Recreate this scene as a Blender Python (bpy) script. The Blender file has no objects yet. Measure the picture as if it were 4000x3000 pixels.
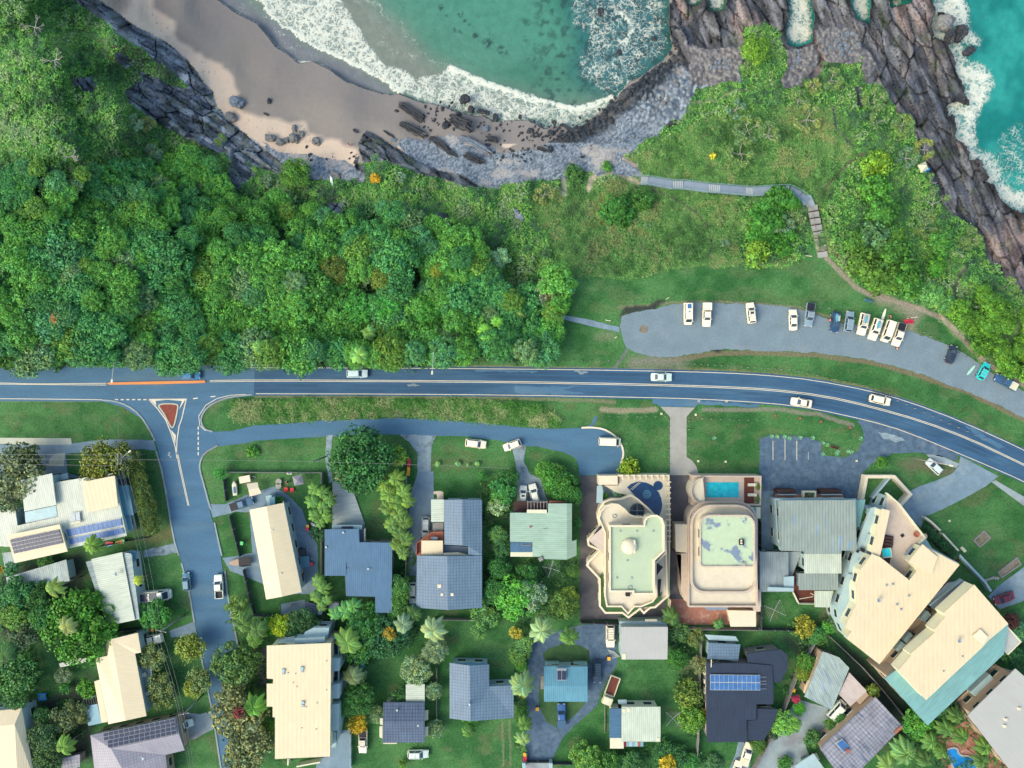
import bpy,bmesh,math,random
import numpy as np
from mathutils import Vector,Matrix,geometry,noise as mnoise
R_=math.radians
random.seed(7); RNG=np.random.default_rng(7)
SC=bpy.context.scene
COL=SC.collection
H0 = 150.0            # drone height above the road, metres
S = 112.5 / 2000      # metres of ground per photo pixel

# ------------------------------------------------------------------ camera, sky, sun, exposure
cam_d=bpy.data.cameras.new('camera'); cam=bpy.data.objects.new('camera',cam_d); COL.objects.link(cam)
cam.location=(0,0,H0); cam.rotation_euler=(0,0,0)
cam_d.sensor_width=36; cam_d.lens=24.0; cam_d.clip_end=3000; cam_d.clip_start=0.5
SC.camera=cam
SUN_EL, SUN_AZ = R_(42), R_(207)      # azimuth measured from +X, anticlockwise: light comes from the left, slightly from below
wd=bpy.data.worlds.new('World'); SC.world=wd; wd.use_nodes=True
wn=wd.node_tree; wn.nodes.clear()
sky=wn.nodes.new('ShaderNodeTexSky'); sky.sky_type = 'NISHITA'; sky.sun_disc=False
sky.sun_elevation=SUN_EL; sky.sun_rotation=R_(90) - SUN_AZ
sky.air_density=1.0; sky.dust_density=3.0; sky.ozone_density=.8
bg=wn.nodes.new('ShaderNodeBackground'); bg.inputs[1].default_value=0.15
wo=wn.nodes.new('ShaderNodeOutputWorld')
wn.links.new(sky.outputs[0],bg.inputs[0]); wn.links.new(bg.outputs[0],wo.inputs[0])
sd=bpy.data.lights.new('sun','SUN'); sun=bpy.data.objects.new('sun',sd); COL.objects.link(sun)
sd.energy=0.72; sd.angle=R_(34); sd.color=(1.0,0.88,0.68)
sdir=Vector((math.cos(SUN_EL)*math.cos(SUN_AZ),math.cos(SUN_EL)*math.sin(SUN_AZ),math.sin(SUN_EL)))
sun.rotation_euler=sdir.to_track_quat('Z','Y').to_euler(); sun.location=sdir*200
SC.view_settings.view_transform = 'Standard'; SC.view_settings.look = 'None'
SC.view_settings.exposure=1.2; SC.view_settings.gamma=1.0
SC.cycles.max_bounces=5; SC.cycles.diffuse_bounces=2; SC.cycles.glossy_bounces=2
SC.cycles.transmission_bounces=3; SC.cycles.transparent_max_bounces=4

# ------------------------------------------------------------------ helpers
def W(u,v,z=0.0):
    k=S*(H0 - z)/H0
    return Vector(((u - 2000)*k,-(v - 1500)*k,z))

def tag(o,label=None,cat=None,group=None,kind=None):
    if label: o['label']=label
    if cat: o['category']=cat
    if group: o['group']=group
    if kind: o['kind']=kind
    return o

def thing(name,label,cat,loc=(0,0,0),rz=0.0,group=None):
    o=bpy.data.objects.new(name,None); COL.objects.link(o)
    o.empty_display_size=0.3
    o.location=loc; o.rotation_euler=(0,0,rz)
    return tag(o,label,cat,group)

def dup(root,loc,rz=None,label=None,scale=None,color=None):
    def cp(o,par):
        c=o.copy(); COL.objects.link(c)
        if par: c.parent=par
        if color is not None: c.color=color
        for ch in o.children: cp(ch,c)
        return c
    r=cp(root,None); r.location=loc
    if rz is not None: r.rotation_euler[2]=rz
    if label: r['label']=label
    if scale is not None: r.scale=scale if hasattr(scale,'__len__') else (scale,)*3
    return r

class MB:
    """collects shapes,builds ONE mesh object"""
    def __init__(s): s.v=[]; s.f=[]
    def add(s,vs,fs):
        n=len(s.v); s.v += [tuple(p) for p in vs]; s.f += [tuple(i+n for i in f) for f in fs]; return s
    def box(s,c,d,rz=0.0,tilt=None):
        m=Matrix.Rotation(rz,3,'Z')
        if tilt is not None: m=m @ Matrix.Rotation(tilt,3,'Y')
        c=Vector(c); hx,hy,hz=d[0]/2,d[1]/2,d[2]/2
        vs=[c+m @ Vector((x*hx,y*hy,z*hz)) for z in (-1,1) for x,y in ((-1,-1),(1,-1),(1,1),(-1,1))]
        return s.add(vs,[(3,2,1,0),(4,5,6,7),(0,1,5,4),(1,2,6,5),(2,3,7,6),(3,0,4,7)])
    def prism(s,poly,z0,z1,bottom=True):
        poly=[(p[0],p[1]) for p in poly]
        if area2(poly)<0: poly=poly[::-1]
        n=len(poly)
        tris=geometry.tessellate_polygon([[Vector((p[0],p[1],0)) for p in poly]])
        vs=[(p[0],p[1],z0) for p in poly]+[(p[0],p[1],z1) for p in poly]
        fs=[(i,(i+1) % n,n+(i+1) % n,n+i) for i in range(n)]
        for t in tris:
            a,b,c=t
            if cross2(poly[a],poly[b],poly[c])<0: b,c=c,b
            fs.append((n+a,n+b,n+c))
            if bottom: fs.append((c,b,a))
        return s.add(vs,fs)
    def slab(s,pts,t=0.15):
        """pts: Vectors (any heights,near planar),thickness t downwards"""
        pts=[Vector(p) for p in pts]
        if area2([(p.x,p.y) for p in pts])<0: pts=pts[::-1]
        n=len(pts)
        tris=geometry.tessellate_polygon([[Vector((p.x,p.y,0)) for p in pts]])
        vs=pts+[p - Vector((0,0,t)) for p in pts]
        fs=[(n+i,n+(i+1) % n,(i+1) % n,i) for i in range(n)]
        for a,b,c in tris:
            if cross2(pts[a],pts[b],pts[c])<0: b,c=c,b
            fs.append((a,b,c)); fs.append((n+c,n+b,n+a))
        return s.add(vs,fs)
    def tube(s,pts,r,n=6,r2=None,cap=True):
        pts=[Vector(p) for p in pts]; m=len(pts); base=len(s.v)
        for i,p in enumerate(pts):
            t=(pts[min(i+1,m - 1)] - pts[max(i - 1,0)])
            t=t.normalized() if t.length>1e-9 else Vector((0,0,1))
            a=t.orthogonal().normalized() if abs(t.z)<.9 else Vector((1,0,0))
            a=(Vector((1,0,0)) if abs(t.x)<.9 else Vector((0,1,0))); a=(a - t*a.dot(t)).normalized(); b=t.cross(a)
            rr=r if r2 is None else r+(r2 - r)*i/max(1,m - 1)
            for k in range(n):
                an=2*math.pi*k/n
                s.v.append(tuple(p+(a*math.cos(an)+b*math.sin(an))*rr))
        for i in range(m - 1):
            for k in range(n):
                s.f.append((base+i*n+k,base+i*n+(k+1) % n,base+(i+1)*n+(k+1) % n,base+(i+1)*n+k))
        if cap:
            s.f.append(tuple(base+k for k in range(n))[::-1]); s.f.append(tuple(base+(m - 1)*n+k for k in range(n)))
        return s
    def lathe(s,c,prof,n=16):
        c=Vector(c); base=len(s.v); m=len(prof)
        for r,z in prof:
            for k in range(n):
                an=2*math.pi*k/n
                s.v.append((c.x+r*math.cos(an),c.y+r*math.sin(an),c.z+z))
        for i in range(m - 1):
            for k in range(n):
                s.f.append((base+i*n+k,base+i*n+(k+1) % n,base+(i+1)*n+(k+1) % n,base+(i+1)*n+k))
        s.f.append(tuple(base+(m - 1)*n+k for k in range(n))); s.f.append(tuple(base+k for k in range(n))[::-1])
        return s
    def strip(s,pts,w,z0,z1,closed=False):
        """a box section swept along a ground polyline (world xy)"""
        pts=[Vector((p[0],p[1])) for p in pts]; m=len(pts)
        L,Rr=[],[]
        for i in range(m):
            a=pts[(i - 1) % m] if (closed or i>0) else pts[i]
            b=pts[(i+1) % m] if (closed or i<m - 1) else pts[i]
            t1=(pts[i] - a); t2=(b - pts[i])
            if t1.length<1e-6: t1=t2
            if t2.length<1e-6: t2=t1
            t1=t1.normalized(); t2=t2.normalized(); t=(t1+t2)
            t=t.normalized() if t.length>1e-6 else t1
            nrm=Vector((-t.y,t.x)); k=1/max(0.5,abs(t.dot(t1)))
            L.append(pts[i]+nrm*w/2*k); Rr.append(pts[i] - nrm*w/2*k)
        base=len(s.v)
        for l,r in zip(L,Rr):
            s.v += [(l.x,l.y,z0),(r.x,r.y,z0),(r.x,r.y,z1),(l.x,l.y,z1)]
        rng=range(m) if closed else range(m - 1)
        for i in rng:
            a=base+4*i; b=base+4*((i+1) % m)
            s.f += [(a+3,a+2,b+2,b+3),(a,a+3,b+3,b),(a+2,a+1,b+1,b+2),(a+1,a,b,b+1)]
        if not closed:
            e=base+4*(m - 1); s.f += [(base,base+1,base+2,base+3),(e+3,e+2,e+1,e)]
        return s
    def build(s,name,mat,parent=None,smooth=False,world=True,color=None,auto=None):
        me=bpy.data.meshes.new(name)
        off=Vector((0,0,0))
        if parent is not None and world:
            q=parent
            while q is not None: off += Vector(q.location); q=q.parent
        if off.length>0: vs=[(x - off.x,y - off.y,z - off.z) for x,y,z in s.v]
        else: vs=s.v
        me.from_pydata(vs,[],s.f); me.update()
        o=bpy.data.objects.new(name,me); COL.objects.link(o)
        if parent is not None: o.parent=parent
        if mat is not None: me.materials.append(mat)
        if smooth: me.polygons.foreach_set('use_smooth',[True]*len(me.polygons))
        if color is not None: o.color=color
        return o

def area2(p): return sum(p[i][0]*p[(i+1) % len(p)][1] - p[(i+1) % len(p)][0]*p[i][1] for i in range(len(p)))
def cross2(a,b,c): return (b[0] - a[0])*(c[1] - a[1]) - (b[1] - a[1])*(c[0] - a[0])

def inset(poly,d):
    p=[Vector((q[0],q[1])) for q in poly]
    if area2(p)<0: p=p[::-1]
    n=len(p); out=[]
    for i in range(n):
        a,b,c=p[i - 1],p[i],p[(i+1) % n]
        t1=(b - a).normalized(); t2=(c - b).normalized()
        n1=Vector((-t1.y,t1.x)); n2=Vector((-t2.y,t2.x)); m=(n1+n2)
        m=m.normalized() if m.length>1e-6 else n1
        out.append(b+m*min(d/max(.35,m.dot(n1)),3*abs(d))*(1 if d>0 else 1))
    return out

def npmesh(name,V,F,cols=None,mat=None,smooth=False,parent=None,tone=None):
    """fast mesh from arrays; F is (n,k)"""
    me=bpy.data.meshes.new(name); nV=len(V); nF,k=F.shape
    me.vertices.add(nV); me.vertices.foreach_set('co',np.ascontiguousarray(V,dtype=np.float32).ravel())
    me.loops.add(nF*k); me.loops.foreach_set('vertex_index',np.ascontiguousarray(F,dtype=np.int32).ravel())
    me.polygons.add(nF); me.polygons.foreach_set('loop_start',np.arange(0,nF*k,k,dtype=np.int32))
    me.polygons.foreach_set('loop_total',np.full(nF,k,dtype=np.int32))
    if smooth: me.polygons.foreach_set('use_smooth',np.ones(nF,dtype=bool))
    me.update(calc_edges=True)
    if cols is not None:
        a=me.attributes.new('Col','FLOAT_COLOR','POINT')
        c4=np.ones((nV,4),dtype=np.float32); c4[:, :3]=cols; a.data.foreach_set('color',c4.ravel())
    if tone is not None:
        a=me.attributes.new('tone','FLOAT','POINT'); a.data.foreach_set('value',np.ascontiguousarray(tone,dtype=np.float32))
    if mat: me.materials.append(mat)
    o=bpy.data.objects.new(name,me); COL.objects.link(o)
    if parent: o.parent=parent
    return o

# numpy noise
def _h(ix,iy,s):
    n=(ix.astype(np.int64)*374761393+iy.astype(np.int64)*668265263+s*974634777) & 0xffffffff
    n=((n ^ (n >> 13))*1274126177) & 0xffffffff
    n=((n ^ (n >> 16))*2246822519) & 0xffffffff
    return ((n ^ (n >> 15)) & 0xffffff)/float(0xffffff)
def vnoise(x,y,s=0):
    ix=np.floor(x); iy=np.floor(y); fx=x - ix; fy=y - iy
    fx=fx*fx*(3 - 2*fx); fy=fy*fy*(3 - 2*fy)
    a=_h(ix,iy,s); b=_h(ix+1,iy,s); c=_h(ix,iy+1,s); d=_h(ix+1,iy+1,s)
    return (a*(1 - fx)+b*fx)*(1 - fy)+(c*(1 - fx)+d*fx)*fy
def fbm(x,y,o=4,s=0):
    t=0; a=.5; n=0
    for i in range(o):
        t=t+a*vnoise(x*2 ** i+17.3*i,y*2 ** i - 9.1*i,s+i); n += a; a *= .5
    return t/n
def worley(x,y,s=0):
    ix=np.floor(x); iy=np.floor(y)
    f1=np.full(x.shape,9.); f2=np.full(x.shape,9.); idd=np.zeros(x.shape); cx=np.zeros(x.shape); cy=np.zeros(x.shape)
    for dx in (-1,0,1):
        for dy in (-1,0,1):
            px=ix+dx+_h(ix+dx,iy+dy,s); py=iy+dy+_h(ix+dx,iy+dy,s+5)
            d=np.hypot(px - x,py - y); r=_h(ix+dx,iy+dy,s+9)
            m=d<f1; f2=np.where(m,f1,np.minimum(f2,d)); idd=np.where(m,r,idd)
            cx=np.where(m,px - x,cx); cy=np.where(m,py - y,cy); f1=np.where(m,d,f1)
    return f1,f2,idd,cx,cy
def inpoly(U,V,poly):
    r=np.zeros(U.shape,bool); p=poly; n=len(p)
    x0=min(a[0] for a in p); x1=max(a[0] for a in p); y0=min(a[1] for a in p); y1=max(a[1] for a in p)
    bb=(U >= x0) & (U <= x1) & (V >= y0) & (V <= y1); u=U[bb]; v=V[bb]; q=np.zeros(u.shape,bool)
    for i in range(n):
        ax,ay=p[i]; bx,by=p[(i+1) % n]
        if ay==by: continue
        c=((ay>v) != (by>v)) & (u<(bx - ax)*(v - ay)/(by - ay)+ax); q ^= c
    r[bb]=q; return r
def dline(U,V,pts):
    d=np.full(U.shape,1e9)
    for (ax,ay),(bx,by) in zip(pts[:-1],pts[1:]):
        L=(bx - ax) ** 2+(by - ay) ** 2+1e-9
        t=np.clip(((U - ax)*(bx - ax)+(V - ay)*(by - ay))/L,0,1)
        d=np.minimum(d,np.hypot(U - ax - t*(bx - ax),V - ay - t*(by - ay)))
    return d
def blur(a,k,it=2):
    for _ in range(it):
        for ax in (0,1):
            p=np.pad(a,[(k,k) if i==ax else (0,0) for i in (0,1)],mode='edge')
            c=np.cumsum(p,axis=ax); c=np.concatenate([np.zeros_like(np.take(c,[0],ax)),c],ax)
            n=a.shape[ax]; w=2*k+1
            a=(np.take(c,range(w,w+n),ax) - np.take(c,range(0,n),ax))/w
    return a
def sstep(a,b,x): t=np.clip((x - a)/(b - a),0,1); return t*t*(3 - 2*t)
def srgb(r,g,b):
    f=lambda c: (c/255)/12.92 if c <= 10 else ((c/255+.055)/1.055) ** 2.4
    return (f(r),f(g),f(b))

# ------------------------------------------------------------------ materials
MT = {}
def nodes(name):
    m=bpy.data.materials.new(name); m.use_nodes=True; nt=m.node_tree; nt.nodes.clear()
    o=nt.nodes.new('ShaderNodeOutputMaterial'); b=nt.nodes.new('ShaderNodeBsdfPrincipled'); nt.links.new(b.outputs[0],o.inputs[0])
    MT[name]=m; return m,nt,b
def nn(nt,t,**kw):
    n=nt.nodes.new(t)
    for k,v in kw.items(): setattr(n,k,v)
    return n
def noise_fac(nt,scale,coord='Object',detail=4,stretch=None):
    if coord == 'World': c=nn(nt,'ShaderNodeNewGeometry').outputs['Position']
    else: c=nn(nt,'ShaderNodeTexCoord').outputs[coord]
    if stretch:
        mp=nn(nt,'ShaderNodeMapping'); mp.inputs['Scale'].default_value=stretch; nt.links.new(c,mp.inputs[0]); c=mp.outputs[0]
    n=nn(nt,'ShaderNodeTexNoise'); n.inputs['Scale'].default_value=scale; n.inputs['Detail'].default_value=detail
    n.inputs['Roughness'].default_value=.6
    nt.links.new(c,n.inputs['Vector']); return n.outputs['Fac']
def scale_fac(nt,f,lo,hi,a=.3,b=.7):
    r=nn(nt,'ShaderNodeMapRange'); r.inputs[1].default_value=a; r.inputs[2].default_value=b
    r.inputs[3].default_value=lo; r.inputs[4].default_value=hi; nt.links.new(f,r.inputs[0]); return r.outputs[0]
def mulc(nt,c,f):
    v=nn(nt,'ShaderNodeVectorMath',operation='SCALE'); nt.links.new(f,v.inputs['Scale'])
    if isinstance(c,tuple): v.inputs[0].default_value=c[:3]
    else: nt.links.new(c,v.inputs[0])
    return v.outputs[0]
def mixc(nt,f,a,b):
    m=nn(nt,'ShaderNodeMix',data_type='RGBA')
    if isinstance(f,float): m.inputs[0].default_value=f
    else: nt.links.new(f,m.inputs[0])
    for i,c in ((6,a),(7,b)):
        if isinstance(c,tuple): m.inputs[i].default_value=(*c[:3],1)
        else: nt.links.new(c,m.inputs[i])
    return m.outputs[2]
def bumpn(nt,b,f,strength,dist):
    u=nn(nt,'ShaderNodeBump'); u.inputs['Strength'].default_value=strength; u.inputs['Distance'].default_value=dist
    nt.links.new(f,u.inputs['Height']); nt.links.new(u.outputs[0],b.inputs['Normal'])
def plain(name,col,rough=.7,var=.18,scale=1.2,metal=0.0,coord='Object',col2=None,spec=.3,fine=.1,stretch=None,thr=(.52,.66),objcol=False):
    """base colour with broad and fine tone variation,and an optional second colour in patches"""
    m,nt,b=nodes(name)
    c=tuple(col)
    if objcol: c=nn(nt,'ShaderNodeObjectInfo').outputs['Color']
    if col2: c=mixc(nt,scale_fac(nt,noise_fac(nt,scale*.35,coord,6,stretch),0,1,*thr),c,tuple(col2))
    c=mulc(nt,c,scale_fac(nt,noise_fac(nt,scale,coord,5,stretch),1 - var,1+var))
    if fine: c=mulc(nt,c,scale_fac(nt,noise_fac(nt,scale*9,coord,3),1 - fine,1+fine))
    nt.links.new(c,b.inputs['Base Color'])
    b.inputs['Roughness'].default_value=rough; b.inputs['Metallic'].default_value=metal
    b.inputs['Specular IOR Level'].default_value=spec
    return m
def ribbed(name,col,var=.12,pitch=.42,rough=.5,depth=.16,tile=False,col2=None,thr=(.55,.62)):
    """sheet metal or tiles: ribs run along UV.y,pitch in metres along UV.x; dirt streaks run down the sheet"""
    m,nt,b=nodes(name)
    uv=nn(nt,'ShaderNodeTexCoord').outputs['UV']; sp=nn(nt,'ShaderNodeSeparateXYZ'); nt.links.new(uv,sp.inputs[0])
    def tri(sock,p):
        d=nn(nt,'ShaderNodeMath',operation='DIVIDE'); nt.links.new(sock,d.inputs[0]); d.inputs[1].default_value=p
        f=nn(nt,'ShaderNodeMath',operation='PINGPONG'); nt.links.new(d.outputs[0],f.inputs[0]); f.inputs[1].default_value=.5
        return f.outputs[0]
    rib=tri(sp.outputs[0],pitch)
    c=tuple(col)
    if col2: c=mixc(nt,scale_fac(nt,noise_fac(nt,.5,'UV',6,(1.6,.35,1)),0,1,*thr),c,tuple(col2))
    c=mulc(nt,c,scale_fac(nt,rib,1 - depth,1+depth*.6,0.02,.3))
    if tile: c=mulc(nt,c,scale_fac(nt,tri(sp.outputs[1],pitch*1.1),1 - depth,1+depth*.5,0.02,.25))
    c=mulc(nt,c,scale_fac(nt,noise_fac(nt,.9,'UV',5,(2.2,.35,1)),1 - var,1+var))
    c=mulc(nt,c,scale_fac(nt,noise_fac(nt,.25,'UV',3),1 - var*.7,1+var*.7))
    nt.links.new(c,b.inputs['Base Color']); b.inputs['Roughness'].default_value=rough; b.inputs['Specular IOR Level'].default_value=.3
    bumpn(nt,b,rib,.5,.05)
    return m
def vcol(name,rough=.8,fine=.15,scale=6.0,spec=.15,bump=0.0):
    """colour per vertex ('Col': its own colour, plus shade put into the rock cracks),with fine grain from noise"""
    m,nt,b=nodes(name)
    a=nn(nt,'ShaderNodeAttribute',attribute_name='Col').outputs['Color']
    f=noise_fac(nt,scale,'World',3)
    nt.links.new(mulc(nt,a,scale_fac(nt,f,1 - fine,1+fine)),b.inputs['Base Color'])
    b.inputs['Roughness'].default_value=rough; b.inputs['Specular IOR Level'].default_value=spec
    if bump: bumpn(nt,b,f,.6,bump)
    return m
def leaf(name):
    """foliage: object colour times a per-leaf tone"""
    m,nt,b=nodes(name)
    oc=nn(nt,'ShaderNodeObjectInfo').outputs['Color']; t=nn(nt,'ShaderNodeAttribute',attribute_name='tone').outputs['Fac']
    c=mulc(nt,oc,t)
    mm=nn(nt,'ShaderNodeMix',data_type='RGBA',blend_type='MULTIPLY'); mm.inputs[0].default_value=1
    nt.links.new(c,mm.inputs[6])
    r=mixc(nt,scale_fac(nt,noise_fac(nt,.6,'World',3),0,1,.35,.65),(1.2,1.7,1.5),(1.8,1.95,1.05))
    nt.links.new(r,mm.inputs[7]); nt.links.new(mm.outputs[2],b.inputs['Base Color'])
    b.inputs['Roughness'].default_value=.6; b.inputs['Specular IOR Level'].default_value=.2
    return m
leaf('leaf')
vcol('ground_mat',fine=.3,scale=2.4,bump=.2)
vcol('sand_mat',fine=.05,scale=5,spec=.2)
vcol('pebble_mat',fine=.25,scale=4)
vcol('rock_mat',fine=.25,scale=2.2,bump=.2)
vcol('scrub_mat',fine=.1)
plain('asphalt',(.06,.14,.205),.9,.12,.25,coord='World',col2=(.095,.165,.2),fine=.08,thr=(.55,.7),stretch=(.35,1.6,1))
plain('wheel_track',(.026,.072,.125),.8,.25,.3,coord='World',col2=(.04,.1,.155),fine=.08,thr=(.45,.6),stretch=(.3,1,1))
plain('asphalt_dark',(.034,.092,.155),.9,.2,.25,coord='World',col2=(.06,.13,.185),fine=.06,thr=(.56,.72),stretch=(.3,2.0,1))
plain('asphalt_pale',(.15,.21,.225),.95,.1,.3,coord='World',col2=(.22,.235,.22),fine=.1,thr=(.56,.8))
plain('asphalt_patchy',(.068,.115,.155),.9,.3,.9,coord='World',col2=(.12,.17,.2),fine=.15,thr=(.52,.75))
plain('gravel',(.2,.27,.28),.95,.25,.9,coord='World',col2=(.1,.11,.1),fine=.25)
plain('concrete',(.24,.3,.29),.85,.14,.5,coord='World',col2=(.2,.21,.21),fine=.05)
plain('concrete_blue',(.15,.225,.26),.85,.16,.5,coord='World',col2=(.22,.29,.29),fine=.06)
plain('concrete_warm',(.3,.3,.25),.85,.1,.5,coord='World',fine=.05)
plain('concrete_pale',(.42,.44,.33),.8,.08,.5,coord='World')
plain('brown_paving',(.08,.08,.083),.8,.2,.5,coord='World',col2=(.12,.11,.105))
plain('dirt',(.2,.17,.12),1,.2,.6,coord='World',col2=(.1,.12,.06),fine=.2)
plain('white_paint',(.62,.57,.4),.6,.08,1.5,coord='World',fine=.08)
plain('white',(.58,.57,.38),.55,.05,.6,fine=.03)
plain('white_cool',(.3,.42,.41),.6,.08,.5,fine=.04)
plain('cream',(.63,.56,.38),.55,.05,.4,fine=.03)
plain('mint',(.37,.46,.29),.6,.06,.3,col2=(.42,.48,.32),fine=.03)
plain('mint_stained',(.4,.5,.31),.6,.05,.9,col2=(.16,.22,.27),fine=.05,thr=(.54,.6))
plain('beige',(.38,.29,.19),.8,.1,.4)
plain('brick',(.3,.11,.07),.85,.2,3,fine=.15)
plain('red_paving',(.3,.14,.09),.85,.2,2.5,col2=(.4,.26,.19),fine=.2)
plain('red_aggregate',(.2,.055,.035),.9,.25,2)
plain('timber_dark',(.05,.025,.02),.7,.25,1.5,stretch=(.3,3,1))
plain('timber_red',(.12,.035,.02),.7,.25,1.5,stretch=(.3,3,1))
plain('timber_grey',(.2,.2,.18),.8,.2,1.5)
plain('deck_grey',(.27,.34,.33),.8,.3,1.2,coord='World',stretch=(.3,7,1))
plain('fence_dark',(.045,.055,.06),.8,.2,2)
plain('orange',(.62,.24,.07),.7,.12,1.0,stretch=(.2,3,1))
plain('metal_grey',(.25,.3,.32),.45,.1,2,metal=.3)
plain('galv',(.42,.46,.42),.5,.1,2,metal=.2)
plain('rail_green',(.16,.3,.24),.5,.1,2)
plain('walk_grey',(.17,.22,.26),.8,.08,.8)
plain('tiles_pale',(.58,.53,.38),.6,.07,.8,fine=.06)
plain('tiles_mauve',(.47,.39,.29),.6,.08,.8,fine=.06)
plain('black',(.015,.017,.02),.6,.2,2)
plain('tyre',(.018,.018,.02),.8,.1,3)
plain('bark',(.09,.07,.055),.9,.25,3)
plain('bark_pale',(.38,.34,.3),.8,.2,3)
plain('palm_bark',(.22,.2,.16),.85,.25,3)
plain('skin',(.5,.27,.17),.6,.05,4)
plain('hair',(.06,.035,.02),.7,.1,8)
plain('cloth',(.5,.5,.5),.8,.06,6,objcol=True,fine=.03)
plain('teal_roof',(.16,.33,.37),.45,.1,.4)
plain('boulder_dark',(.03,.036,.04),.75,.35,1.6,col2=(.085,.085,.08),fine=.3)
plain('boulder_grey',(.15,.16,.15),.85,.25,1.4,col2=(.24,.22,.18),fine=.25)
plain('boulder_blue',(.13,.17,.2),.85,.3,1.4,col2=(.2,.18,.16),fine=.25)
def paint(name,rough=.28,metal=.0,coat=.5):
    m,nt,b=nodes(name); oc=nn(nt,'ShaderNodeObjectInfo').outputs['Color']
    nt.links.new(mulc(nt,oc,scale_fac(nt,noise_fac(nt,1.5,'Object',4),.93,1.05)),b.inputs['Base Color'])
    b.inputs['Roughness'].default_value=rough; b.inputs['Metallic'].default_value=metal; b.inputs['Coat Weight'].default_value=coat
paint('car_paint'); paint('plastic',.5,0,0)
def glassy(name,col,rough=.08):
    m,nt,b=nodes(name); b.inputs['Roughness'].default_value=rough; b.inputs['Specular IOR Level'].default_value=.6
    nt.links.new(mulc(nt,tuple(col),scale_fac(nt,noise_fac(nt,.8,'Object',2),.8,1.2)),b.inputs['Base Color'])
glassy('car_glass',(.03,.055,.075)); glassy('window_glass',(.02,.035,.05)); glassy('glass_teal',(.1,.3,.34),.15)
glassy('lamp_red',(.35,.02,.02)); glassy('lamp_clear',(.6,.6,.58)); glassy('solar_dark',(.015,.024,.055),.5); glassy('solar_blue',(.035,.13,.3),.5)
glassy('pool_cyan',(.01,.42,.47),.05); glassy('pool_navy',(.008,.045,.11),.05); glassy('pool_blue',(.01,.2,.5),.05); glassy('spa_water',(.02,.62,.58),.05)
for n_,c_,kw in (('roof_grey_white',(.45,.49,.38), {}),('roof_blue',(.055,.13,.2), {}),('roof_slate',(.1,.16,.205),dict(tile=True,pitch=.6,depth=.14)),
    ('roof_navy',(.024,.036,.055),dict(pitch=.5)),('roof_mint',(.26,.38,.28),dict(depth=.1)),('roof_cream',(.6,.52,.32),dict(depth=.05,var=.04)),
    ('roof_white',(.6,.51,.31),dict(depth=.025,var=.05,pitch=.9,col2=(.5,.46,.31),thr=(.6,.75))),('roof_ribbed',(.22,.27,.225),dict(pitch=.62,depth=.18,col2=(.17,.27,.34),thr=(.6,.63))),
    ('roof_mauve',(.24,.24,.26),dict(tile=True,pitch=.55,depth=.12)),('roof_rust_grey',(.26,.33,.29),dict(var=.25,col2=(.2,.26,.3))),
    ('roof_shingle',(.2,.21,.23),dict(tile=True,pitch=.7,depth=.2,var=.3,col2=(.1,.12,.15))),('roof_sky',(.085,.23,.28),dict()),
    ('roof_pale_mauve',(.37,.38,.33),dict(depth=.06,var=.05)),('roof_teal',(.16,.33,.3),dict(depth=.12)),('roof_pink',(.45,.39,.33),dict(depth=.06)),
    ('roof_steel',(.2,.25,.24),dict(depth=.1,var=.2)),('roof_corrugated_white',(.42,.48,.36),dict(depth=.15)),('deck_boards',(.27,.27,.26),dict(pitch=.6,depth=.3,var=.25)),
    ('roof_dark_tile',(.06,.09,.13),dict(tile=True,pitch=.6,depth=.25,var=.2))):
    ribbed(n_,c_,**kw)
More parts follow.
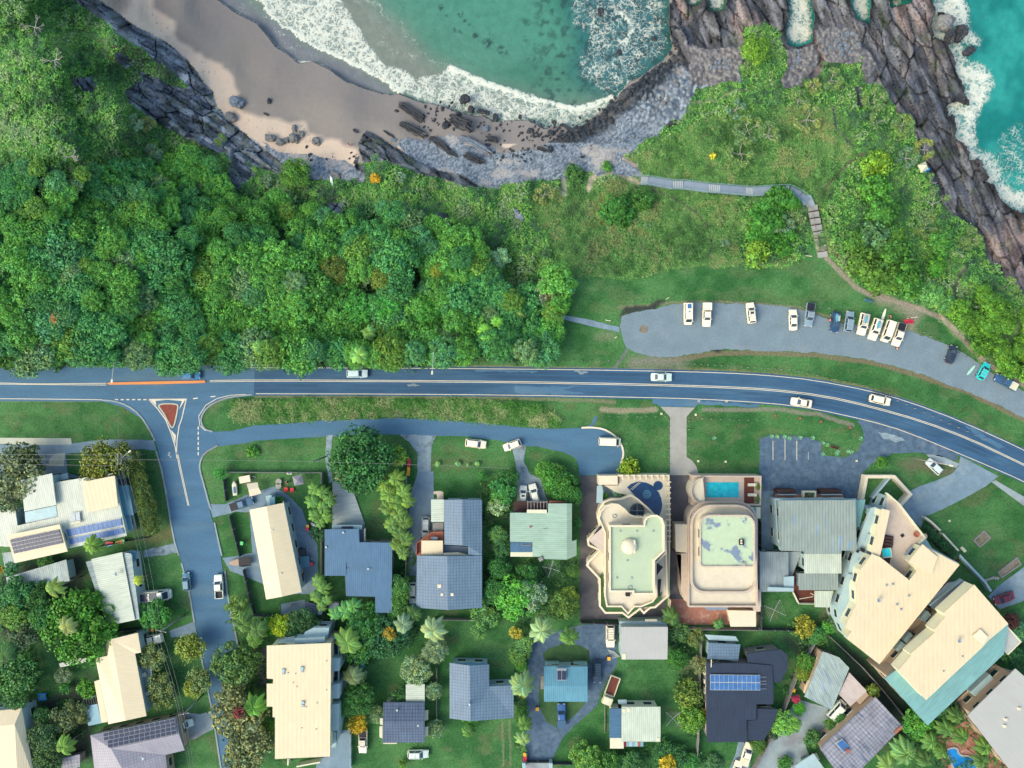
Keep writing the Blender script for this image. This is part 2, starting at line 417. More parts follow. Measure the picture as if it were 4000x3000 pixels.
# ------------------------------------------------------------------ terrain
CTRL=[(0,0,12),(150,250,12),(200,550,10),(100,800,7),(450,150,6),(400,450,5),(300,0,1),(600,280,-5),(650,420,-7),(750,560,-8),(700,330,-8.5),(520,110,-8),
 (600,900,2),(300,1150,3),(900,900,-3),(850,650,-8),(1000,760,-8),(1050,620,-11),(1150,760,-9),(1100,1100,-3),(1250,900,-7),(1350,700,-10.5),(1330,800,-8.5),(1500,700,-7.5),(1600,850,-6),
 (1500,1080,-3.5),(1700,720,-9.5),(1850,780,-7.5),(1900,950,-4.5),(1850,1150,-2.5),(2050,800,-8),(2100,1000,-3.5),(2250,1070,-1),
 (440,0,-11),(600,50,-11.6),(700,200,-11.8),(850,300,-11.8),(900,450,-11.6),(1150,560,-11.6),(1350,620,-11.4),(1500,540,-12.2),(1200,450,-12.3),(1000,250,-12.9),(840,40,-13),(1150,300,-13.2),(1500,400,-13.2),(1650,470,-13.1),(1950,500,-13.1),
 (1700,600,-12.2),(1900,620,-12),(1900,690,-11.3),(2100,680,-11),(2250,600,-11.5),(2400,620,-10),(2500,480,-12),(2600,380,-12),(2700,300,-12),(2640,250,-12.8),(2350,500,-12.8),
 (2480,690,-9.5),(2600,640,-8),(2560,760,-8),(2750,560,-6.5),(2900,400,-8),(3000,500,-6),(2850,700,-5.8),(3100,650,-4.8),(3140,740,-4.2),(2900,880,-5),(2650,950,-4),(2500,850,-6),(2400,750,-8),
 (3160,800,-4),(3215,960,-1.2),(3250,1010,-.4),(2900,1080,-.6),(2500,1060,-1),(3300,560,-5),(3400,700,-5),(3350,850,-3.5),(3500,950,-2.5),(3550,700,-6.5),(3640,850,-6),(3650,1000,-3.5),
 (3800,1100,-2),(3900,1250,-1),(4000,1300,-1.5),(3600,1150,-.6),(3700,1250,-.2),(3850,1400,-.1),
 (2950,200,-10),(2700,60,-11),(2760,180,-11.5),(2900,80,-10.5),(3060,40,-11.5),(3200,60,-10.5),(3120,260,-11),(3300,200,-11),(3450,80,-10.5),(3400,300,-10),(3550,200,-11),(3650,330,-11.5),(3600,420,-10),(3750,400,-12),
 (3700,560,-10.5),(3760,680,-11.5),(3750,800,-9),(3900,850,-10.5),(3850,950,-8),(4000,950,-9),(4100,1050,-8),(3500,450,-9)]
DOM_U=np.concatenate([[-30000,-9000,-3500,-1500,-700,-450],np.arange(-300,4301,4),[4450,4700,5500,7500,13000,34000]]).astype(float)
DOM_V=np.concatenate([[-30000,-9000,-3500,-1500,-700,-350],np.arange(-240,3241,4),[3350,3600,4500,6500,12000,34000]]).astype(float)
def interp_ctrl(U,V):
    num=np.zeros(U.shape); den=np.zeros(U.shape)+1e-12
    for u,v,z in CTRL:
        w=1/((U - u) ** 2+(V - v) ** 2+900.) ** 1.7
        num += w*z; den += w
    return num/den
# coarse field then bilinear (cheap), south of the shoulder line flat at 0
gu=np.linspace(-400,4400,241); gv=np.linspace(-400,1700,106)
GU,GV=np.meshgrid(gu,gv); GZ=interp_ctrl(GU,GV)
FLATTOP=[(-40000,1425),(1400,1410),(2150,1395),(2180,1230),(2260,1100),(2420,1110),(2600,1075),(2750,1050),(3000,1060),(3150,1035),(3210,1000),(3260,1040),(3300,1090),(3420,1165),(3560,1200),(3700,1290),(3830,1420),(3960,1470),(40000,1600)]
def edge_v(U): return np.interp(U,[p[0] for p in FLATTOP],[p[1] for p in FLATTOP])
def base_z(U,V):
    U=np.asarray(U,float); V=np.asarray(V,float)
    x=np.clip((U+400)/20,0,239.999); y=np.clip((V+400)/20,0,104.999)
    i=x.astype(int); j=y.astype(int); fx=x - i; fy=y - j
    z=(GZ[j,i]*(1 - fx)+GZ[j,i+1]*fx)*(1 - fy)+(GZ[j+1,i]*(1 - fx)+GZ[j+1,i+1]*fx)*fy
    k=sstep(0,130,edge_v(U) - V)
    return z*k
U,V=np.meshgrid(DOM_U,DOM_V)
n1=fbm(U/45,V/45,4,1) - .5; n2=fbm(U/45,V/45,4,31) - .5
Uw,Vw=U+n1*46,V+n2*46
Us,Vs=U+n1*14,V+n2*14
BAY=[(780,-400),(842,-10),(905,40),(1000,90),(1080,180),(1165,245),(1225,238),(1290,272),(1360,322),(1450,352),(1530,372),(1565,365),(1590,380),(1640,400),(1705,408),(1745,420),(1790,440),(1850,452),(1890,448),(1925,470),(1960,476),(2000,468),(2055,472),(2090,482),(2125,500),(2175,492),(2200,478),(2240,500),(2290,480),(2318,450),(2350,430),(2400,388),(2440,350),(2455,320),(2500,300),(2548,262),(2590,235),(2625,190),(2618,120),(2612,0),(2605,-400)]
BEACH=[(250,-400),(380,0),(505,95),(640,175),(720,235),(790,320),(825,380),(850,430),(900,490),(970,540),(1050,610),(1110,650),(1230,700),(1392,700),(1398,640),(1480,620),(1600,655),(1740,705),(1870,732),(2010,712),(2190,690),(2250,660),(2300,650),(2400,668),(2460,695),(2500,700),(2492,640),(2440,610),(2460,580),(2540,530),(2580,500),(2660,440),(2700,390),(2725,340),(2790,320),(2890,325),(2880,240),(2900,100),(2900,-400)]
PEB_A=[(1020,560),(1110,590),(1230,600),(1330,640),(1400,650),(1405,700),(1250,705),(1120,655)]
PEB_B=[(1545,560),(1600,548),(1680,560),(1760,520),(1820,560),(1900,560),(1960,600),(2030,592),(2090,585),(2170,545),(2235,520),(2320,455),(2400,395),(2470,320),(2560,262),(2640,215),(2700,180),(2900,200),(2900,330),(2790,330),(2730,345),(2700,395),(2670,445),(2590,505),(2540,540),(2450,600),(2440,625),(2490,660),(2500,710),(2400,680),(2260,672),(2190,695),(2000,725),(1870,735),(1780,710),(1690,665),(1590,620)]
NEROCK=[(2612,-400),(2612,120),(2650,180),(2655,250),(2690,275),(2760,240),(2770,180),(2830,180),(2870,250),(2895,210),(2905,110),(2990,90),(3040,120),(3075,195),(3090,320),(3200,300),(3215,240),(3370,245),(3390,330),(3460,345),(3490,400),(3510,450),(3560,480),(3590,560),(3610,640),(3650,690),(3665,760),(3700,820),(3790,880),(3830,930),(3860,1010),(3930,1090),(4060,1190),(4500,1500),(9000,1500),(9000,-400)]
W_ROCK=[(180,-400),(300,10),(420,90),(480,150),(560,190),(600,240),(640,260),(690,300),(740,340),(720,350),(600,300),(540,270),(560,310),(520,330),(480,360),(500,400),(560,440),(600,470),(680,520),(770,560),(860,600),(930,620),(1010,655),(1110,690),(1240,705),(1230,690),(1130,660),(1060,600),(970,530),(900,480),(855,430),(828,370),(800,320),(735,235),(650,165),(510,90),(385,-5),(260,-400)]
OUTCROPS=[[(268,292),(360,300),(380,330),(330,360),(280,340)],[(450,205),(500,215),(520,260),(480,270)],[(730,735),(870,755),(868,785),(745,765)],[(880,590),(960,620),(1000,690),(940,750),(900,700)],[(520,620),(600,650),(590,690),(530,680)],[(1280,780),(1350,800),(1330,850),(1290,840)],[(1700,830),(1760,840),(1770,900),(1720,900)],[(2000,800),(2050,840),(2040,865),(2005,850)],[(3340,350),(3380,345),(3370,420),(3345,400)],[(1400,590),(1430,700),(1400,720),(1385,640)]]
PROMO=[(1398,560),(1428,512),(1470,530),(1560,585),(1620,622),(1720,668),(1800,672),(1870,730),(1820,735),(1740,700),(1650,690),(1560,640),(1480,625),(1420,640)]
CHAN=[[(2678,-300),(2676,0),(2700,26),(2722,22),(2745,0),(2745,-300)],[(2765,-300),(2762,40),(2790,48),(2830,46),(2838,0),(2838,-300)],[(3078,-300),(3080,60),(3068,120),(3080,175),(3120,180),(3175,165),(3180,60),(3165,-10),(3165,-300)],[(3300,-300),(3322,5),(3350,75),(3395,92),(3402,30),(3396,-300)],[(3470,-10),(3560,0),(3560,12),(3480,34)]]
EAST=[(3665,-400),(3655,0),(3640,60),(3632,150),(3690,165),(3705,185),(3722,240),(3745,310),(3772,390),(3765,410),(3690,405),(3700,440),(3722,470),(3730,510),(3765,570),(3795,625),(3835,640),(3870,690),(3840,708),(3880,725),(3905,770),(3960,815),(4010,835),(4400,1000),(9000,1200),(40000,1200),(40000,-40000),(3665,-40000)]
ISLETS=[[(3660,45),(3690,45),(3718,80),(3715,105),(3680,110),(3660,90)],[(3697,105),(3715,110),(3725,160),(3700,150)],[(3735,95),(3765,90),(3775,140),(3745,175),(3705,155),(3730,140)],[(3778,180),(3810,178),(3800,205),(3768,222)]]
cls = np.zeros(U.shape, np.int8)      # 0 ground 1 sand 2 pebble 3 rock 4 seabed
cls[inpoly(Uw,Vw,BEACH)]=1
cls[inpoly(Uw,Vw,PEB_A) | inpoly(Uw,Vw,PEB_B)]=2
rock=inpoly(Uw,Vw,NEROCK) | inpoly(Us,Vs,W_ROCK) | inpoly(Us,Vs,PROMO)
for p in OUTCROPS: rock |= inpoly(Uw,Vw,p)
cobble=inpoly(Uw,Vw,[(3190,110),(3260,95),(3330,110),(3400,200),(3420,250),(3400,300),(3370,245),(3220,245)]) | inpoly(Uw,Vw,[(3075,185),(3190,180),(3190,250),(3130,330),(3060,340)]) | inpoly(Uw,Vw,[(2690,180),(2900,170),(2890,330),(2700,330)])
rock &= ~cobble
cls[rock]=3
cls[cobble & (V>60)]=2
bay=inpoly(Us,Vs,BAY) | (V<-400)
sea=bay | inpoly(Uw,Vw,EAST)
for p in CHAN: sea |= inpoly(Us,Vs,p)
for p in ISLETS: sea &= ~inpoly(Us,Vs,p)
sea &= (V<1300)
cls[sea]=4
Z=base_z(U,V)
sr=blur(sea.astype(float),3)
Z=np.where(sea,-16.5+(1 - sr)*1.5,Z)
# rock relief: tilted blocks between cracks, aligned with the strata
ang=np.where(U>2400,68,33)*math.pi/180
ca,sa=np.cos(ang),np.sin(ang)
A=Us*ca+Vs*sa; B=-Us*sa+Vs*ca
f1,f2,idd,cx,cy=worley(A/150,B/42,3)
g1,g2,idg,gx,gy=worley(A/46,B/21,8)
crack=sstep(0,.06,f2 - f1); crack2=sstep(0,.08,g2 - g1)
relief=(idd - .5)*1.5+cy*1.1*(idd - .2)+(idg - .5)*.4+(crack - 1)*.9+(crack2 - 1)*.4+(fbm(A/140,B/18,3,4) - .5)*1.1
edge=blur((cls==3).astype(float),3); seafar=blur(sea.astype(float),7,2)
Z=np.where((cls==3),Z+relief*sstep(.3,.95,edge)*.85+.2,Z)
for p in ISLETS: Z=np.where(inpoly(Us,Vs,p),-13.1+relief*.4,Z)
Z=np.where((cls==3),np.maximum(Z,-13.7),Z)
# cobbles and pebbles
szb=13.
p1,p2,pid,px_,py_=worley(U/szb,V/szb,12); q1,q2,qid,_,_=worley(U/6.5,V/6.5,15)
big=sstep(2350,2560,U)*sstep(560,430,V)+cobble*1.0; big=np.clip(big,0,1)
dome=np.sqrt(np.clip(1 - (p1*1.35) ** 2,0,1))*(.35+.5*pid); dome2=np.sqrt(np.clip(1 - (q1*1.3) ** 2,0,1))*.16
Z=np.where(cls==2,Z+big*dome*.9+(1 - big)*dome2,Z)
Z=np.where((cls==1),Z+(fbm(U/60,V/60,3,5) - .5)*.25,Z)
LAND=(cls==0); north=sstep(0,60,edge_v(U) - V)
# subzones of the ground ------------------------------------------------
FOREST=[(-400,640),(130,640),(230,700),(420,660),(600,640),(700,600),(830,640),(870,760),(960,800),(1060,770),(1220,790),(1300,900),(1400,800),(1560,800),(1700,890),(1850,960),(1930,1100),(2050,1180),(2130,1170),(2180,1090),(2170,1300),(2110,1400),(1500,1440),(1000,1420),(-400,1440)]
forest=inpoly(Uw,Vw,FOREST)
LAWN_N=[(2215,1082),(2330,1085),(2440,1098),(2540,1075),(2640,1050),(2760,1038),(2900,1050),(3080,1045),(3150,1010),(3170,950),(3210,985),(3260,1040),(3330,1110),(3440,1150),(3560,1195),(3650,1230),(3800,1400),(3900,1470),(40000,1540),(40000,40000),(-40000,40000),(-40000,1420),(1400,1420),(2150,1400),(2190,1240)]
lawn=inpoly(Us,Vs,LAWN_N) | (V>1432)
big_n=fbm(U/160,V/160,4,21); mid_n=fbm(U/38,V/38,4,22); fin_n=fbm(U/9,V/9,3,23); tw=fbm(A/60,B/9,3,24)
C=np.zeros(U.shape+(3,))
def put(mask,c,k=1.0):
    global C
    w=(mask.astype(float)*k)[...,None]; C=C*(1 - w)+np.array(c)*w
def ramp(f,c0,c1): f=f[...,None]; return np.array(c0)*(1 - f)+np.array(c1)*f
lawnc=ramp(sstep(.3,.7,big_n*.6+mid_n*.4),(.024,.1,.024),(.062,.175,.05))
lawnc=lawnc*(0.86+.28*fin_n)[...,None]
scrubc=ramp(sstep(.35,.65,mid_n),(.045,.15,.035),(.11,.2,.065))*(.8+.4*fin_n)[...,None]
C=np.where(lawn[...,None],lawnc,scrubc)
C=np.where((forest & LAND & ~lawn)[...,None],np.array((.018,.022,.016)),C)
pale=sstep(.56,.72,fbm(U/90,V/55,4,41))*lawn*sstep(3300,1400,V)
put(pale,(.13,.17,.07),.28)
dry3=sstep(.6,.74,fbm(U/70,V/48,5,43))*(V>1400)*lawn; put(dry3,(.11,.13,.055),.45)
mow=(np.sin(V/5.5+n1*6)*.5+.5)*sstep(.4,.6,big_n)*(V>1430); C=C*(1 - .07*(mow*lawn))[...,None]
def soft(poly,c,k=1.0,b=4):
    m=inpoly(Uw,Vw,poly)
    put(blur(m.astype(float),b,1)*(.7+.5*mid_n).clip(0,1),c,k)
def path(pts,w,c,k=1.0):
    d=dline(U+n1*9,V+n2*9,pts); put(sstep(w,w*.45,d),c,k)
DIRT=(.26,.23,.16); SANDY=(.34,.3,.21)
soft([(3380,1140),(3480,1160),(3560,1190),(3620,1220),(3590,1260),(3560,1290),(3640,1330),(3560,1320),(3520,1290),(3540,1220),(3440,1190)],DIRT,.8)
path([(3215,970),(3230,1010),(3290,1070),(3340,1120),(3400,1150),(3500,1175),(3590,1205),(3680,1240),(3740,1300),(3800,1370),(3870,1430),(3950,1480),(4080,1540)],13,DIRT,.95)
path([(3180,880),(3190,950),(3200,1000)],7,DIRT,.7)
path([(3730,1230),(3735,1170),(3730,1120),(3760,1060),(3800,1020)],8,(.09,.09,.08),.9)
path([(2480,735),(2560,745),(2640,780),(2720,830),(2770,890),(2780,960),(2770,1010)],6,(.09,.085,.06),.8)
path([(3215,740),(3270,690),(3310,640),(3380,600)],7,(.09,.075,.05),.85)
path([(3255,420),(3265,500),(3300,540),(3340,580)],7,(.08,.085,.07),.85)
path([(3155,600),(3170,650),(3190,720)],5,(.03,.06,.02),.8)
path([(2300,740),(2310,700),(2340,680),(2400,668),(2440,690),(2490,715)],14,SANDY,.8)
path([(2205,760),(2205,700),(2240,670)],16,(.25,.27,.2),.8)
path([(2710,400),(2800,395),(2860,355),(2920,350)],5,(.22,.2,.13),.7)
path([(2540,610),(2700,560),(2800,500),(2870,440)],4,(.14,.12,.06),.7)
for p in ([(2760,1000),(2830,1010),(2940,1020),(3000,1045),(2980,1055),(2900,1030),(2780,1030)],[(3000,1020),(3060,1010),(3060,1035),(3000,1045)],[(3240,960),(3290,1000),(3340,1060),(3320,1070),(3250,1000)]): soft(p,(.33,.25,.13),.8,2)
soft([(2280,880),(2360,870),(2370,885),(2290,900)],(.3,.09,.04),.8,2)
soft([(380,150),(560,190),(640,260),(700,300),(680,320),(560,260),(430,200)],(.13,.08,.07),.7)
soft([(400,210),(480,230),(480,250),(420,240)],(.28,.1,.03),.9,2)
soft([(2230,790),(2330,810),(2340,870),(2240,860),(2180,840)],(.08,.085,.07),.8)
soft([(1130,720),(1290,740),(1380,780),(1330,930),(1280,900),(1220,780)],(.06,.07,.06),.7)
# verges: worn strip beside the roads, trampled or bare patches in the yards
path([(-300,1438),(1000,1430),(1500,1433),(2000,1437),(2500,1445),(2800,1453)],10,(.2,.19,.13),.75)
path([(-300,1566),(400,1568)],5,(.2,.19,.13),.4)
path([(1000,1548),(1500,1550),(2000,1553),(2400,1570)],9,(.2,.18,.11),.55)
path([(2350,1600),(2420,1605),(2560,1600)],14,(.26,.23,.15),.8)
path([(2750,1600),(2850,1602),(3050,1600),(3200,1620),(3330,1660)],11,(.2,.19,.14),.7)
path([(2620,1405),(2800,1380),(3000,1378),(3200,1388),(3400,1415),(3600,1470),(3800,1540),(4000,1640),(4200,1740)],13,(.17,.13,.08),.75)
path([(2650,1440),(2900,1455),(3200,1480),(3400,1520),(3600,1590),(3800,1690),(4000,1790)],13,(.17,.17,.08),.6)
path([(2420,1200),(2560,1190),(2700,1178),(2900,1182),(3100,1200),(3300,1255)],8,(.2,.18,.11),.6)
path([(2450,1365),(2430,1400),(2395,1440)],8,(.13,.14,.13),.8)
soft([(2425,1240),(2445,1200),(2520,1190),(2600,1180),(2600,1190),(2540,1212),(2470,1225)],(.03,.03,.03),.9,1)
soft([(2770,1360),(2830,1355),(2835,1372),(2760,1372)],(.02,.02,.025),.9,1)
soft([(2450,1380),(2620,1395),(2700,1400),(2660,1440),(2440,1440)],(.18,.17,.13),.8)
soft([(2320,1300),(2400,1295),(2400,1330),(2340,1330)],(.2,.19,.12),.6)
soft([(560,2085),(680,2050),(700,2090),(640,2130),(560,2120)],(.17,.13,.06),.6)
for p in ([(3480,1800),(3560,1790),(3760,1830),(3700,1860),(3560,1850)],[(940,1860),(980,1855),(980,1890),(930,1890)],[(2100,2440),(2250,2520),(2290,2590),(2060,2590),(2050,2540)],[(2680,2540),(2720,2600),(2740,2700),(2700,2700),(2640,2600)],[(3220,2300),(3270,2330),(3250,2420),(3210,2400)]): soft(p,(.13,.11,.07),.75)
for x in (1962,1990): path([(x,2815),(x+2,2900),(x+3,2990)],6,(.19,.2,.11),.5)
for q in ([(3050,2480),(3150,2500),(3250,2540),(3560,2870),(3520,2900),(3200,2700),(3120,2560)],[(3280,2480),(3420,2600),(3560,2780),(3530,2830),(3360,2690),(3280,2560)],[(0,2230),(330,2160),(330,2480),(0,2500)],[(160,2740),(360,2620),(370,2960),(240,3000),(130,3000)]): soft(q,(.03,.035,.03),.9)
def zat(u,v):
    """ground height at a photo position"""
    return float(base_z(u,v)) if v<1500 else 0.0
XY=S*(H0 - Z)/H0
PX=(U - 2000)*XY; PY=-(V - 1500)*XY
# low bushy relief of the scrub and soft unevenness of the lawn
Z2=Z+(LAND & ~lawn)*((fbm(U/26,V/26,4,51) - .5)*1.6*north) 
# sand colours
DRY=[(380,-400),(600,-60),(600,30),(680,90),(690,160),(770,205),(868,250),(900,290),(932,370),(905,410),(960,440),(1010,460),(1190,480),(1205,515),(1330,550),(1345,570),(1402,580),(1402,700),(900,700),(300,200)]
dryb=blur(inpoly(U+n1*30,V+n2*30,DRY).astype(float),2,1)
dry2=sstep(.5,.62,fbm(U/55,V/40,3,61))*(V>560)*(U>1440)
dryness=np.clip(dryb+dry2,0,1)*1.0
wet=sstep(170,20,dline(U,V,[(842,-10),(1000,90),(1165,245),(1360,322),(1560,372),(1740,425),(1960,480),(2240,500)]))
sandc=ramp(dryness,(.225,.205,.17),(.53,.43,.31)); sandc=sandc*(1 - wet*(1 - dryness)*.22)[...,None]*(.94+.12*fin_n)[...,None]
sandc += (wet*.02)[...,None]*np.array((.2,.5,1.))
debris=sstep(.74,.8,fbm(U/6,V/6,2,66))*sstep(.45,.6,mid_n)*(dryness>.5); sandc=sandc*(1 - .45*debris)[...,None]
pebc=ramp(np.where(big>.5,pid,qid),(.075,.105,.13),(.26,.31,.33))
pebc=pebc*(1 - .25*(1 - np.where(big>.5,sstep(.75,.3,p1),sstep(.8,.3,q1))))[...,None]
warmp=sstep(.55,.7,fbm(U/70,V/45,4,71)); pebc=pebc*(1 - warmp[...,None]*.55)+np.array((.38,.35,.29))*warmp[...,None]*.55
wetp=sstep(.12,.5,seafar)+sstep(85,35,dline(Uw,Vw,[(2180,545),(2330,470),(2440,370),(2520,320),(2600,240),(2640,130)]))*(V<560); pebc=pebc*(1 - .72*np.clip(wetp,0,1))[...,None]
pebc=np.where((cobble & (cls==2))[...,None],ramp(pid,(.08,.085,.09),(.2,.195,.18)),pebc)
NE=(U>2400)
rkc=ramp(np.clip(idd*.6+idg*.4,0,1),(.05,.06,.07),(.13,.135,.135))
warm=sstep(.5,.75,fbm(A/130,B/60,4,81))*NE; rkc=rkc*(1 - .5*warm[...,None])+np.array((.26,.18,.14))*(.5*warm)[...,None]
vein=sstep(.55,.68,fbm(A/120,B/9,3,83)); rkw=ramp(idg,(.05,.065,.08),(.19,.23,.25)); rkw=rkw*(1 - vein[...,None]*.4)+np.array((.28,.3,.3))*vein[...,None]*.4
rkc=np.where(NE[...,None],rkc*(1 - vein[...,None]*.25)+np.array((.22,.2,.19))*vein[...,None]*.25,rkw)
promo=inpoly(Uw,Vw,[(1380,500),(1440,500),(1900,740),(1700,740),(1380,660)]); rkc=np.where(promo[...,None],rkc*.5,rkc)
rkc=rkc*(.22+.78*crack*(.45+.55*crack2))[...,None]; rkc=rkc*(.55+.9*sstep(.3,.7,fbm(A/60,B/24,4,86)))[...,None]  # first factor paints the deep shade of the gaps into the crack colour
rkc=rkc*(1 - .55*sstep(.05,.4,seafar))[...,None]
mossy=sstep(.6,.7,fbm(U/50,V/50,4,85))*(1 - seafar); rkc=rkc*(1 - .35*mossy[...,None])+np.array((.05,.08,.03))*.35*mossy[...,None]
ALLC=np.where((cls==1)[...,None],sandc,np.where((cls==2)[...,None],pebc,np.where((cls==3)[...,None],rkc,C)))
ALLC=np.where((cls==4)[...,None],np.array((.2,.2,.15)),ALLC)
XYZ=np.stack([(U - 2000)*S*(H0 - Z2)/H0,-(V - 1500)*S*(H0 - Z2)/H0,Z2],-1)
nv,nu=U.shape
idx=np.arange(nv*nu).reshape(nv,nu)
Q=np.stack([idx[1:, :-1],idx[1:,1:],idx[:-1,1:],idx[:-1, :-1]],-1).reshape(-1,4)
qc=np.max(np.stack([cls[1:, :-1],cls[1:,1:],cls[:-1,1:],cls[:-1, :-1]],0),0).reshape(-1)
def submesh(name,m,mat,smooth=True):
    q=Q[m]; used=np.unique(q); mp=np.zeros(nv*nu,np.int64); mp[used]=np.arange(len(used))
    o=npmesh(name,XYZ.reshape(-1,3)[used],mp[q],ALLC.reshape(-1,3)[used],MT[mat],smooth); o['kind'] = 'structure'; return o
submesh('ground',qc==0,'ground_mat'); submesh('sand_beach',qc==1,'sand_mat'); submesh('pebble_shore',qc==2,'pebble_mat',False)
submesh('rock_shore',qc==3,'rock_mat',False); submesh('seabed',qc==4,'sand_mat')

# ------------------------------------------------------------------ the sea: one sheet at z = -13.8
su=np.concatenate([[-30000,-6000,-1500,-300],np.arange(-60,4101,6),[4300,6000,12000,34000]]).astype(float)
sv=np.concatenate([[-30000,-9000,-3000,-700,-200],np.arange(-48,1061,6)]).astype(float)
u,v=np.meshgrid(su,sv)
w1=fbm(u/40,v/40,4,91) - .5; w2=fbm(u/40,v/40,4,92) - .5
uw,vw=u+w1*40,v+w2*40
def fz(poly,b=2,a=1.0): return blur(inpoly(uw,vw,poly).astype(float),b,2)*a
FRONT=[(960,-60),(1010,5),(1060,70),(1110,110),(1190,155),(1240,195),(1300,215),(1380,262),(1450,285),(1520,335),(1560,365)]
band1=[(960,-60),(1010,5),(1060,70),(1110,110),(1190,155),(1240,195),(1300,215),(1380,262),(1450,285),(1520,335),(1560,368),(1640,400),(1620,300),(1590,270),(1500,235),(1430,170),(1400,100),(1360,40),(1310,-60)]
band2=[(1560,365),(1640,400),(1745,425),(1850,452),(1960,478),(2055,474),(2125,500),(2240,500),(2320,455),(2400,395),(2380,372),(2280,415),(2180,395),(2000,352),(1900,320),(1800,272),(1760,262),(1700,290),(1620,300)]
CREST2=[(1760,265),(1840,300),(1900,325),(2000,360),(2060,385),(2130,395),(2200,415),(2270,425),(2330,405),(2390,380)]
webL=[(1310,-60),(1360,40),(1400,100),(1430,170),(1500,235),(1590,270),(1700,290),(1690,250),(1640,190),(1560,140),(1545,80),(1440,0),(1400,-60)]
webR=[(2235,-60),(2218,60),(2222,110),(2290,150),(2230,265),(2290,340),(2350,375),(2410,385),(2470,320),(2548,262),(2625,190),(2612,-60)]
swash=[(842,-60),(842,-10),(905,40),(1000,90),(1080,180),(1165,245),(1260,235),(1240,200),(1190,160),(1060,75),(1010,5),(960,-60)]
F=np.zeros(u.shape)
F=np.maximum(F,fz(band1,1,.8)); F=np.maximum(F,fz(band2,1,.74)); F=np.maximum(F,fz(webL,3,.4)); F=np.maximum(F,fz(webR,3,.6)); F=np.maximum(F,fz(swash,1,.42))
inb=inpoly(uw,vw,band1); F=np.maximum(F,sstep(40,6,dline(uw,vw,FRONT))*inb*1.05)
F=np.maximum(F,sstep(20,5,dline(u+w1*14,v+w2*14,CREST2))*1.05)
F=np.maximum(F,sstep(7,2,dline(u+w1*6,v+w2*6,[(842,-10),(905,40),(1000,90),(1080,180),(1165,245),(1225,238),(1290,272)]))*.8)
F=np.maximum(F,sstep(9,3,dline(u+w1*12,v+w2*12,BAY[14:34]))*.75*(u>1590))
F=np.maximum(F,sstep(30,5,dline(uw,vw,[(2430,60),(2470,110),(2440,170)]))*.8)
F=np.maximum(F,sstep(34,8,dline(u+w1*20,v+w2*20,[(1440,0),(1500,50),(1560,100),(1640,190),(1690,240),(1740,260)]))*.5)
for p in CHAN: F=np.maximum(F,blur(inpoly(u,v,p).astype(float),3,1)*.92)
F=np.maximum(F,(inpoly(u,v,[(2680,40),(2760,50),(2800,80),(2780,180),(2720,60)]))*.45)
shore_e=EAST[1:22]
de=dline(u+w1*30,v+w2*30,shore_e); east=(u>3560)
F=np.maximum(F,sstep(95,25,de)*.84*east)
for poly,a in (([(3650,-60),(3780,-60),(3790,80),(3840,160),(3840,200),(3760,190),(3650,60)],.92),([(3720,245),(3790,240),(3860,250),(3890,330),(3880,390),(3840,420),(3810,560),(3790,600),(3740,560),(3760,430),(3770,380)],.93),
                ([(3740,490),(3800,540),(3830,620),(3900,690),(3960,740),(4100,800),(4100,860),(3980,830),(3870,730),(3780,640)],.98),([(3870,540),(3930,480),(4100,430),(4100,800),(3960,750),(3870,640)],.56),
                ([(3780,60),(3830,200),(3900,120),(3860,-60)],.33),([(3820,120),(3890,190),(3960,230),(4100,180),(4100,140),(3950,160)],.36)):
    F=np.maximum(F,fz(poly,3,a))
F=np.maximum(F,.13*east); 
# body colour: sand shows through the shallows
shal=fz([(960,-60),(1400,-60),(1460,0),(1560,90),(1680,210),(1760,265),(1900,330),(2100,390),(2280,410),(2400,380),(2330,470),(1900,480),(1500,370),(1300,280),(842,-60),(780,-60)],6)
mids=fz([(1400,-60),(1500,20),(1640,120),(1760,250),(1950,330),(2200,390),(2380,370),(2400,300),(2150,300),(1900,230),(1700,120),(1560,-60)],14)
deep=ramp(sstep(.35,.65,fbm(u/260,v/160,3,95)),(.032,.155,.098),(.058,.205,.135))
deep=deep*(1 - .3*sstep(2100,2500,u)*(u<3000))[...,None]
ecol=ramp(sstep(.35,.65,fbm(u/120,v/160,4,96)),(.008,.16,.135),(.024,.26,.21))
body=np.where((u>3000)[...,None],ecol,deep)
for m_,c_ in ((mids,(.085,.18,.12)),(shal,(.17,.19,.15))): body=body*(1 - m_[...,None]*.9)+np.array(c_)*m_[...,None]*.9
sw_=fz([(700,-60),(842,-60),(1060,75),(1240,200),(1400,275),(1560,370),(1440,360),(1200,300),(1000,120)],2); body=body*(1 - sw_[...,None])+np.array((.15,.165,.165))*sw_[...,None]
wr=fz([(2225,-60),(2225,110),(2290,150),(2220,270),(2290,340),(2420,390),(2640,200),(2612,-60)],6); body=body*(1 - .75*wr[...,None])+np.array((.02,.1,.12))*.75*wr[...,None]
kelp=np.zeros(u.shape)
for a,b,r in ((1725,38,18),(1790,55,16),(1810,75,10),(1775,112,14),(1800,125,10),(1830,95,8),(1860,140,20),(1905,175,26),(1920,140,14),(1965,195,22),(1985,205,12),(1745,60,8),(1870,68,8),(1905,70,7),(2060,95,26),(2100,60,20),(2120,190,40),(2160,130,30),(2190,80,26),(2080,240,30),(2150,290,22),(2190,340,16),(2045,160,20)):
    kelp=np.maximum(kelp,sstep(1,.35,np.hypot(uw - a,vw - b)/r)*sstep(.35,.55,fbm(u/8,v/8,3,97))*(1 if a<2000 else .6))
dk=sstep(.58,.68,fbm(u/22,v/22,4,98))*((u>2040) & (u<2650))*sstep(2040,2140,u)*(v<420); kelp=np.maximum(kelp,dk*.75)
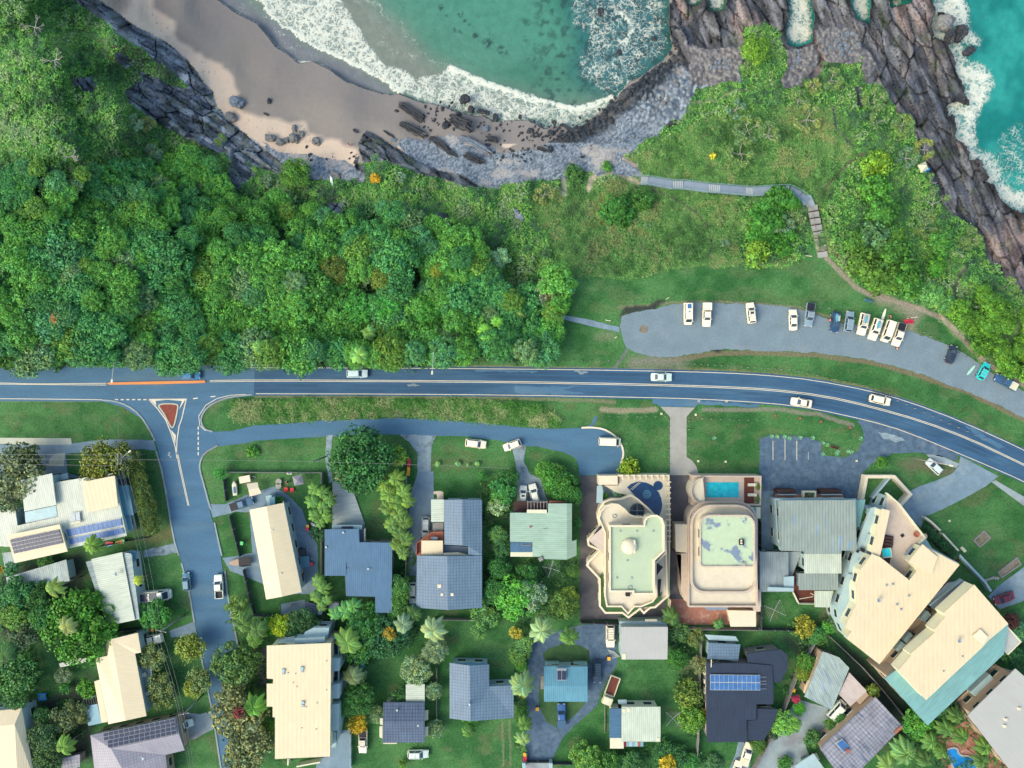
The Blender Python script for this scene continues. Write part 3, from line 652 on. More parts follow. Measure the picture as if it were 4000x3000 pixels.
rockb=sstep(.62,.66,fbm(u/16,v/18,3,99))*wr; kelp=np.maximum(kelp,rockb)
body=body*(1 - .82*kelp[...,None])+np.array((.018,.04,.04))*.82*kelp[...,None]
zz=-13.8+(fbm(u/30,v/30,3,101) - .5)*.12+sstep(.6,1,F)*.25*fbm(u/8,v/8,3,102)
k=S*(H0 - zz)/H0
sm,nt,b=nodes('sea_mat')
bc=nn(nt,'ShaderNodeAttribute',attribute_name='Col').outputs['Color']; fo=nn(nt,'ShaderNodeAttribute',attribute_name='tone').outputs['Fac']
pos=nn(nt,'ShaderNodeNewGeometry').outputs['Position']
nz=nn(nt,'ShaderNodeTexNoise'); nz.inputs['Scale'].default_value=.9; nz.inputs['Detail'].default_value=4; nt.links.new(pos,nz.inputs['Vector'])
off=nn(nt,'ShaderNodeVectorMath',operation='SCALE'); nt.links.new(nz.outputs['Color'],off.inputs[0]); off.inputs['Scale'].default_value=1.6
ad=nn(nt,'ShaderNodeVectorMath',operation='ADD'); nt.links.new(pos,ad.inputs[0]); nt.links.new(off.outputs[0],ad.inputs[1])
def M(op,a,b_=None,clamp=False):
    n=nn(nt,'ShaderNodeMath',operation=op); n.use_clamp=clamp
    for i,x in enumerate((a,b_)):
        if x is None: continue
        if isinstance(x,(int,float)): n.inputs[i].default_value=x
        else: nt.links.new(x,n.inputs[i])
    return n.outputs[0]
webs=[]
for sc_ in (.6,1.5):
    vo=nn(nt,'ShaderNodeTexVoronoi',feature='DISTANCE_TO_EDGE'); vo.inputs['Scale'].default_value=sc_; nt.links.new(ad.outputs[0],vo.inputs['Vector']); webs.append(vo.outputs['Distance'])
e=M('MINIMUM',webs[0],M('MULTIPLY',webs[1],1.6))
nz2=nn(nt,'ShaderNodeTexNoise'); nz2.inputs['Scale'].default_value=.8; nz2.inputs['Detail'].default_value=6; nz2.inputs['Roughness'].default_value=.7; nt.links.new(ad.outputs[0],nz2.inputs['Vector'])
ridge=M('ABSOLUTE',M('SUBTRACT',nz2.outputs['Fac'],.5))
nf=noise_fac(nt,.3,'World',6)
t=M('SUBTRACT',M('MULTIPLY',fo,1.5),M('MULTIPLY',e,2.3)); t=M('SUBTRACT',t,M('MULTIPLY',ridge,4.0)); t=M('SUBTRACT',t,M('MULTIPLY',nf,1.15))
foam=M('MULTIPLY',M('ADD',t,.08),2.2,True); foam=M('MULTIPLY',foam,scale_fac(nt,fo,0,1,.05,.3))
fc=mixc(nt,scale_fac(nt,noise_fac(nt,2.5,'World',4),0,1),(.45,.56,.5),(.68,.64,.46))
bodyc=mulc(nt,bc,scale_fac(nt,noise_fac(nt,.5,'World',5),.88,1.12)); bodyc=mixc(nt,scale_fac(nt,fo,0,.5,.55,1.0),bodyc,(.26,.38,.34))
nt.links.new(mixc(nt,foam,bodyc,fc),b.inputs['Base Color'])
rr=nn(nt,'ShaderNodeMapRange'); rr.inputs[3].default_value=.12; rr.inputs[4].default_value=.8; nt.links.new(foam,rr.inputs[0]); nt.links.new(rr.outputs[0],b.inputs['Roughness'])
b.inputs['IOR'].default_value=1.33
hgt=M('ADD',M('MULTIPLY',foam,.5),noise_fac(nt,1.3,'World',4)); bumpn(nt,b,hgt,.5,.25)
nv2,nu2=u.shape; ii=np.arange(nv2*nu2).reshape(nv2,nu2)
q=np.stack([ii[1:, :-1],ii[1:,1:],ii[:-1,1:],ii[:-1, :-1]],-1).reshape(-1,4)
so=npmesh('sea',np.stack([(u - 2000)*k,-(v - 1500)*k,zz],-1).reshape(-1,3),q,body.reshape(-1,3),sm,True,tone=F.ravel()); so['kind'] = 'structure'

# ------------------------------------------------------------------ roads, drives, paths: sheets on the flat ground
def resample(pts,step=9.0,closed=True):
    out=[]; n=len(pts)
    for i in range(n if closed else n - 1):
        a=pts[i]; b_=pts[(i+1) % n]; L=math.hypot(b_[0] - a[0],b_[1] - a[1]); m=max(1,int(L/step))
        for j in range(m): out.append((a[0]+(b_[0] - a[0])*j/m,a[1]+(b_[1] - a[1])*j/m))
    if not closed: out.append(pts[-1])
    return out
def smooth_line(pts,it=2,closed=False):
    for _ in range(it):
        o=[] if closed else [pts[0]]; n=len(pts)
        for i in range(n if closed else n - 1):
            a=pts[i]; b_=pts[(i+1) % n]
            o += [(a[0]*.75+b_[0]*.25,a[1]*.75+b_[1]*.25),(a[0]*.25+b_[0]*.75,a[1]*.25+b_[1]*.75)]
        if not closed: o.append(pts[-1])
        pts=o
    return pts
def sheet(name,poly,z,mat,rough=0.0,seed=0,kind='structure'):
    if rough:
        r=resample(poly,7.0); r=[(a+(float(fbm(np.array(a/16.),np.array(b_/16.),3,200+seed)) - .5)*2*rough,b_+(float(fbm(np.array(a/16.),np.array(b_/16.),3,300+seed)) - .5)*2*rough) for a,b_ in r]
    else: r=poly
    mb=MB(); mb.slab([W(a,b_,z) for a,b_ in r],.25)
    o=mb.build(name,MT[mat]); 
    if kind: o['kind']=kind
    return o
ROAD_T=[(-400,1440),(0,1440),(400,1438),(1000,1436),(1500,1438),(2000,1441),(2500,1448),(2800,1455),(3000,1466),(3180,1485),(3390,1525),(3540,1566),(3750,1644),(4000,1757),(4400,1960)]
ROAD_B=[(-400,1557),(0,1558),(400,1561),(450,1564),(960,1540),(1000,1538),(1500,1539),(2000,1543),(2500,1552),(2730,1558),(3000,1574),(3170,1594),(3390,1642),(3540,1686),(3800,1794),(4000,1880),(4400,2080)]
off_=lambda L,d: [(a,b_+d) for a,b_ in L]
sheet('main_road',off_(ROAD_T,-7)+off_(ROAD_B,7)[::-1],.03,'asphalt_dark',2,1)
sheet('old_road_surface',[(-400,1433),(995,1429),(992,1546),(860,1560),(560,1640),(480,1590),(400,1568),(-400,1566)],.045,'asphalt')
SIDE_L=[(385,1562),(440,1563),(500,1580),(550,1615),(590,1680),(610,1730),(640,1850),(680,2100),(741,2300),(764,2435),(791,2571),(818,2707),(836,2829),(859,2955),(880,3100),(900,3250)]
SIDE_R=[(960,1540),(900,1547),(850,1562),(805,1588),(780,1630),(785,1665),(800,1680),(830,1688),(850,1742),(795,1770),(777,1805),(777,1835),(796,1900),(814,1971),(859,2152),(886,2333),(913,2449),(950,2640),(985,2850),(1010,3100),(1030,3250)]
sheet('side_street',SIDE_L[:]+SIDE_R[::-1],.06,'asphalt',0)
SV_T=[(825,1686),(900,1685),(1000,1662),(1104,1657),(1235,1644),(1407,1639),(1542,1632),(1768,1644),(1904,1653),(2000,1666),(2068,1671),(2135,1675),(2271,1671),(2312,1669),(2357,1675),(2389,1693),(2411,1711),(2429,1739),(2436,1775),(2425,1811),(2416,1855)]
SV_B=[(2262,1856),(2262,1830),(2250,1790),(2200,1765),(2100,1745),(2040,1740),(2000,1728),(1930,1718),(1800,1703),(1700,1702),(1500,1696),(1400,1697),(1290,1705),(1200,1709),(1100,1715),(1000,1722),(930,1735),(845,1744)]
sheet('service_road',SV_T+SV_B,.045,'asphalt',3,3)
CARP=[(2430,1235),(2470,1220),(2560,1207),(2620,1190),(2700,1180),(2850,1185),(3000,1190),(3100,1204),(3200,1235),(3300,1262),(3400,1270),(3530,1285),(3600,1310),(3700,1345),(3780,1390),(3850,1440),(3900,1475),(4000,1530),(4100,1590),(4400,1760),(4400,1880),(4100,1690),(4000,1635),(3900,1580),(3800,1540),(3700,1500),(3600,1460),(3500,1430),(3400,1407),(3300,1390),(3150,1376),(3000,1370),(2900,1366),(2830,1364),(2780,1370),(2700,1384),(2620,1395),(2520,1388),(2450,1360),(2430,1310),(2422,1270)]
sheet('car_park',CARP,.04,'asphalt_pale',6,4)
sheet('foreshore_path',[(2130,1222),(2200,1230),(2300,1248),(2420,1278),(2420,1298),(2300,1272),(2210,1250),(2130,1240)],.05,'concrete_blue',2,5)
sheet('villa_driveway',[(2580,1589),(2715,1592),(2682,1628),(2682,1785),(2705,1800),(2722,1825),(2730,1856),(2605,1856),(2617,1846),(2617,1628)],.05,'concrete_warm')
sheet('driveway_joint',[(2545,1556),(2745,1560),(2716,1590),(2578,1588)],.042,'asphalt',3,6)
sheet('villa_lane',[(2618,1856),(2695,1856),(2697,2340),(2620,2340)],.055,'brown_paving')
sheet('mansion_forecourt',[(2968,1715),(3010,1700),(3150,1705),(3205,1725),(3215,1780),(3300,1788),(3350,1760),(3375,1715),(3370,1670),(3350,1645),(3380,1630),(3560,1688),(3745,1772),(3740,1800),(3600,1766),(3480,1772),(3400,1815),(3365,1855),(3372,1900),(3366,1958),(3025,1960),(3022,1930),(2968,1935)],.05,'asphalt_patchy',5,7)
sheet('side_drive',[(2972,1918),(3022,1918),(3022,2150),(2972,2150)],.06,'concrete_blue')
sheet('tower_driveway',[(3752,1782),(3900,1860),(3850,1900),(3760,1950),(3680,1990),(3610,2020),(3598,2062),(3560,2030),(3510,1972),(3540,1925),(3590,1900),(3650,1880),(3720,1850),(3745,1820)],.05,'concrete_blue')
sheet('footpath',[(3618,1774),(3670,1778),(3748,1812),(3735,1828),(3640,1800)],.05,'concrete')
sheet('footpath',[(3873,1882),(3890,1876),(4120,2010),(4120,2050),(4010,1984)],.055,'concrete')
sheet('east_driveway',[(4120,2180),(4000,2215),(3900,2290),(3860,2330),(3905,2380),(3990,2350),(4040,2330),(4120,2320)],.05,'concrete_blue')
sheet('pavement_slab',[(-300,1710),(0,1710),(277,1712),(280,1736),(180,1738),(60,1735),(-300,1728)],.055,'concrete_pale')
sheet('west_drive',[(-300,1729),(60,1736),(180,1738),(280,1732),(400,1718),(480,1716),(600,1720),(612,1762),(560,1755),(470,1758),(360,1765),(280,1770),(255,1775),(265,1850),(330,1865),(-300,1900)],.05,'concrete_blue',2,8)
sheet('kerb_apron',[(190,1820),(195,1790),(215,1772),(255,1768),(248,1822)],.06,'concrete_pale')
sheet('gravel_drive',[(1560,1696),(1705,1702),(1685,1740),(1682,1850),(1694,1860),(1694,2060),(1686,2090),(1626,2130),(1626,2400),(1598,2400),(1594,2050),(1600,1940),(1632,1850),(1630,1770),(1600,1730)],.05,'gravel',3,9)
sheet('concrete_drive',[(1636,1842),(1693,1842),(1693,1950),(1684,2090),(1626,2120),(1626,2395),(1597,2395),(1595,2010),(1612,1930)],.06,'concrete_blue')
sheet('gravel_drive',[(1990,1724),(2055,1740),(2045,1800),(2070,1850),(2110,1870),(2140,1960),(2020,1970),(2020,1850),(2008,1780)],.05,'gravel',3,10)
sheet('boat_drive',[(820,1968),(880,1970),(960,1935),(1070,1900),(1120,1930),(1180,1990),(1205,2060),(1240,2130),(1245,2320),(1130,2320),(900,2230),(868,2180),(985,2160),(975,2000),(920,2000),(830,2022)],.05,'concrete_blue',2,11)
sheet('timber_driveway',[(1298,1881),(1330,1885),(1382,1925),(1424,2044),(1424,2068),(1298,2068)],.25,'deck_grey')
sheet('gravel_strip',[(1275,1700),(1300,1700),(1290,1800),(1300,1885),(1285,1885),(1270,1790)],.05,'gravel',2,12)
sheet('gravel_patch',[(560,2150),(690,2120),(705,2160),(600,2172),(560,2180)],.05,'gravel',6,13)
sheet('concrete_apron',[(662,2464),(760,2428),(770,2480),(668,2490)],.05,'concrete_blue')
sheet('grey_driveway',[(690,2795),(745,2785),(780,2790),(826,2778),(834,2848),(790,2870),(760,2888),(722,2890),(700,2850)],.05,'concrete')
sheet('block_parking',[(1289,2855),(1372,2850),(1375,3020),(1230,3020),(1240,2960),(1289,2955)],.05,'concrete_blue')
sheet('block_entry',[(950,2620),(1000,2540),(1042,2530),(1042,2680),(1010,2690),(1000,2650)],.05,'brown_paving')
sheet('ring_drive',[(2060,2490),(2130,2480),(2270,2440),(2410,2435),(2412,2590),(2350,2700),(2330,2760),(2260,2820),(2200,2880),(2160,2960),(2150,2975),(2055,2975),(2058,2700),(2060,2600)],.04,'asphalt_patchy',3,14)
grass_isle=sheet('island_lawn',[(2105,2700),(2110,2640),(2300,2640),(2285,2750),(2240,2800),(2180,2845),(2135,2820),(2105,2760)],.08,'asphalt',2,15)
plain('lawn_plain',(.04,.1,.03),.9,.25,.6,coord='World',col2=(.07,.13,.05)); grass_isle.data.materials[0]=MT['lawn_plain']
s_=sheet('island_scrub',[(2150,2530),(2230,2505),(2300,2540),(2305,2590),(2250,2600),(2140,2590),(2120,2560)],.08,'asphalt',8,16); s_.data.materials[0]=MT['lawn_plain']
sheet('entry_slab',[(2048,2968),(2150,2968),(2160,3060),(2045,3060)],.06,'concrete')
sheet('fork_drive',[(3110,2730),(3250,2770),(3270,2850),(3200,2880),(3140,2890),(3160,2950),(3180,3010),(3130,3060),(2900,3060),(2945,3000),(2960,2960),(3020,2880),(3060,2820)],.05,'concrete',3,17)
sheet('ute_drive',[(2885,2895),(2940,2890),(2930,2990),(2900,3060),(2820,3060),(2855,2990),(2875,2940)],.05,'concrete_blue')
sheet('brick_courtyard',[(2618,2335),(2958,2335),(2958,2440),(2618,2440)],.05,'red_paving')
sheet('brown_driveway',[(2266,1856),(2338,1860),(2345,2330),(2450,2425),(2600,2330),(2604,2420),(2266,2420)],.05,'brown_paving')
sheet('tiki_courtyard',[(3660,2880),(3800,2800),(4020,3020),(4000,3060),(3700,3060)],.05,'red_paving')
sheet('patio_slab',[(1098,2360),(1190,2342),(1195,2400),(1098,2400)],.06,'concrete_blue')
sheet('hardstand',[(2030,2110),(2030,2110),(2031,2111)],.01,'concrete') if False else None
sheet('worn_path',[(2290,1668),(2310,1655),(2322,1628),(2335,1624),(2330,1640),(2312,1672)],.05,'asphalt',1,18)
for i,(q_,m_) in enumerate((([(1850,1442),(1900,1440),(2000,1443),(2100,1447),(2080,1455),(1960,1452),(1860,1452)],'asphalt'),([(2010,1508),(2130,1512),(2285,1505),(2200,1520),(2290,1540),(2100,1540),(2010,1535)],'asphalt'),([(1590,1500),(1640,1502),(1620,1510),(1595,1508)],'asphalt_pale'),([(3770,1665),(3800,1670),(3860,1710),(3930,1750),(3900,1752),(3830,1715)],'asphalt'),([(2550,1560),(2740,1566),(2960,1580),(2960,1592),(2730,1580),(2545,1574)],'asphalt'),([(2240,1450),(2280,1447),(2300,1455),(2260,1462)],'asphalt_pale'),
    ([(3430,1690),(3500,1700),(3540,1720),(3500,1725),(3450,1712)],'gravel'),([(1000,1440),(1990,1444),(1990,1460),(1000,1456)],'asphalt_dark'),([(560,1700),(590,1720),(640,1990),(620,1990)],'asphalt_pale'))): sheet('road_patch',q_,.062 if i<7 else .05,m_,6,30+i) if i<7 else None
# traffic island, orange median, kerbs
isl=thing('traffic_island','triangular traffic island filled with red aggregate at the side street mouth','traffic island',W(665,1615))
tri_=smooth_line([(612,1577),(695,1577),(697,1592),(683,1660),(674,1673),(664,1660),(640,1612)],2,True)
MB().strip([W(*p) for p in tri_],.28,.02,.2,True).build('kerb',MT['concrete_pale'],isl); MB().prism([W(*p) for p in tri_],.03,.17).build('infill',MT['red_aggregate'],isl)
med=[(418,1498),(430,1494),(600,1490),(800,1486),(806,1491),(800,1496),(600,1501),(430,1503)]
mo=MB().prism([W(*p) for p in med],.03,.22).build('median_strip',MT['orange']); tag(mo,'long narrow raised orange median strip in the middle of the main road','median')
kb=MB()
def kerb(pts,w=.34,h=.17): kb.strip([W(*p) for p in smooth_line(pts,1)],w,-.1,h)
kerb([(400,1563),(450,1567),(500,1584),(548,1620),(588,1682),(606,1722)]); kerb([(611,1762),(638,1852),(678,2102),(700,2170)]); kerb([(710,2200),(739,2302),(760,2430)]); kerb([(772,2490),(789,2573),(816,2709),(830,2775)]); kerb([(842,2850),(857,2957),(890,3150)])
kerb([(985,1541),(900,1551),(855,1565),(810,1590),(785,1630),(789,1660),(802,1678),(832,1686)]); kerb([(852,1740),(800,1768),(781,1805),(781,1837),(800,1902),(818,1972),(825,1990)]); kerb([(838,2040),(863,2154),(868,2170)]); kerb([(880,2230),(890,2335),(917,2451),(952,2640),(990,2880)])
kb.build('kerbs',MT['concrete'])['kind'] = 'structure'
cul=thing('cul_de_sac_kerb','curved white concrete kerb edging the service road turning head','kerb',W(2436,1775)); MB().strip([W(*p) for p in smooth_line(SV_T[-9:-1],1)],.4,-.1,.22).build('kerb',MT['white_paint'],cul)
# painted lines
mk=MB()
def line(pts,w=.13,z=.075,sm=1,dash=None):
    pts=smooth_line(pts,sm) if sm else pts
    if dash:
        r=resample(pts,2.0,False); a,g=dash; i=0; n=int(a/2); m=int(g/2)
        while i+n<len(r): mk.strip([W(*p) for p in r[i:i+n+1:max(1,n)]],w,z - .02,z); i += n+m
    else: mk.strip([W(*p) for p in pts],w,z - .02,z)
line([(870,1437)]+ROAD_T[3:]); line(ROAD_B[5:]); line([(-400,1556),(0,1557),(400,1561),(440,1564),(500,1581),(548,1617),(585,1680),(606,1716)])
CL=[(820,1489),(1000,1486),(1500,1488),(2000,1492),(2500,1502),(2800,1511),(3000,1521),(3217,1546),(3410,1590),(3608,1647),(3793,1717),(3967,1800),(4300,1960)]
line(off_(CL,-2.6)); line(off_(CL,2.6)); line([(-400,1494),(0,1495),(130,1500),(415,1497)]); line([(-400,1500),(0,1500),(130,1502),(415,1504)])
line([(450,1561),(575,1561)],.22,.085,0,(12,10)); line([(755,1557),(850,1547)],.22,.085,0,(18,50)); line([(775,1666),(775,1782)],.25,.085,0,(12,8))
line([(582,1560),(728,1559),(712,1630),(700,1665),(692,1720),(690,1775)],.2,.085,0); line([(582,1560),(615,1595),(648,1640),(668,1690),(685,1745),(692,1790)],.2,.085,0)
line([(692,1775),(700,1820),(735,1975)],.14,.085,0); line([(696,1775),(705,1820),(739,1975)],.14,.085,0)
mk.prism([W(*p) for p in ((668,1678),(688,1700),(685,1735))],.07,.085); mk.prism([W(*p) for p in ((660,1562),(724,1561),(700,1600),(712,1566))],.07,.085); mk.prism([W(*p) for p in ((588,1562),(645,1563),(608,1566),(612,1585))],.07,.085)
line([(960,1540),(900,1544),(850,1556),(805,1582),(777,1625),(781,1662),(800,1680),(830,1687)],.13,.085,0)
for x in (3019,3066,3112): line([(x,1722 if x != 3066 else 1716),(x,1797)],.12,.075,0)
line([(3157,1765),(3157,1797)],.06,.075,0)
for s_,x,y in ((((0,0),(0,8)),2726,1563),(((6,0),(6,8)),2726,1563),(((0,4),(6,4)),2726,1563),(((0,8),(3,0),(6,8)),2832,1564),(((8,8),(8,0),(13,0)),2832,1564),(((8,4),(12,4)),2832,1564),(((0,0),(6,0),(6,6),(0,6),(0,12),(8,12)),658,1768),(((2,20),(6,16),(6,22)),662,1766)): line([(x+a,y+b_) for a,b_ in s_],.09,.085,0)
mk.build('road_markings',MT['white_paint'])['kind'] = 'structure'
wt=MB()
for d_ in (-38,-20,20,38): wt.strip([W(*p) for p in smooth_line(off_(CL,d_),2)],.75,.02,.037)
wt.build('wheel_tracks',MT['wheel_track'])['kind'] = 'structure'
# raised reflectors beside the centre line
for i in range(14):
    a=300+i*190; b_=float(np.interp(a,[p[0] for p in CL],[p[1] for p in CL])) if a>820 else None
# steps from the lawn up to the boardwalk
st=thing('timber_steps','flight of broad timber edged steps between grass and the boardwalk','steps',W(3200,880,-3))
for i in range(8):
    t=i/7; c0=(3174+t*38,800+t*182); z=-3.9+t*3.6; o_=(19,-4); d_=(4,20)
    q_=[(c0[0] - 19,c0[1]+3),(c0[0]+19,c0[1] - 3),(c0[0]+22,c0[1]+20),(c0[0] - 16,c0[1]+26)]
    MB().slab([W(a,b_,z+.35) for a,b_ in q_],.5).build('tread',MT['concrete_warm'],st); MB().tube([W(*q_[0],z+.36),W(*q_[1],z+.36)],.08).build('edging_board',MT['timber_dark'],st)
MB().tube([W(3168,810,-3.2),W(3206,985,.3)],.06).build('stringer',MT['timber_grey'],st)
sheet('landing',[(3138,765),(3168,760),(3186,805),(3158,812),(3140,795)],-3.35,'concrete',2,20)
# the boardwalk: ramps and stairs with green rails
bw=thing('boardwalk','long grey boardwalk with pale green handrails crossing the grassy headland','boardwalk',W(2800,730,-5))
BWP=[(2503,707,-9.4),(2530,710,-9.0),(2630,722,-8.6),(2667,728,-8.1),(2768,743,-7.6),(2812,750,-7.1),(2915,762,-6.5),(2942,765,-6.2),(3042,770,-5.5),(3082,771,-4.6),(3140,800,-4.0) ]
BWP=[(2503,705,-9.0),(2530,706,-8.6),(2628,722,-8.3),(2668,722,-7.9),(2768,735,-7.6),(2813,738,-7.1),(2913,747,-6.8),(2943,749,-6.5),(3040,742,-6.2),(3083,743,-5.6),(3125,765,-5.2),(3153,790,-3.6)]
BWP=[(a,b_,max(zat(a,b_)+.9,-9.0 if i<2 else -99)) for i,(a,b_,c_) in enumerate(BWP)]
dk=MB(); stp=MB(); rl=[]
for i in range(len(BWP) - 1):
    a=W(*BWP[i]); b_=W(*BWP[i+1]); t=(b_ - a); t.z=0; t.normalize(); nn_=Vector((-t.y,t.x,0))*1.0
    MB().slab([a+nn_,b_+nn_,b_ - nn_,a - nn_],.18).build('stair_flight' if i in (0,2,4,6,8) else 'deck',MT['walk_grey'],bw)
    if i in (0,2,4,6,8):
        k_=6
        tr=MB()
        for j in range(k_):
            c=a.lerp(b_,(j+.5)/k_); tr.box(c+Vector((0,0,.06)),((b_ - a).length/k_*.6,1.7,.06),math.atan2(t.y,t.x))
        tr.build('stair_treads',MT['galv'],bw)
    for sgn in (1,-1):
        rr_=MB(); p0=a+nn_*sgn*.98; p1_=b_+nn_*sgn*.98
        for h in (.5,1.0): rr_.tube([p0+Vector((0,0,h)),p1_+Vector((0,0,h))],.045,5)
        m=max(1,round((p1_ - p0).length/2.2))
        for j in range(m+1): c=p0.lerp(p1_,j/m); rr_.tube([c+Vector((0,0,-1.4)),c+Vector((0,0,1.05))],.05,5)
        rr_.build('handrail',MT['rail_green'],bw)

# ------------------------------------------------------------------ vegetation
def quads_from(P,Nn,size,rng,aspect=1.0):
    """square leaf cards: centres P (n,3),normals Nn,half sizes"""
    n=len(P); Nn=Nn/(np.linalg.norm(Nn,axis=1,keepdims=True)+1e-9)
    r=rng.normal(size=(n,3)); t=np.cross(Nn,r); t /= (np.linalg.norm(t,axis=1,keepdims=True)+1e-9); b=np.cross(Nn,t)
    s=size[:,None]; t=t*s; b=b*s*aspect
    V = np.stack([P - t, P - b * .7, P + t, P + b * .7], 1)      # lozenge leaves
    return V.reshape(-1,3),np.arange(4*n).reshape(n,4)
def crown_mesh(name,seed,nl,per,lr=(.2,.34),ls=.085,H=.75,fill=.8):
    """unit crown (radius 1,dome height H) of leafy lobes round a dark core"""
    rng=np.random.default_rng(seed); Ps,Ns,Ts=[],[],[]
    k=0; cs=[]
    while k<nl:
        a=rng.uniform(0,2*math.pi); r=math.sqrt(rng.uniform(0,1))*fill
        zc=H*math.sqrt(max(0,1 - (r/fill) ** 2*.9))*rng.uniform(.72,1.0) - .1
        cs.append((r*math.cos(a),r*math.sin(a),zc,rng.uniform(*lr))); k += 1
    for (x,y,z,R) in cs:
        d=rng.normal(size=(per,3)); d[:,2]=np.abs(d[:,2])*.9+.05; d /= np.linalg.norm(d,axis=1,keepdims=True)
        rr=R*rng.uniform(.75,1.08,per)
        Ps.append(np.array([x,y,z])+d*rr[:,None]*np.array([1,1,.8])); Ns.append(d+rng.normal(size=(per,3))*.45)
        Ts.append(np.full(per,rng.uniform(.66,1.4))*rng.uniform(.65,1.45,per))
    P=np.concatenate(Ps); N_=np.concatenate(Ns); T=np.concatenate(Ts)
    V,F=quads_from(P,N_,rng.uniform(.7,1.3,len(P))*ls,rng); T=np.repeat(T,4)
    # inner mass: lumpy closed dome so that little light passes
    nu_,nv_=14,6; cv=[]
    for j in range(nv_+1):
        for i in range(nu_):
            th=2*math.pi*i/nu_; ph=math.pi/2*j/nv_; rad=.72*fill*(1+.12*math.sin(3*th+seed))
            cv.append((rad*math.cos(th)*math.cos(ph),rad*math.sin(th)*math.cos(ph),H*.72*math.sin(ph) - .1))
    base=len(V); cf=[(base+j*nu_+i,base+j*nu_+(i+1) % nu_,base+(j+1)*nu_+(i+1) % nu_,base+(j+1)*nu_+i) for j in range(nv_) for i in range(nu_)]
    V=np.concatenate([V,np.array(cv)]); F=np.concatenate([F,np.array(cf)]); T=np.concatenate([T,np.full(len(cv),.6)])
    return V,F,T
def trunk_mb(h,r,spread=.5,seed=1):
    rg=random.Random(seed); m=MB(); m.tube([(0,0,-1.2),(0.05,0,h*.3),(rg.uniform(-.1,.1),rg.uniform(-.1,.1),h*.62)],r,7,r*.6)
    for i in range(5):
        a=i*1.26+rg.uniform(-.3,.3); m.tube([(0,0,h*.45+i*.04*h),(math.cos(a)*spread*.5,math.sin(a)*spread*.5,h*.72),(math.cos(a)*spread,math.sin(a)*spread,h*.95)],r*.5,5,r*.15)
    return m
CROWNS = {}
def crown_kind(kind):
    if kind in CROWNS: return CROWNS[kind]
    P_=dict(dense=[(11,70,42,(.15,.26),.05,.7),(12,80,40,(.14,.24),.05,.65),(13,64,44,(.16,.28),.052,.72),(14,75,42,(.14,.26),.05,.6)],
              small=[(21,26,40,(.24,.38),.1,.7),(22,22,44,(.26,.4),.1,.65),(23,30,38,(.22,.36),.095,.75)],
              airy=[(31,44,32,(.14,.28),.055,.5),(32,50,28,(.12,.26),.055,.55)],
              fine=[(41,90,46,(.12,.2),.038,.62),(42,100,44,(.11,.19),.038,.6)])[kind]
    out=[]
    for a in P_:
        V,F,T=crown_mesh('crown',*a); out.append((V,F,T))
    CROWNS[kind]=out; return out
TREE_PROTO = {}
tcount=[0]
def tree(name,label,cat,u,v,rpx,h,kind='dense',col=(.05,.11,.03),group=None,variant=None,z=None,squash=(1,1),trunk='bark'):
    """crown centre seen at photo position (u,v),radius rpx photo pixels,crown top at h metres above ground"""
    tcount[0] += 1; ks=crown_kind(kind); k=(tcount[0] if variant is None else variant) % len(ks)
    zg=zat(u,v) if z is None else z
    zc=zg+h*.75; c=W(u,v,zc); R=rpx*S*(H0 - zc)/H0
    key=(kind,k)
    rz=random.uniform(0,6.28); tone=random.uniform(.85,1.15)*(1 if name == 'forest_tree' else .84); cc=(col[0]*tone,col[1]*tone,col[2]*tone,1)
    R *= 1.16 if 'forest' in name or 'thicket' in name else 1.25; Hc=R*.75 if R*.75<h*.7 else h*.7
    if key not in TREE_PROTO:
        r=thing(name,label,cat,(c.x,c.y,zg),0,group)
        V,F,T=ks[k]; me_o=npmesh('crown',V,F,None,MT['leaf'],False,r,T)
        tk=trunk_mb(1.0,.05,.45,k).build('trunk',MT[trunk],r,True,False)
        TREE_PROTO[key]=r
    else:
        p=TREE_PROTO[key]; r=dup(p,(c.x,c.y,zg)); r.name=name
        r['label']=label; r['category']=cat
        if group: r['group']=group
        elif 'group' in r: del r['group']
    for ch in r.children:
        if ch.name.startswith('crown'): ch.scale=(R*squash[0],R*squash[1],R*.8); ch.location=(0,0,max(.1,h - R*.8*.72)); ch.rotation_euler=(0,0,rz if squash==(1,1) else 0); ch.color=cc
        else: ch.scale=(R*.8,R*.8,h*.85)
    return r
GREENS=[(.045,.125,.03),(.035,.115,.04),(.035,.105,.045),(.06,.125,.025),(.03,.09,.035),(.05,.12,.035),(.07,.13,.025),(.045,.1,.04)]
# the forest above the road ---------------------------------------------
rg=random.Random(3)
pts=[]; tries=0
while len(pts)<285 and tries<60000:
    tries += 1; a=rg.uniform(-60,2240); b_=rg.uniform(560,1425); 
    if not inpoly(np.array([[a]]),np.array([[b_]]),FOREST)[0,0]: continue
    if b_<760: rr_s=1
    if b_>1395 and a<2240: b_=rg.uniform(1340,1392)
    rr=rg.choice([48,60,72,85]) if b_>850 else rg.choice([36,44,54])
    if any((a - p[0]) ** 2+(b_ - p[1]) ** 2<(.70*min(rr,p[2])+.25*max(rr,p[2])) ** 2 for p in pts): continue
    if any((a - g0) ** 2+(b_ - g1) ** 2<g2 ** 2 for g0,g1,g2 in ((160,735,50),(430,840,34),(515,880,40),(690,935,42),(60,1100,45),(1440,1125,60),(1600,1155,60),(1360,1120,40),(1960,1215,40),(2030,1210,40))): continue
    pts.append((a,b_,rr))
fs = {'deep green': (.04,.125,.045),'bright green': (.06,.155,.035),'olive green': (.075,.14,.03),'blue green': (.05,.135,.06),'grey green': (.085,.14,.07)}
names_=list(fs)
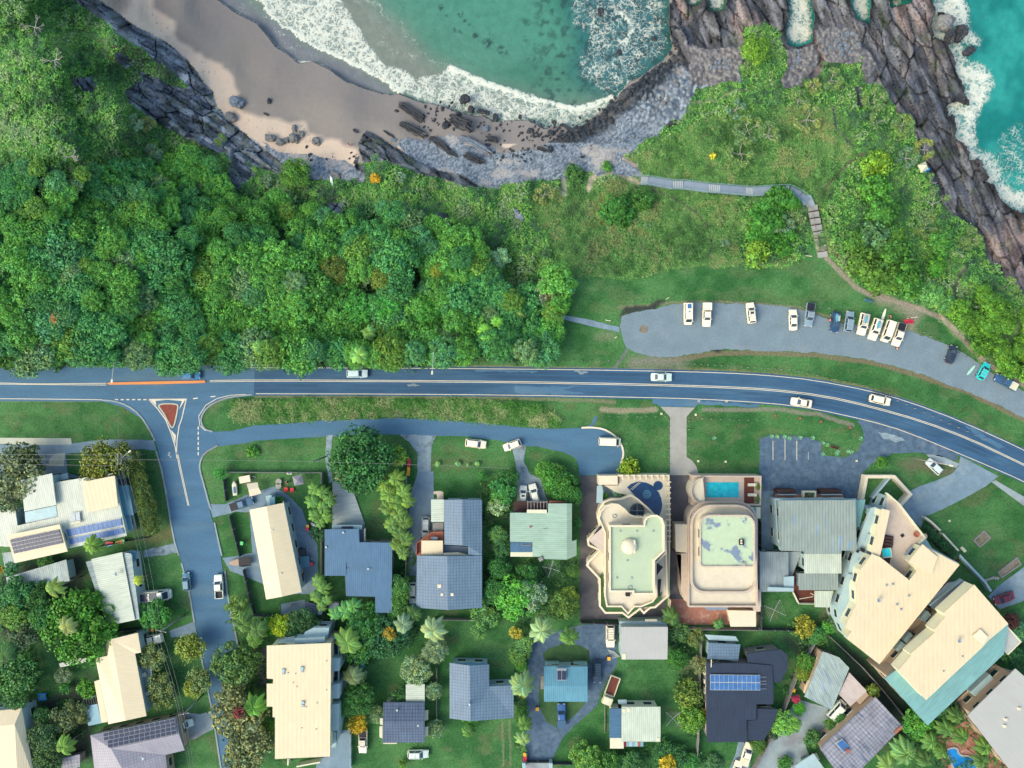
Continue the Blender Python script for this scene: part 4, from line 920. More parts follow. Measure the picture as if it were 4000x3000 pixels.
for a,b_,rr in pts:
    q_=float(fbm(np.array(a/240.),np.array(b_/240.),2,77)); j=0 if q_<.42 else 1
    if rg.random()<.38: j=rg.choice([0,1,2,3,4])
    nm=names_[j]; h=rg.uniform(6.5,8.8) if b_>900 else rg.uniform(4,5.6)
    tree('forest_tree','leafy %s tree in the dense forest between the road and the beach' % nm,'tree',a,b_,rr,h,'dense' if rg.random()<.72 else 'fine',fs[nm],nm + ' trees of the coastal forest')
# overhanging and distinct trees round the forest
for nm,lb,u_,v_,r_,h_,kd,c_ in (
    ('forest_tree','olive green tree leaning out over the main road behind the silver moving car',1530,1375,68,9,'dense',(.075,.13,.025)),
    ('forest_tree','deep green tree hanging over the road above the orange median',745,1400,62,9,'dense',(.035,.1,.035)),
    ('forest_tree','rust coloured dying crown in the western forest',235,1250,24,8,'small',(.3,.12,.05)),
    ('forest_tree','round dark tree at the end of the forest beside the lawn',2110,1340,82,7,'dense',(.035,.12,.028)),
    ('forest_tree','purplish grey shrubby tree beside the blue bench on the lawn',2150,1140,62,6,'airy',(.12,.12,.085)),
    ('forest_tree','bright green tree between grey shrubby tree and lawn path',2190,1185,38,5,'small',(.045,.14,.025)),
    ('forest_tree','pale green umbrella shaped tree at the forest edge on the grassy slope',1950,1010,44,5,'airy',(.16,.26,.16)),
    ('forest_tree','dense round green tree standing alone above the beach rocks',1150,672,62,5,'fine',(.055,.12,.025)),
    ('forest_tree','brownish green tree above the narrow dark gully',1310,1060,58,8,'dense',(.09,.11,.03)),
    ('forest_tree','olive brown tree with a rusty patch beside the gully',1500,1090,50,8,'dense',(.09,.12,.025)),
    ('forest_tree','lime green forest tree south of the gully, western one',1410,1200,66,8,'fine',(.045,.16,.035)),
    ('forest_tree','lime green forest tree south of the gully, middle one',1520,1200,62,8,'fine',(.045,.17,.035)),
    ('forest_tree','lime green forest tree south of the gully, eastern one',1660,1220,66,8,'fine',(.05,.16,.03)),
    ('forest_tree','golden green tussock tree in the eastern forest',1720,1060,40,7,'fine',(.14,.16,.03)),
    ('forest_tree','pale grey bare tree among green crowns near the street lamp',1670,1340,46,7,'airy',(.13,.16,.11)),
    ('orange_shrub','orange flowering shrub on the cliff above the pebbles',1465,697,17,2,'small',(.55,.26,.02)),
    ('headland_tree','bright yellow green bush among the rocks at the top of the headland',2955,190,52,4,'dense',(.09,.16,.025)),
    ('headland_tree','dark bush west of the timber steps on the headland lawn',3010,860,70,3.5,'small',(.04,.13,.025)),
    ('headland_tree','yellow green bush at the bottom of the dark headland thicket',2960,990,44,3,'small',(.1,.17,.025)),
    ('headland_tree','dark leafy bush just under the boardwalk bend',3040,780,50,3,'small',(.045,.13,.025)),
    ('headland_tree','green bush between the boardwalk and the grassy hollow',2420,820,62,3,'small',(.04,.13,.03)),
    ('headland_tree','low green bush joining the hollow, nearer the boardwalk',2510,780,40,2.5,'small',(.05,.13,.03)),
    ('headland_tree','small green bush beside the sandy path to the pebble shore',2240,680,34,2.5,'small',(.05,.11,.035)),
    ('headland_tree','tiny green bush on sandy track by the pebbles',2370,650,20,1.5,'small',(.06,.15,.03)),
    ('headland_tree','yellow green bush right of the mid headland path',3430,640,48,3.5,'small',(.12,.2,.025)),
    ('headland_tree','dark green bush above the mid headland thicket',3420,740,52,4,'small',(.05,.14,.025)),
    ('headland_tree','dark green bush with curling leaves in the mid thicket',3450,830,62,4,'small',(.05,.14,.03)),
    ('headland_tree','olive bush at the thicket edge over the brown dry grass',3370,1030,52,4,'small',(.07,.13,.025)),
    ('headland_tree','olive bush in the middle of the big eastern thicket',3450,1080,60,4,'small',(.06,.12,.025)),
    ('headland_tree','dark bush at the eastern end of the big thicket',3550,1090,58,4,'small',(.04,.11,.02)),
    ('headland_tree','dark green bush at the top of the big thicket',3500,1000,62,4,'small',(.045,.12,.025)),
    ('headland_tree','blue green bush between the thicket and the two white trees',3420,930,56,4,'small',(.06,.12,.06)),
    ('headland_tree','bright bush east of the thicket above the worn path',3660,1040,36,3,'small',(.06,.17,.025)),
    ('headland_tree','round pale green shrub mound left of the narrow dark path',3650,1150,46,2.5,'fine',(.09,.2,.07)),
    ('headland_tree','pale green shrub mound beside the narrow dark path',3705,1190,38,2.5,'fine',(.085,.19,.06)),
    ('headland_tree','upper bush on the seaward slope near the pandanus roots',3680,960,44,3,'small',(.05,.14,.03))):
    tree(nm,lb,'shrub' if ('bush' in lb or 'shrub' in lb) else 'tree',u_,v_,r_,h_,kd,c_)
# the waxy hedge thicket in the east corner, and other repeated thicket shrubs
for i in range(34):
    for _ in range(99):
        a=rg.uniform(3720,4060); b_=rg.uniform(1120,1480)
        if inpoly(np.array([[a]]),np.array([[b_]]),[(3740,1190),(3820,1130),(3900,1160),(4070,1230),(4070,1500),(3940,1450),(3830,1370),(3750,1290)])[0,0]: break
    tree('thicket_shrub','waxy yellow green shrub of the thicket east of the car park','shrub',a,b_,rg.uniform(28,44),2.6,'small',(.07,.15,.022),'shrubs of the thicket east of the car park')
for i in range(26):
    a=rg.uniform(3300,3600); b_=rg.uniform(900,1130)
    if not inpoly(np.array([[a]]),np.array([[b_]]),[(3300,960),(3400,880),(3560,900),(3620,1010),(3600,1140),(3480,1130),(3380,1080),(3310,1010)])[0,0]: continue
    tree('thicket_shrub','dark olive shrub in the thicket between the lawn path and the sea','shrub',a,b_,rg.uniform(26,40),3,'small',(.055,.12,.025),'shrubs of the central headland thicket')
for i in range(16):
    a=rg.uniform(2910,3130); b_=rg.uniform(770,1010)
    if not inpoly(np.array([[a]]),np.array([[b_]]),[(2920,760),(3110,770),(3150,850),(3110,960),(3010,1020),(2920,1000),(2950,880)])[0,0]: continue
    tree('thicket_shrub','glossy green shrub in the thicket beside the timber steps','shrub',a,b_,rg.uniform(26,40),2.6,'small',(.045,.14,.025),'shrubs of the thicket by the steps')
# scrub: low leafy cover over every wild slope --------------------------------
def stuff_cover(name,label,cat,mask_fn,n,box,size,pal,hs=(.1,.7),seed=5,k=5,mat='scrub_mat',spread=.8,narrow=1.0,flat=.7):
    rng=np.random.default_rng(seed); a=rng.uniform(box[0],box[2],n); b_=rng.uniform(box[1],box[3],n)
    m=mask_fn(a,b_); a=a[m]; b_=b_[m]; n=len(a)
    zg=base_z(a,b_)+(fbm(a/26,b_/26,4,51) - .5)*1.6*sstep(0,60,edge_v(a) - b_)
    nz=fbm(a/42,b_/42,4,52); z=zg+hs[0]+(hs[1] - hs[0])*sstep(.35,.75,nz)*rng.uniform(.6,1,n)
    kk=S*(H0 - z)/H0; P=np.stack([(a - 2000)*kk,-(b_ - 1500)*kk,z],-1)
    P=np.repeat(P,k,0)+rng.normal(size=(n*k,3))*np.array([spread,spread,spread*.45])*size*1.2
    N_=rng.normal(size=(n*k,3))*.55; N_[:,2]=np.abs(N_[:,2])+flat
    V,F=quads_from(P,N_,rng.uniform(.6,1.3,n*k)*size,rng,narrow)
    h1=fbm(a/75,b_/75,4,53); h2=fbm(a/20,b_/20,3,54); sel=np.clip(sstep(.3,.7,h1*.6+h2*.4)*(len(pal) - 1),0,len(pal) - 1.001)
    i0=sel.astype(int); f=(sel - i0)[:,None]; pal=np.array(pal); c=pal[i0]*(1 - f)+pal[i0+1]*f
    c=np.repeat(np.repeat(c,k,0)*rng.uniform(.7,1.3,n*k)[:,None],4,0)
    o=npmesh(name,V,F,c,MT[mat]); tag(o,label,cat,None,'stuff'); return o
def look(arr):
    """nearest-sample a domain array at photo positions"""
    def f(a,b_):
        i=np.clip(np.searchsorted(DOM_U,a),0,len(DOM_U) - 1); j=np.clip(np.searchsorted(DOM_V,b_),0,len(DOM_V) - 1); return arr[j,i]
    return f
PATHM=np.zeros(U.shape,bool)
for L_,w_ in (([(3215,970),(3230,1010),(3290,1070),(3340,1120),(3400,1150),(3500,1175),(3590,1205),(3680,1240),(3740,1300),(3800,1370),(3870,1430),(3950,1480),(4080,1540)],16),([(3730,1230),(3735,1170),(3730,1120),(3760,1060),(3800,1020)],8),([(2480,735),(2560,745),(2640,780),(2720,830),(2770,890),(2780,960),(2770,1010)],5),([(3215,740),(3270,690),(3310,640),(3380,600)],6),
    ([(3255,420),(3265,500),(3300,540),(3340,580)],6),([(2300,740),(2310,700),(2340,680),(2400,668),(2440,690),(2490,715)],14),([(2205,760),(2205,700),(2240,670)],14),([(2710,400),(2800,395),(2860,355),(2920,350)],5),([(3174,790),(3190,880),(3215,975)],26),([(2500,706),(2630,722),(2770,737),(2940,750),(3085,745),(3155,790)],26),([(3170,850),(3190,960)],12),([(2130,1230),(2300,1258),(2430,1290)],16)):
    PATHM |= dline(U,V,L_)<w_
GRASSY=inpoly(Uw,Vw,[(2050,760),(2160,740),(2400,700),(2480,600),(2700,500),(2900,420),(3300,430),(3360,600),(3280,700),(3220,820),(3260,1000),(3200,1000),(3150,800),(2900,760),(2900,1030),(2600,1060),(2400,1100),(2200,1080),(2150,950)])
fw=look((cls==0) & ~lawn & ~forest & ~PATHM & ~GRASSY); gw=look((cls==0) & ~lawn & ~forest & ~PATHM & GRASSY); ff=look(forest)
WILD=[(.06,.13,.06),(.08,.23,.06),(.12,.32,.06),(.18,.37,.07),(.21,.33,.14)]
stuff_cover('coastal_scrub','low leafy green scrub covering the slopes and the headland','scrub',fw,105000,(-150,-120,4150,1260),.2,WILD,(.1,1.3),5,5)
stuff_cover('headland_grass','long tufted grass on the open headland and hollow','grass',gw,56000,(1990,400,3400,1110),.2,[(.07,.16,.045),(.11,.27,.065),(.15,.31,.08),(.23,.29,.1)],(.05,.5),6,5,narrow=.45,flat=.5)
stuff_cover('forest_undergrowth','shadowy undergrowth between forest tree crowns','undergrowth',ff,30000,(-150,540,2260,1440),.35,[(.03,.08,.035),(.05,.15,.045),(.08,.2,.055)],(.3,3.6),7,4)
# tall grass strip between main road and service road
TG=[(900,1572),(960,1560),(1040,1566),(1200,1556),(1500,1562),(1800,1560),(2060,1572),(2140,1600),(2200,1640),(2190,1668),(2050,1662),(1900,1650),(1760,1640),(1560,1628),(1400,1634),(1230,1640),(1100,1652),(960,1656),(905,1640)]
stuff_cover('tall_grass','tall pale tussock grass filling the strip between the two roads','grass',lambda a,b_: inpoly(a+(fbm(a/30,b_/30,3,9) - .5)*40,b_+(fbm(a/30,b_/30,3,10) - .5)*20,TG),15000,(850,1540,2250,1690),.3,[(.06,.2,.035),(.1,.28,.055),(.2,.33,.1),(.33,.4,.16)],(.1,.9),8,4,narrow=.22,flat=.3)
stuff_cover('verge_grass','rough tufts of grass along the road verge and car park bank','grass',lambda a,b_: (dline(a,b_,[(2650,1425),(2900,1435),(3200,1450),(3400,1490),(3600,1550),(3800,1640),(4000,1740)])<22) & (fbm(a/30,b_/30,3,19)>.45),12000,(2600,1380,4050,1780),.12,[(.04,.1,.02),(.07,.13,.03),(.16,.15,.07)],(.02,.15),9,3,narrow=.4)
# pandanus and dead branching trees --------------------------------------------
def rosette(m,c,r,n,droop=.35,w=.05,rgx=random,up=.6):
    for i in range(n):
        a=2*math.pi*i/n+rgx.uniform(-.15,.15); el=rgx.uniform(.05,up+.4); L=r*rgx.uniform(.75,1.1)
        d=Vector((math.cos(a),math.sin(a),0)); s_=Vector((-d.y,d.x,0))*w*r/1.0
        p0=c; p1=c+d*L*.5+Vector((0,0,L*.5*el)); p2=c+d*L+Vector((0,0,L*(.5*el - droop)))
        m.add([p0 - s_*.6,p0+s_*.6,p1+s_,p1 - s_,p2],[(0,1,2,3),(3,2,4)])
def limb(m,p,d,L,r,depth,rgx,ends):
    q_=p+d*L; mid=p.lerp(q_,.5)+Vector((rgx.uniform(-.1,.1),rgx.uniform(-.1,.1),rgx.uniform(-.05,.1)))*L
    m.tube([p,mid,q_],r,5,r*.7)
    if depth==0: ends.append(q_); return
    for i in range(2 if rgx.random()<.7 else 3):
        nd=(d+Vector((rgx.uniform(-1,1),rgx.uniform(-1,1),rgx.uniform(-.15,.3)))*.8).normalized(); limb(m,q_,nd,L*rgx.uniform(.65,.85),r*.66,depth - 1,rgx,ends)
def branching(label,u,v,r,h,col,leaves=True,seed=1,depth=3,name='pandanus_tree',cat='tree',mat='bark_pale',frac=1.0,gp=None):
    rgx=random.Random(seed); zg=zat(u,v); c=W(u,v,zg+h); root=thing(name,label,cat,(c.x,c.y,zg - .1),0,gp); m=MB(); ends=[]
    nb=4 if h>1.6 else 0; m.tube([(0,0,-.5),(.1,.1,h*.45)],.13,6,.11)
    for i in range(nb):
        a=i*6.28/nb+rgx.uniform(-.5,.5); limb(m,Vector((.1,.1,h*.4)),Vector((math.cos(a),math.sin(a),.35)).normalized(),r*S*.33,.075,depth - 1,rgx,ends)
    m.build('branches',MT[mat],root,False,False)
    if leaves:
        lm=MB()
        if h <= 1.6: rosette(lm,Vector((0,0,h*.5)),r*S*1.1,26,.4,.05,rgx,1.2)
        for e_ in ends:
            if rgx.random()<frac: rosette(lm,e_,.85,16,.4,.09,rgx)
        T_=None; o=lm.build('leaves',MT['leaf'],root,False,False); n_=len(o.data.vertices); at=o.data.attributes.new('tone','FLOAT','POINT'); at.data.foreach_set('value',np.repeat(RNG.uniform(.6,1.35,(n_+4) // 5),5)[:n_].astype(np.float32)); o.color=(*col,1)
    return root
PG=(.085,.125,.05); PB=(.08,.125,.085); PY=(.13,.14,.055)
for i,(lb,u_,v_,r_,h_,c_,lv,fr) in enumerate((
    ('pandanus with bare pale branches left of the long headland track',3165,455,62,3.5,PY,1,.55),('spreading pandanus above the bare branched one on the headland',3130,385,46,3,PG,1,.9),
    ('pandanus with white twisting branches by the pebble gully',3260,300,48,3.2,PG,1,.6),('scraggly pandanus left of the pebble gully',3185,330,36,2.6,PY,1,.8),
    ('pandanus with pale coiled branches on the edge of the rock shelf',3430,385,52,3.2,PG,1,.6),('bushy pandanus below the coiled one near the rock shelf',3440,470,50,3,PG,1,1),
    ('pandanus on the black rocks with grey branches showing',3540,480,44,3,PG,1,.6),('rounded blue green pandanus beside the black rock gully',3555,610,52,3,PB,1,1),
    ('pandanus with pale forked trunk over the east rocks',3625,575,46,3,PY,1,.5),('leafless looking tree with white net of branches at the rock edge',3650,705,34,3,PG,1,.15),
    ('large pale branched tree spreading over the eastern rocks',3665,790,62,3.5,PG,1,.25),('grey stick tree inland of the large pale branched tree',3625,890,50,3.2,PG,1,.2),
    ('pandanus bush at the foot of the eastern slope',3800,930,46,3,PG,1,.8),('rounded pandanus at the far east end of the rocks',3955,1120,46,3,PG,1,1),
    ('dense pandanus clump left of the sea track in the upper headland',3010,520,62,3,PG,1,1),('pandanus clump above the big dense one, with bare sticks',2930,500,62,3,PG,1,.8),('pandanus clump with bluish rosettes near the pebble bank',2880,420,46,2.6,PB,1,1),('pandanus clump beside the yellow rosette plant',2900,590,60,3,PG,1,.9),
    ('blue grey pandanus beside the timber steps',3070,885,56,3.2,PB,1,1),('small pandanus touching the top of the timber steps',3135,855,30,2.8,PG,1,1),('driftwood coloured forked pandanus in the western hollow',2125,755,46,3,PY,1,.25),
    ('teal pandanus on the western cliff beside the rock face',510,470,34,3,PB,1,1),('golden green pandanus on the western cliff',560,478,34,3,PY,1,1),('teal pandanus at the bottom of the western cliff',590,590,46,3,PB,1,1),('small teal pandanus at the foot of the western rocks',850,540,30,2.4,PG,1,1),
    ('blue pandanus above the orange flowering shrub',1560,690,28,2.4,PB,1,1),('small pandanus nearest the promontory rocks',1460,612,20,2,PB,1,1),('pandanus in the scrub near the pebble bank of the cove',1690,720,26,2.4,PG,1,1),('teal pandanus beside the lone round tree above the beach',1035,700,30,2.4,PB,1,1),('pandanus high in the forest near the pale rock ledges',895,812,26,4,PB,1,1),('pandanus at the forest edge below the cove scrub',1275,870,34,4,PB,1,1),
    ('agave like pandanus alone in the grassy hollow',2535,880,18,1.2,PB,1,1),('blue green rosette plant on the grassy hollow slope',2838,952,26,1.5,PB,1,1),('yellow rosette plant in the upper headland grass',2787,607,17,1,(.5,.38,.03),1,1))):
    branching(lb,u_,v_,r_,h_,c_,bool(lv),100+i,(4 if r_>40 and fr<1 else 3) if r_>30 else 2,frac=min(1,fr+.25))
for i,(lb,u_,v_,r_,h_) in enumerate((('dead tree with white radiating branches in the middle of the forest',1275,1230,44,10),('tangle of pale dead branches at the eastern forest edge',2000,1130,52,8),('dead grey tree beside the lawn path at the forest edge',2040,1245,56,8.5),('dead twiggy tree above the dark gap in the eastern forest',1950,1100,44,8.5),
    ('grey dead tree among the eastern palms',1930,1260,60,9),('dead pale tree just above the lawn path, nearest the bush',2055,1175,42,8),('grey dead branches poking out beside the forest gully',1400,1075,36,9.5),('tiny dead twigs in a gap of the western forest',520,862,26,6),('dead branches on the high western heath',110,90,50,3),('grey twiggy shrub on the western heath',190,220,50,3),('pale dead shrub near the western rock outcrop',260,600,34,3))):
    branching(lb,u_,v_,r_,h_,PG,False,200+i,4,'dead_tree')
# palms -----------------------------------------------------------------
def palm_parts(seed,nfr=15,L=2.6,broad=False):
    rgx=random.Random(seed); m=MB(); tone=[]
    for i in range(nfr):
        a=2*math.pi*i/nfr+rgx.uniform(-.2,.2); el=rgx.uniform(.1,.9); LL=L*rgx.uniform(.8,1.1)
        d=Vector((math.cos(a),math.sin(a),0)); side=Vector((-d.y,d.x,0)); P=[]
        bend=side*rgx.uniform(-.35,.35); tv=rgx.uniform(.7,1.25)
        for k in range(8):
            t=k/7; P.append(d*LL*t*(1 - .18*t*el)+bend*t*t*LL*.5+Vector((0,0,LL*(el*.75*t - (.55+el*.5)*t*t))))
        n0=len(m.v)
        if broad:
            for k in range(7):
                w0,w1=[.34*math.sin(math.pi*min(1,max(0,(x/7 - .22)/.8)))*L/2.6+.03 for x in (k,k+1)]
                for sg in (1,-1): m.add([P[k],P[k+1],P[k+1]+side*sg*w1 - Vector((0,0,w1*.35)),P[k]+side*sg*w0 - Vector((0,0,w0*.35))],[(0,1,2,3)])
        else:
            for k in range(1,8):
                for q_ in range(2):
                    p=P[k - 1].lerp(P[k],.5*q_+.25); t=(k - .5+.5*q_)/7; ll=.75*math.sin(math.pi*(.12+.8*t))*L/2.6
                    f_=(P[k] - P[k - 1]).normalized()
                    for sg in (1,-1):
                        dr=(side*sg+f_*.75).normalized(); wv=f_*.07; m.add([p - wv,p+wv,p+dr*ll+Vector((0,0,-ll*.42))],[(0,1,2)])
        tone += [tv*rgx.uniform(.9,1.1)]*(len(m.v) - n0)
    return m,tone
PALMS = {}
def palm(label,u,v,r,h,col=(.08,.17,.035),kind='palm',seed=0,name='palm_tree',cat='palm',group=None,trunk=True):
    """rosette seen at (u,v),r photo pixels across the radius"""
    zg=zat(u,v); c=W(u,v,zg+h); key=(kind,seed % 3)
    root=thing(name,label,cat,(c.x,c.y,zg),0,group)
    if key not in PALMS:
        m,t=palm_parts(300+seed % 3,15 if kind == 'palm' else 13,1.0,kind != 'palm'); me=bpy.data.meshes.new('fronds'); me.from_pydata(m.v,[],m.f); me.materials.append(MT['leaf'])
        at=me.attributes.new('tone','FLOAT','POINT'); at.data.foreach_set('value',np.array(t,dtype=np.float32)); PALMS[key]=me
    f=bpy.data.objects.new('fronds',PALMS[key]); COL.objects.link(f); f.parent=root; R=r*S*(H0 - zg - h)/H0*1.06; f.scale=(R,R,R); f.location=(0,0,h); f.rotation_euler=(0,0,seed*1.7); f.color=(*col,1)
    if trunk: MB().tube([(0,0,-.1),(.06,.05,h*.5),(0,0,h - .05)],.16,7,.11).build('trunk',MT['palm_bark'],root,True,False)
    return root
PGn=(.065,.12,.03); PDk=(.05,.09,.028); PGr=(.11,.13,.075)
for i,a in enumerate((
    ('leaning palm above the gap between the two western houses',355,2128,44,8.5,(.09,.15,.03)),('yellow green palm between the weathered shed and the round mango tree',208,2300,44,9,(.13,.18,.05)),('small yellow palm at the east wall of the long steel roofed house',536,2268,24,5,(.24,.26,.04)),
    ('ragged palm rising out of the round mango tree',258,2450,44,9,(.16,.17,.07)),('palm behind the shingled shed in the south west',248,2918,46,6,(.1,.17,.04)),('dark palm at the left picture edge',15,2560,50,6,(.05,.1,.04)),
    ('palm at the street corner south of the timber fence, upper left',950,2440,44,7,PDk),('palm at the street corner, beside the yellow shrub',1005,2460,46,7,PDk),('palm at the street corner, lower one',990,2500,40,6,PGn),
    ('tall green palm in front of the large white flats, west side',990,2765,52,7,(.08,.17,.035)),('palm beside the north east corner of the large white flats',1355,2510,62,8,(.11,.18,.05)),('silvery leaved palm east of the flats',1375,2645,46,6,PGr),
    ('grey plumed palm behind the slate roofed house, largest one',1690,2465,56,8,(.2,.23,.13)),('blue grey palm left of the largest plumed one',1575,2440,44,7,(.13,.17,.12)),('dark palm next to the blue grey palm',1615,2400,38,6,PDk),
    ('pale feathery palm at the bottom edge of the outlined lot',2115,2465,56,7,(.17,.22,.12)),('green palm east of the pale feathery one',2225,2490,44,6,PGn),('star shaped palm west of the blue roofed cottage',2040,2680,58,7,(.13,.18,.09)),
    ('palm at the bottom of the hedge row by the slab',2045,2890,34,4.5,(.14,.19,.08)),('palm in the same hedge row, above the lower one',2050,2830,36,4.5,PGn),('small palm near the gable of the grey L shaped house',1830,2860,30,3,PGn),
    ('palm at the corner of the curved villa wall',2625,2415,42,4,PDk),('low palm behind the cream garage',2810,2440,26,2,(.06,.13,.05)),
    ('large star palm left of the blue lagoon pool',3540,2945,62,6.5,(.1,.17,.06)),('palm at the bottom edge near the shingled roof',3470,2990,42,6,(.12,.17,.05)),('palm overhanging the lagoon pool, upper left',3700,2850,44,6,PGn),
    ('palm overhanging the lagoon pool, top',3760,2880,40,6,PGn),('palm between the teal roof and the mauve roof',3740,2800,42,6,PDk),('palm right of the lagoon pool',3850,2920,44,5,PGn),('palm at the lower right of the lagoon pool',3840,2975,40,5,PDk),('palm at the lower left of the lagoon pool',3640,2900,44,6,PGn),('palm in the lower corner of the pool garden',3620,2970,40,5,PDk),('palm left of the brick courtyard in the pool garden',3680,2940,36,5,PGn),
    ('palm hanging over the forest edge above the moving car',1400,1385,44,8,(.12,.22,.06)),('palm at the far left of the roadside forest',1018,1360,44,8,(.1,.18,.05)),('bright palm in the eastern forest',1895,1290,34,8,(.12,.25,.04)),('bright palm below the bright one in the eastern forest',1900,1325,30,8,(.1,.22,.04)),('palm tangled in dead branches near the lawn path',2025,1232,32,7,(.2,.25,.08)),('palm above the fallen trunk of the forest',1530,1345,26,9.5,(.1,.2,.06)),('palm near the middle of the roadside forest',1440,1300,34,8,(.12,.2,.06)),('bright palm near the pandanus in the eastern forest',1942,1255,28,8,(.1,.24,.04)))):
    palm(*a,seed=i)
for i,(u_,v_,r_) in enumerate(((1225,1910,34),(1260,1925,34),(1285,1955,34),(1220,1960,36),(1262,1985,36),(1230,2015,34),(1275,2020,32),(1250,2042,28))): palm('broad leaved palm in the clump west of the timber driveway',u_,v_,r_,4.2,(.07,.125,.03),'broad',i,'bird_of_paradise','palm','broad leaved palms by the timber driveway')
for i,(u_,v_,r_) in enumerate(((1500,1890,44),(1545,1870,44),(1520,1930,46),(1570,1920,44),(1545,1965,46),(1590,1960,34),(1510,1985,36),(1555,2010,40),(1580,2040,40),(1530,2050,40),(1560,2085,38),(1585,2110,36),(1550,2130,36),(1575,2160,34))): palm('feathery palm in the row between the dark blue roof and the gravel drive',u_,v_,r_,5.5,(.09,.14,.03) if i<6 else (.07,.11,.03),'broad' if i % 2 else 'palm',i,'palm_tree','palm','palms in the row beside the gravel drive')
for i,(u_,v_,r_) in enumerate(((1240,2270,34),(1265,2300,34),(1235,2330,34),(1275,2345,30),(1255,2370,28))): palm('broad leaved palm in the clump below the long cream roof',u_,v_,r_,4,(.075,.13,.035),'broad',i,'bird_of_paradise','palm','broad leaved palms below the cream roof')
for i,(u_,v_,r_) in enumerate(((1345,2390,46),(1380,2370,40),(1400,2430,44),(1310,2400,34))): palm('banana like palm in the garden behind the dark blue roof',u_,v_,r_,5,(.06,.15,.05),'broad',i,'banana_palm','palm','banana palms behind the dark blue roof')
for i,(u_,v_,r_) in enumerate(((1710,1812,14),(1790,1812,14),(1828,1816,8),(1865,1812,12))): palm('young plant in the row on the front lawn of the slate roofed house',u_,v_,r_,.8,(.12,.22,.09),'palm',i,'young_palm','plant','young plants in a row on the lawn',trunk=False)
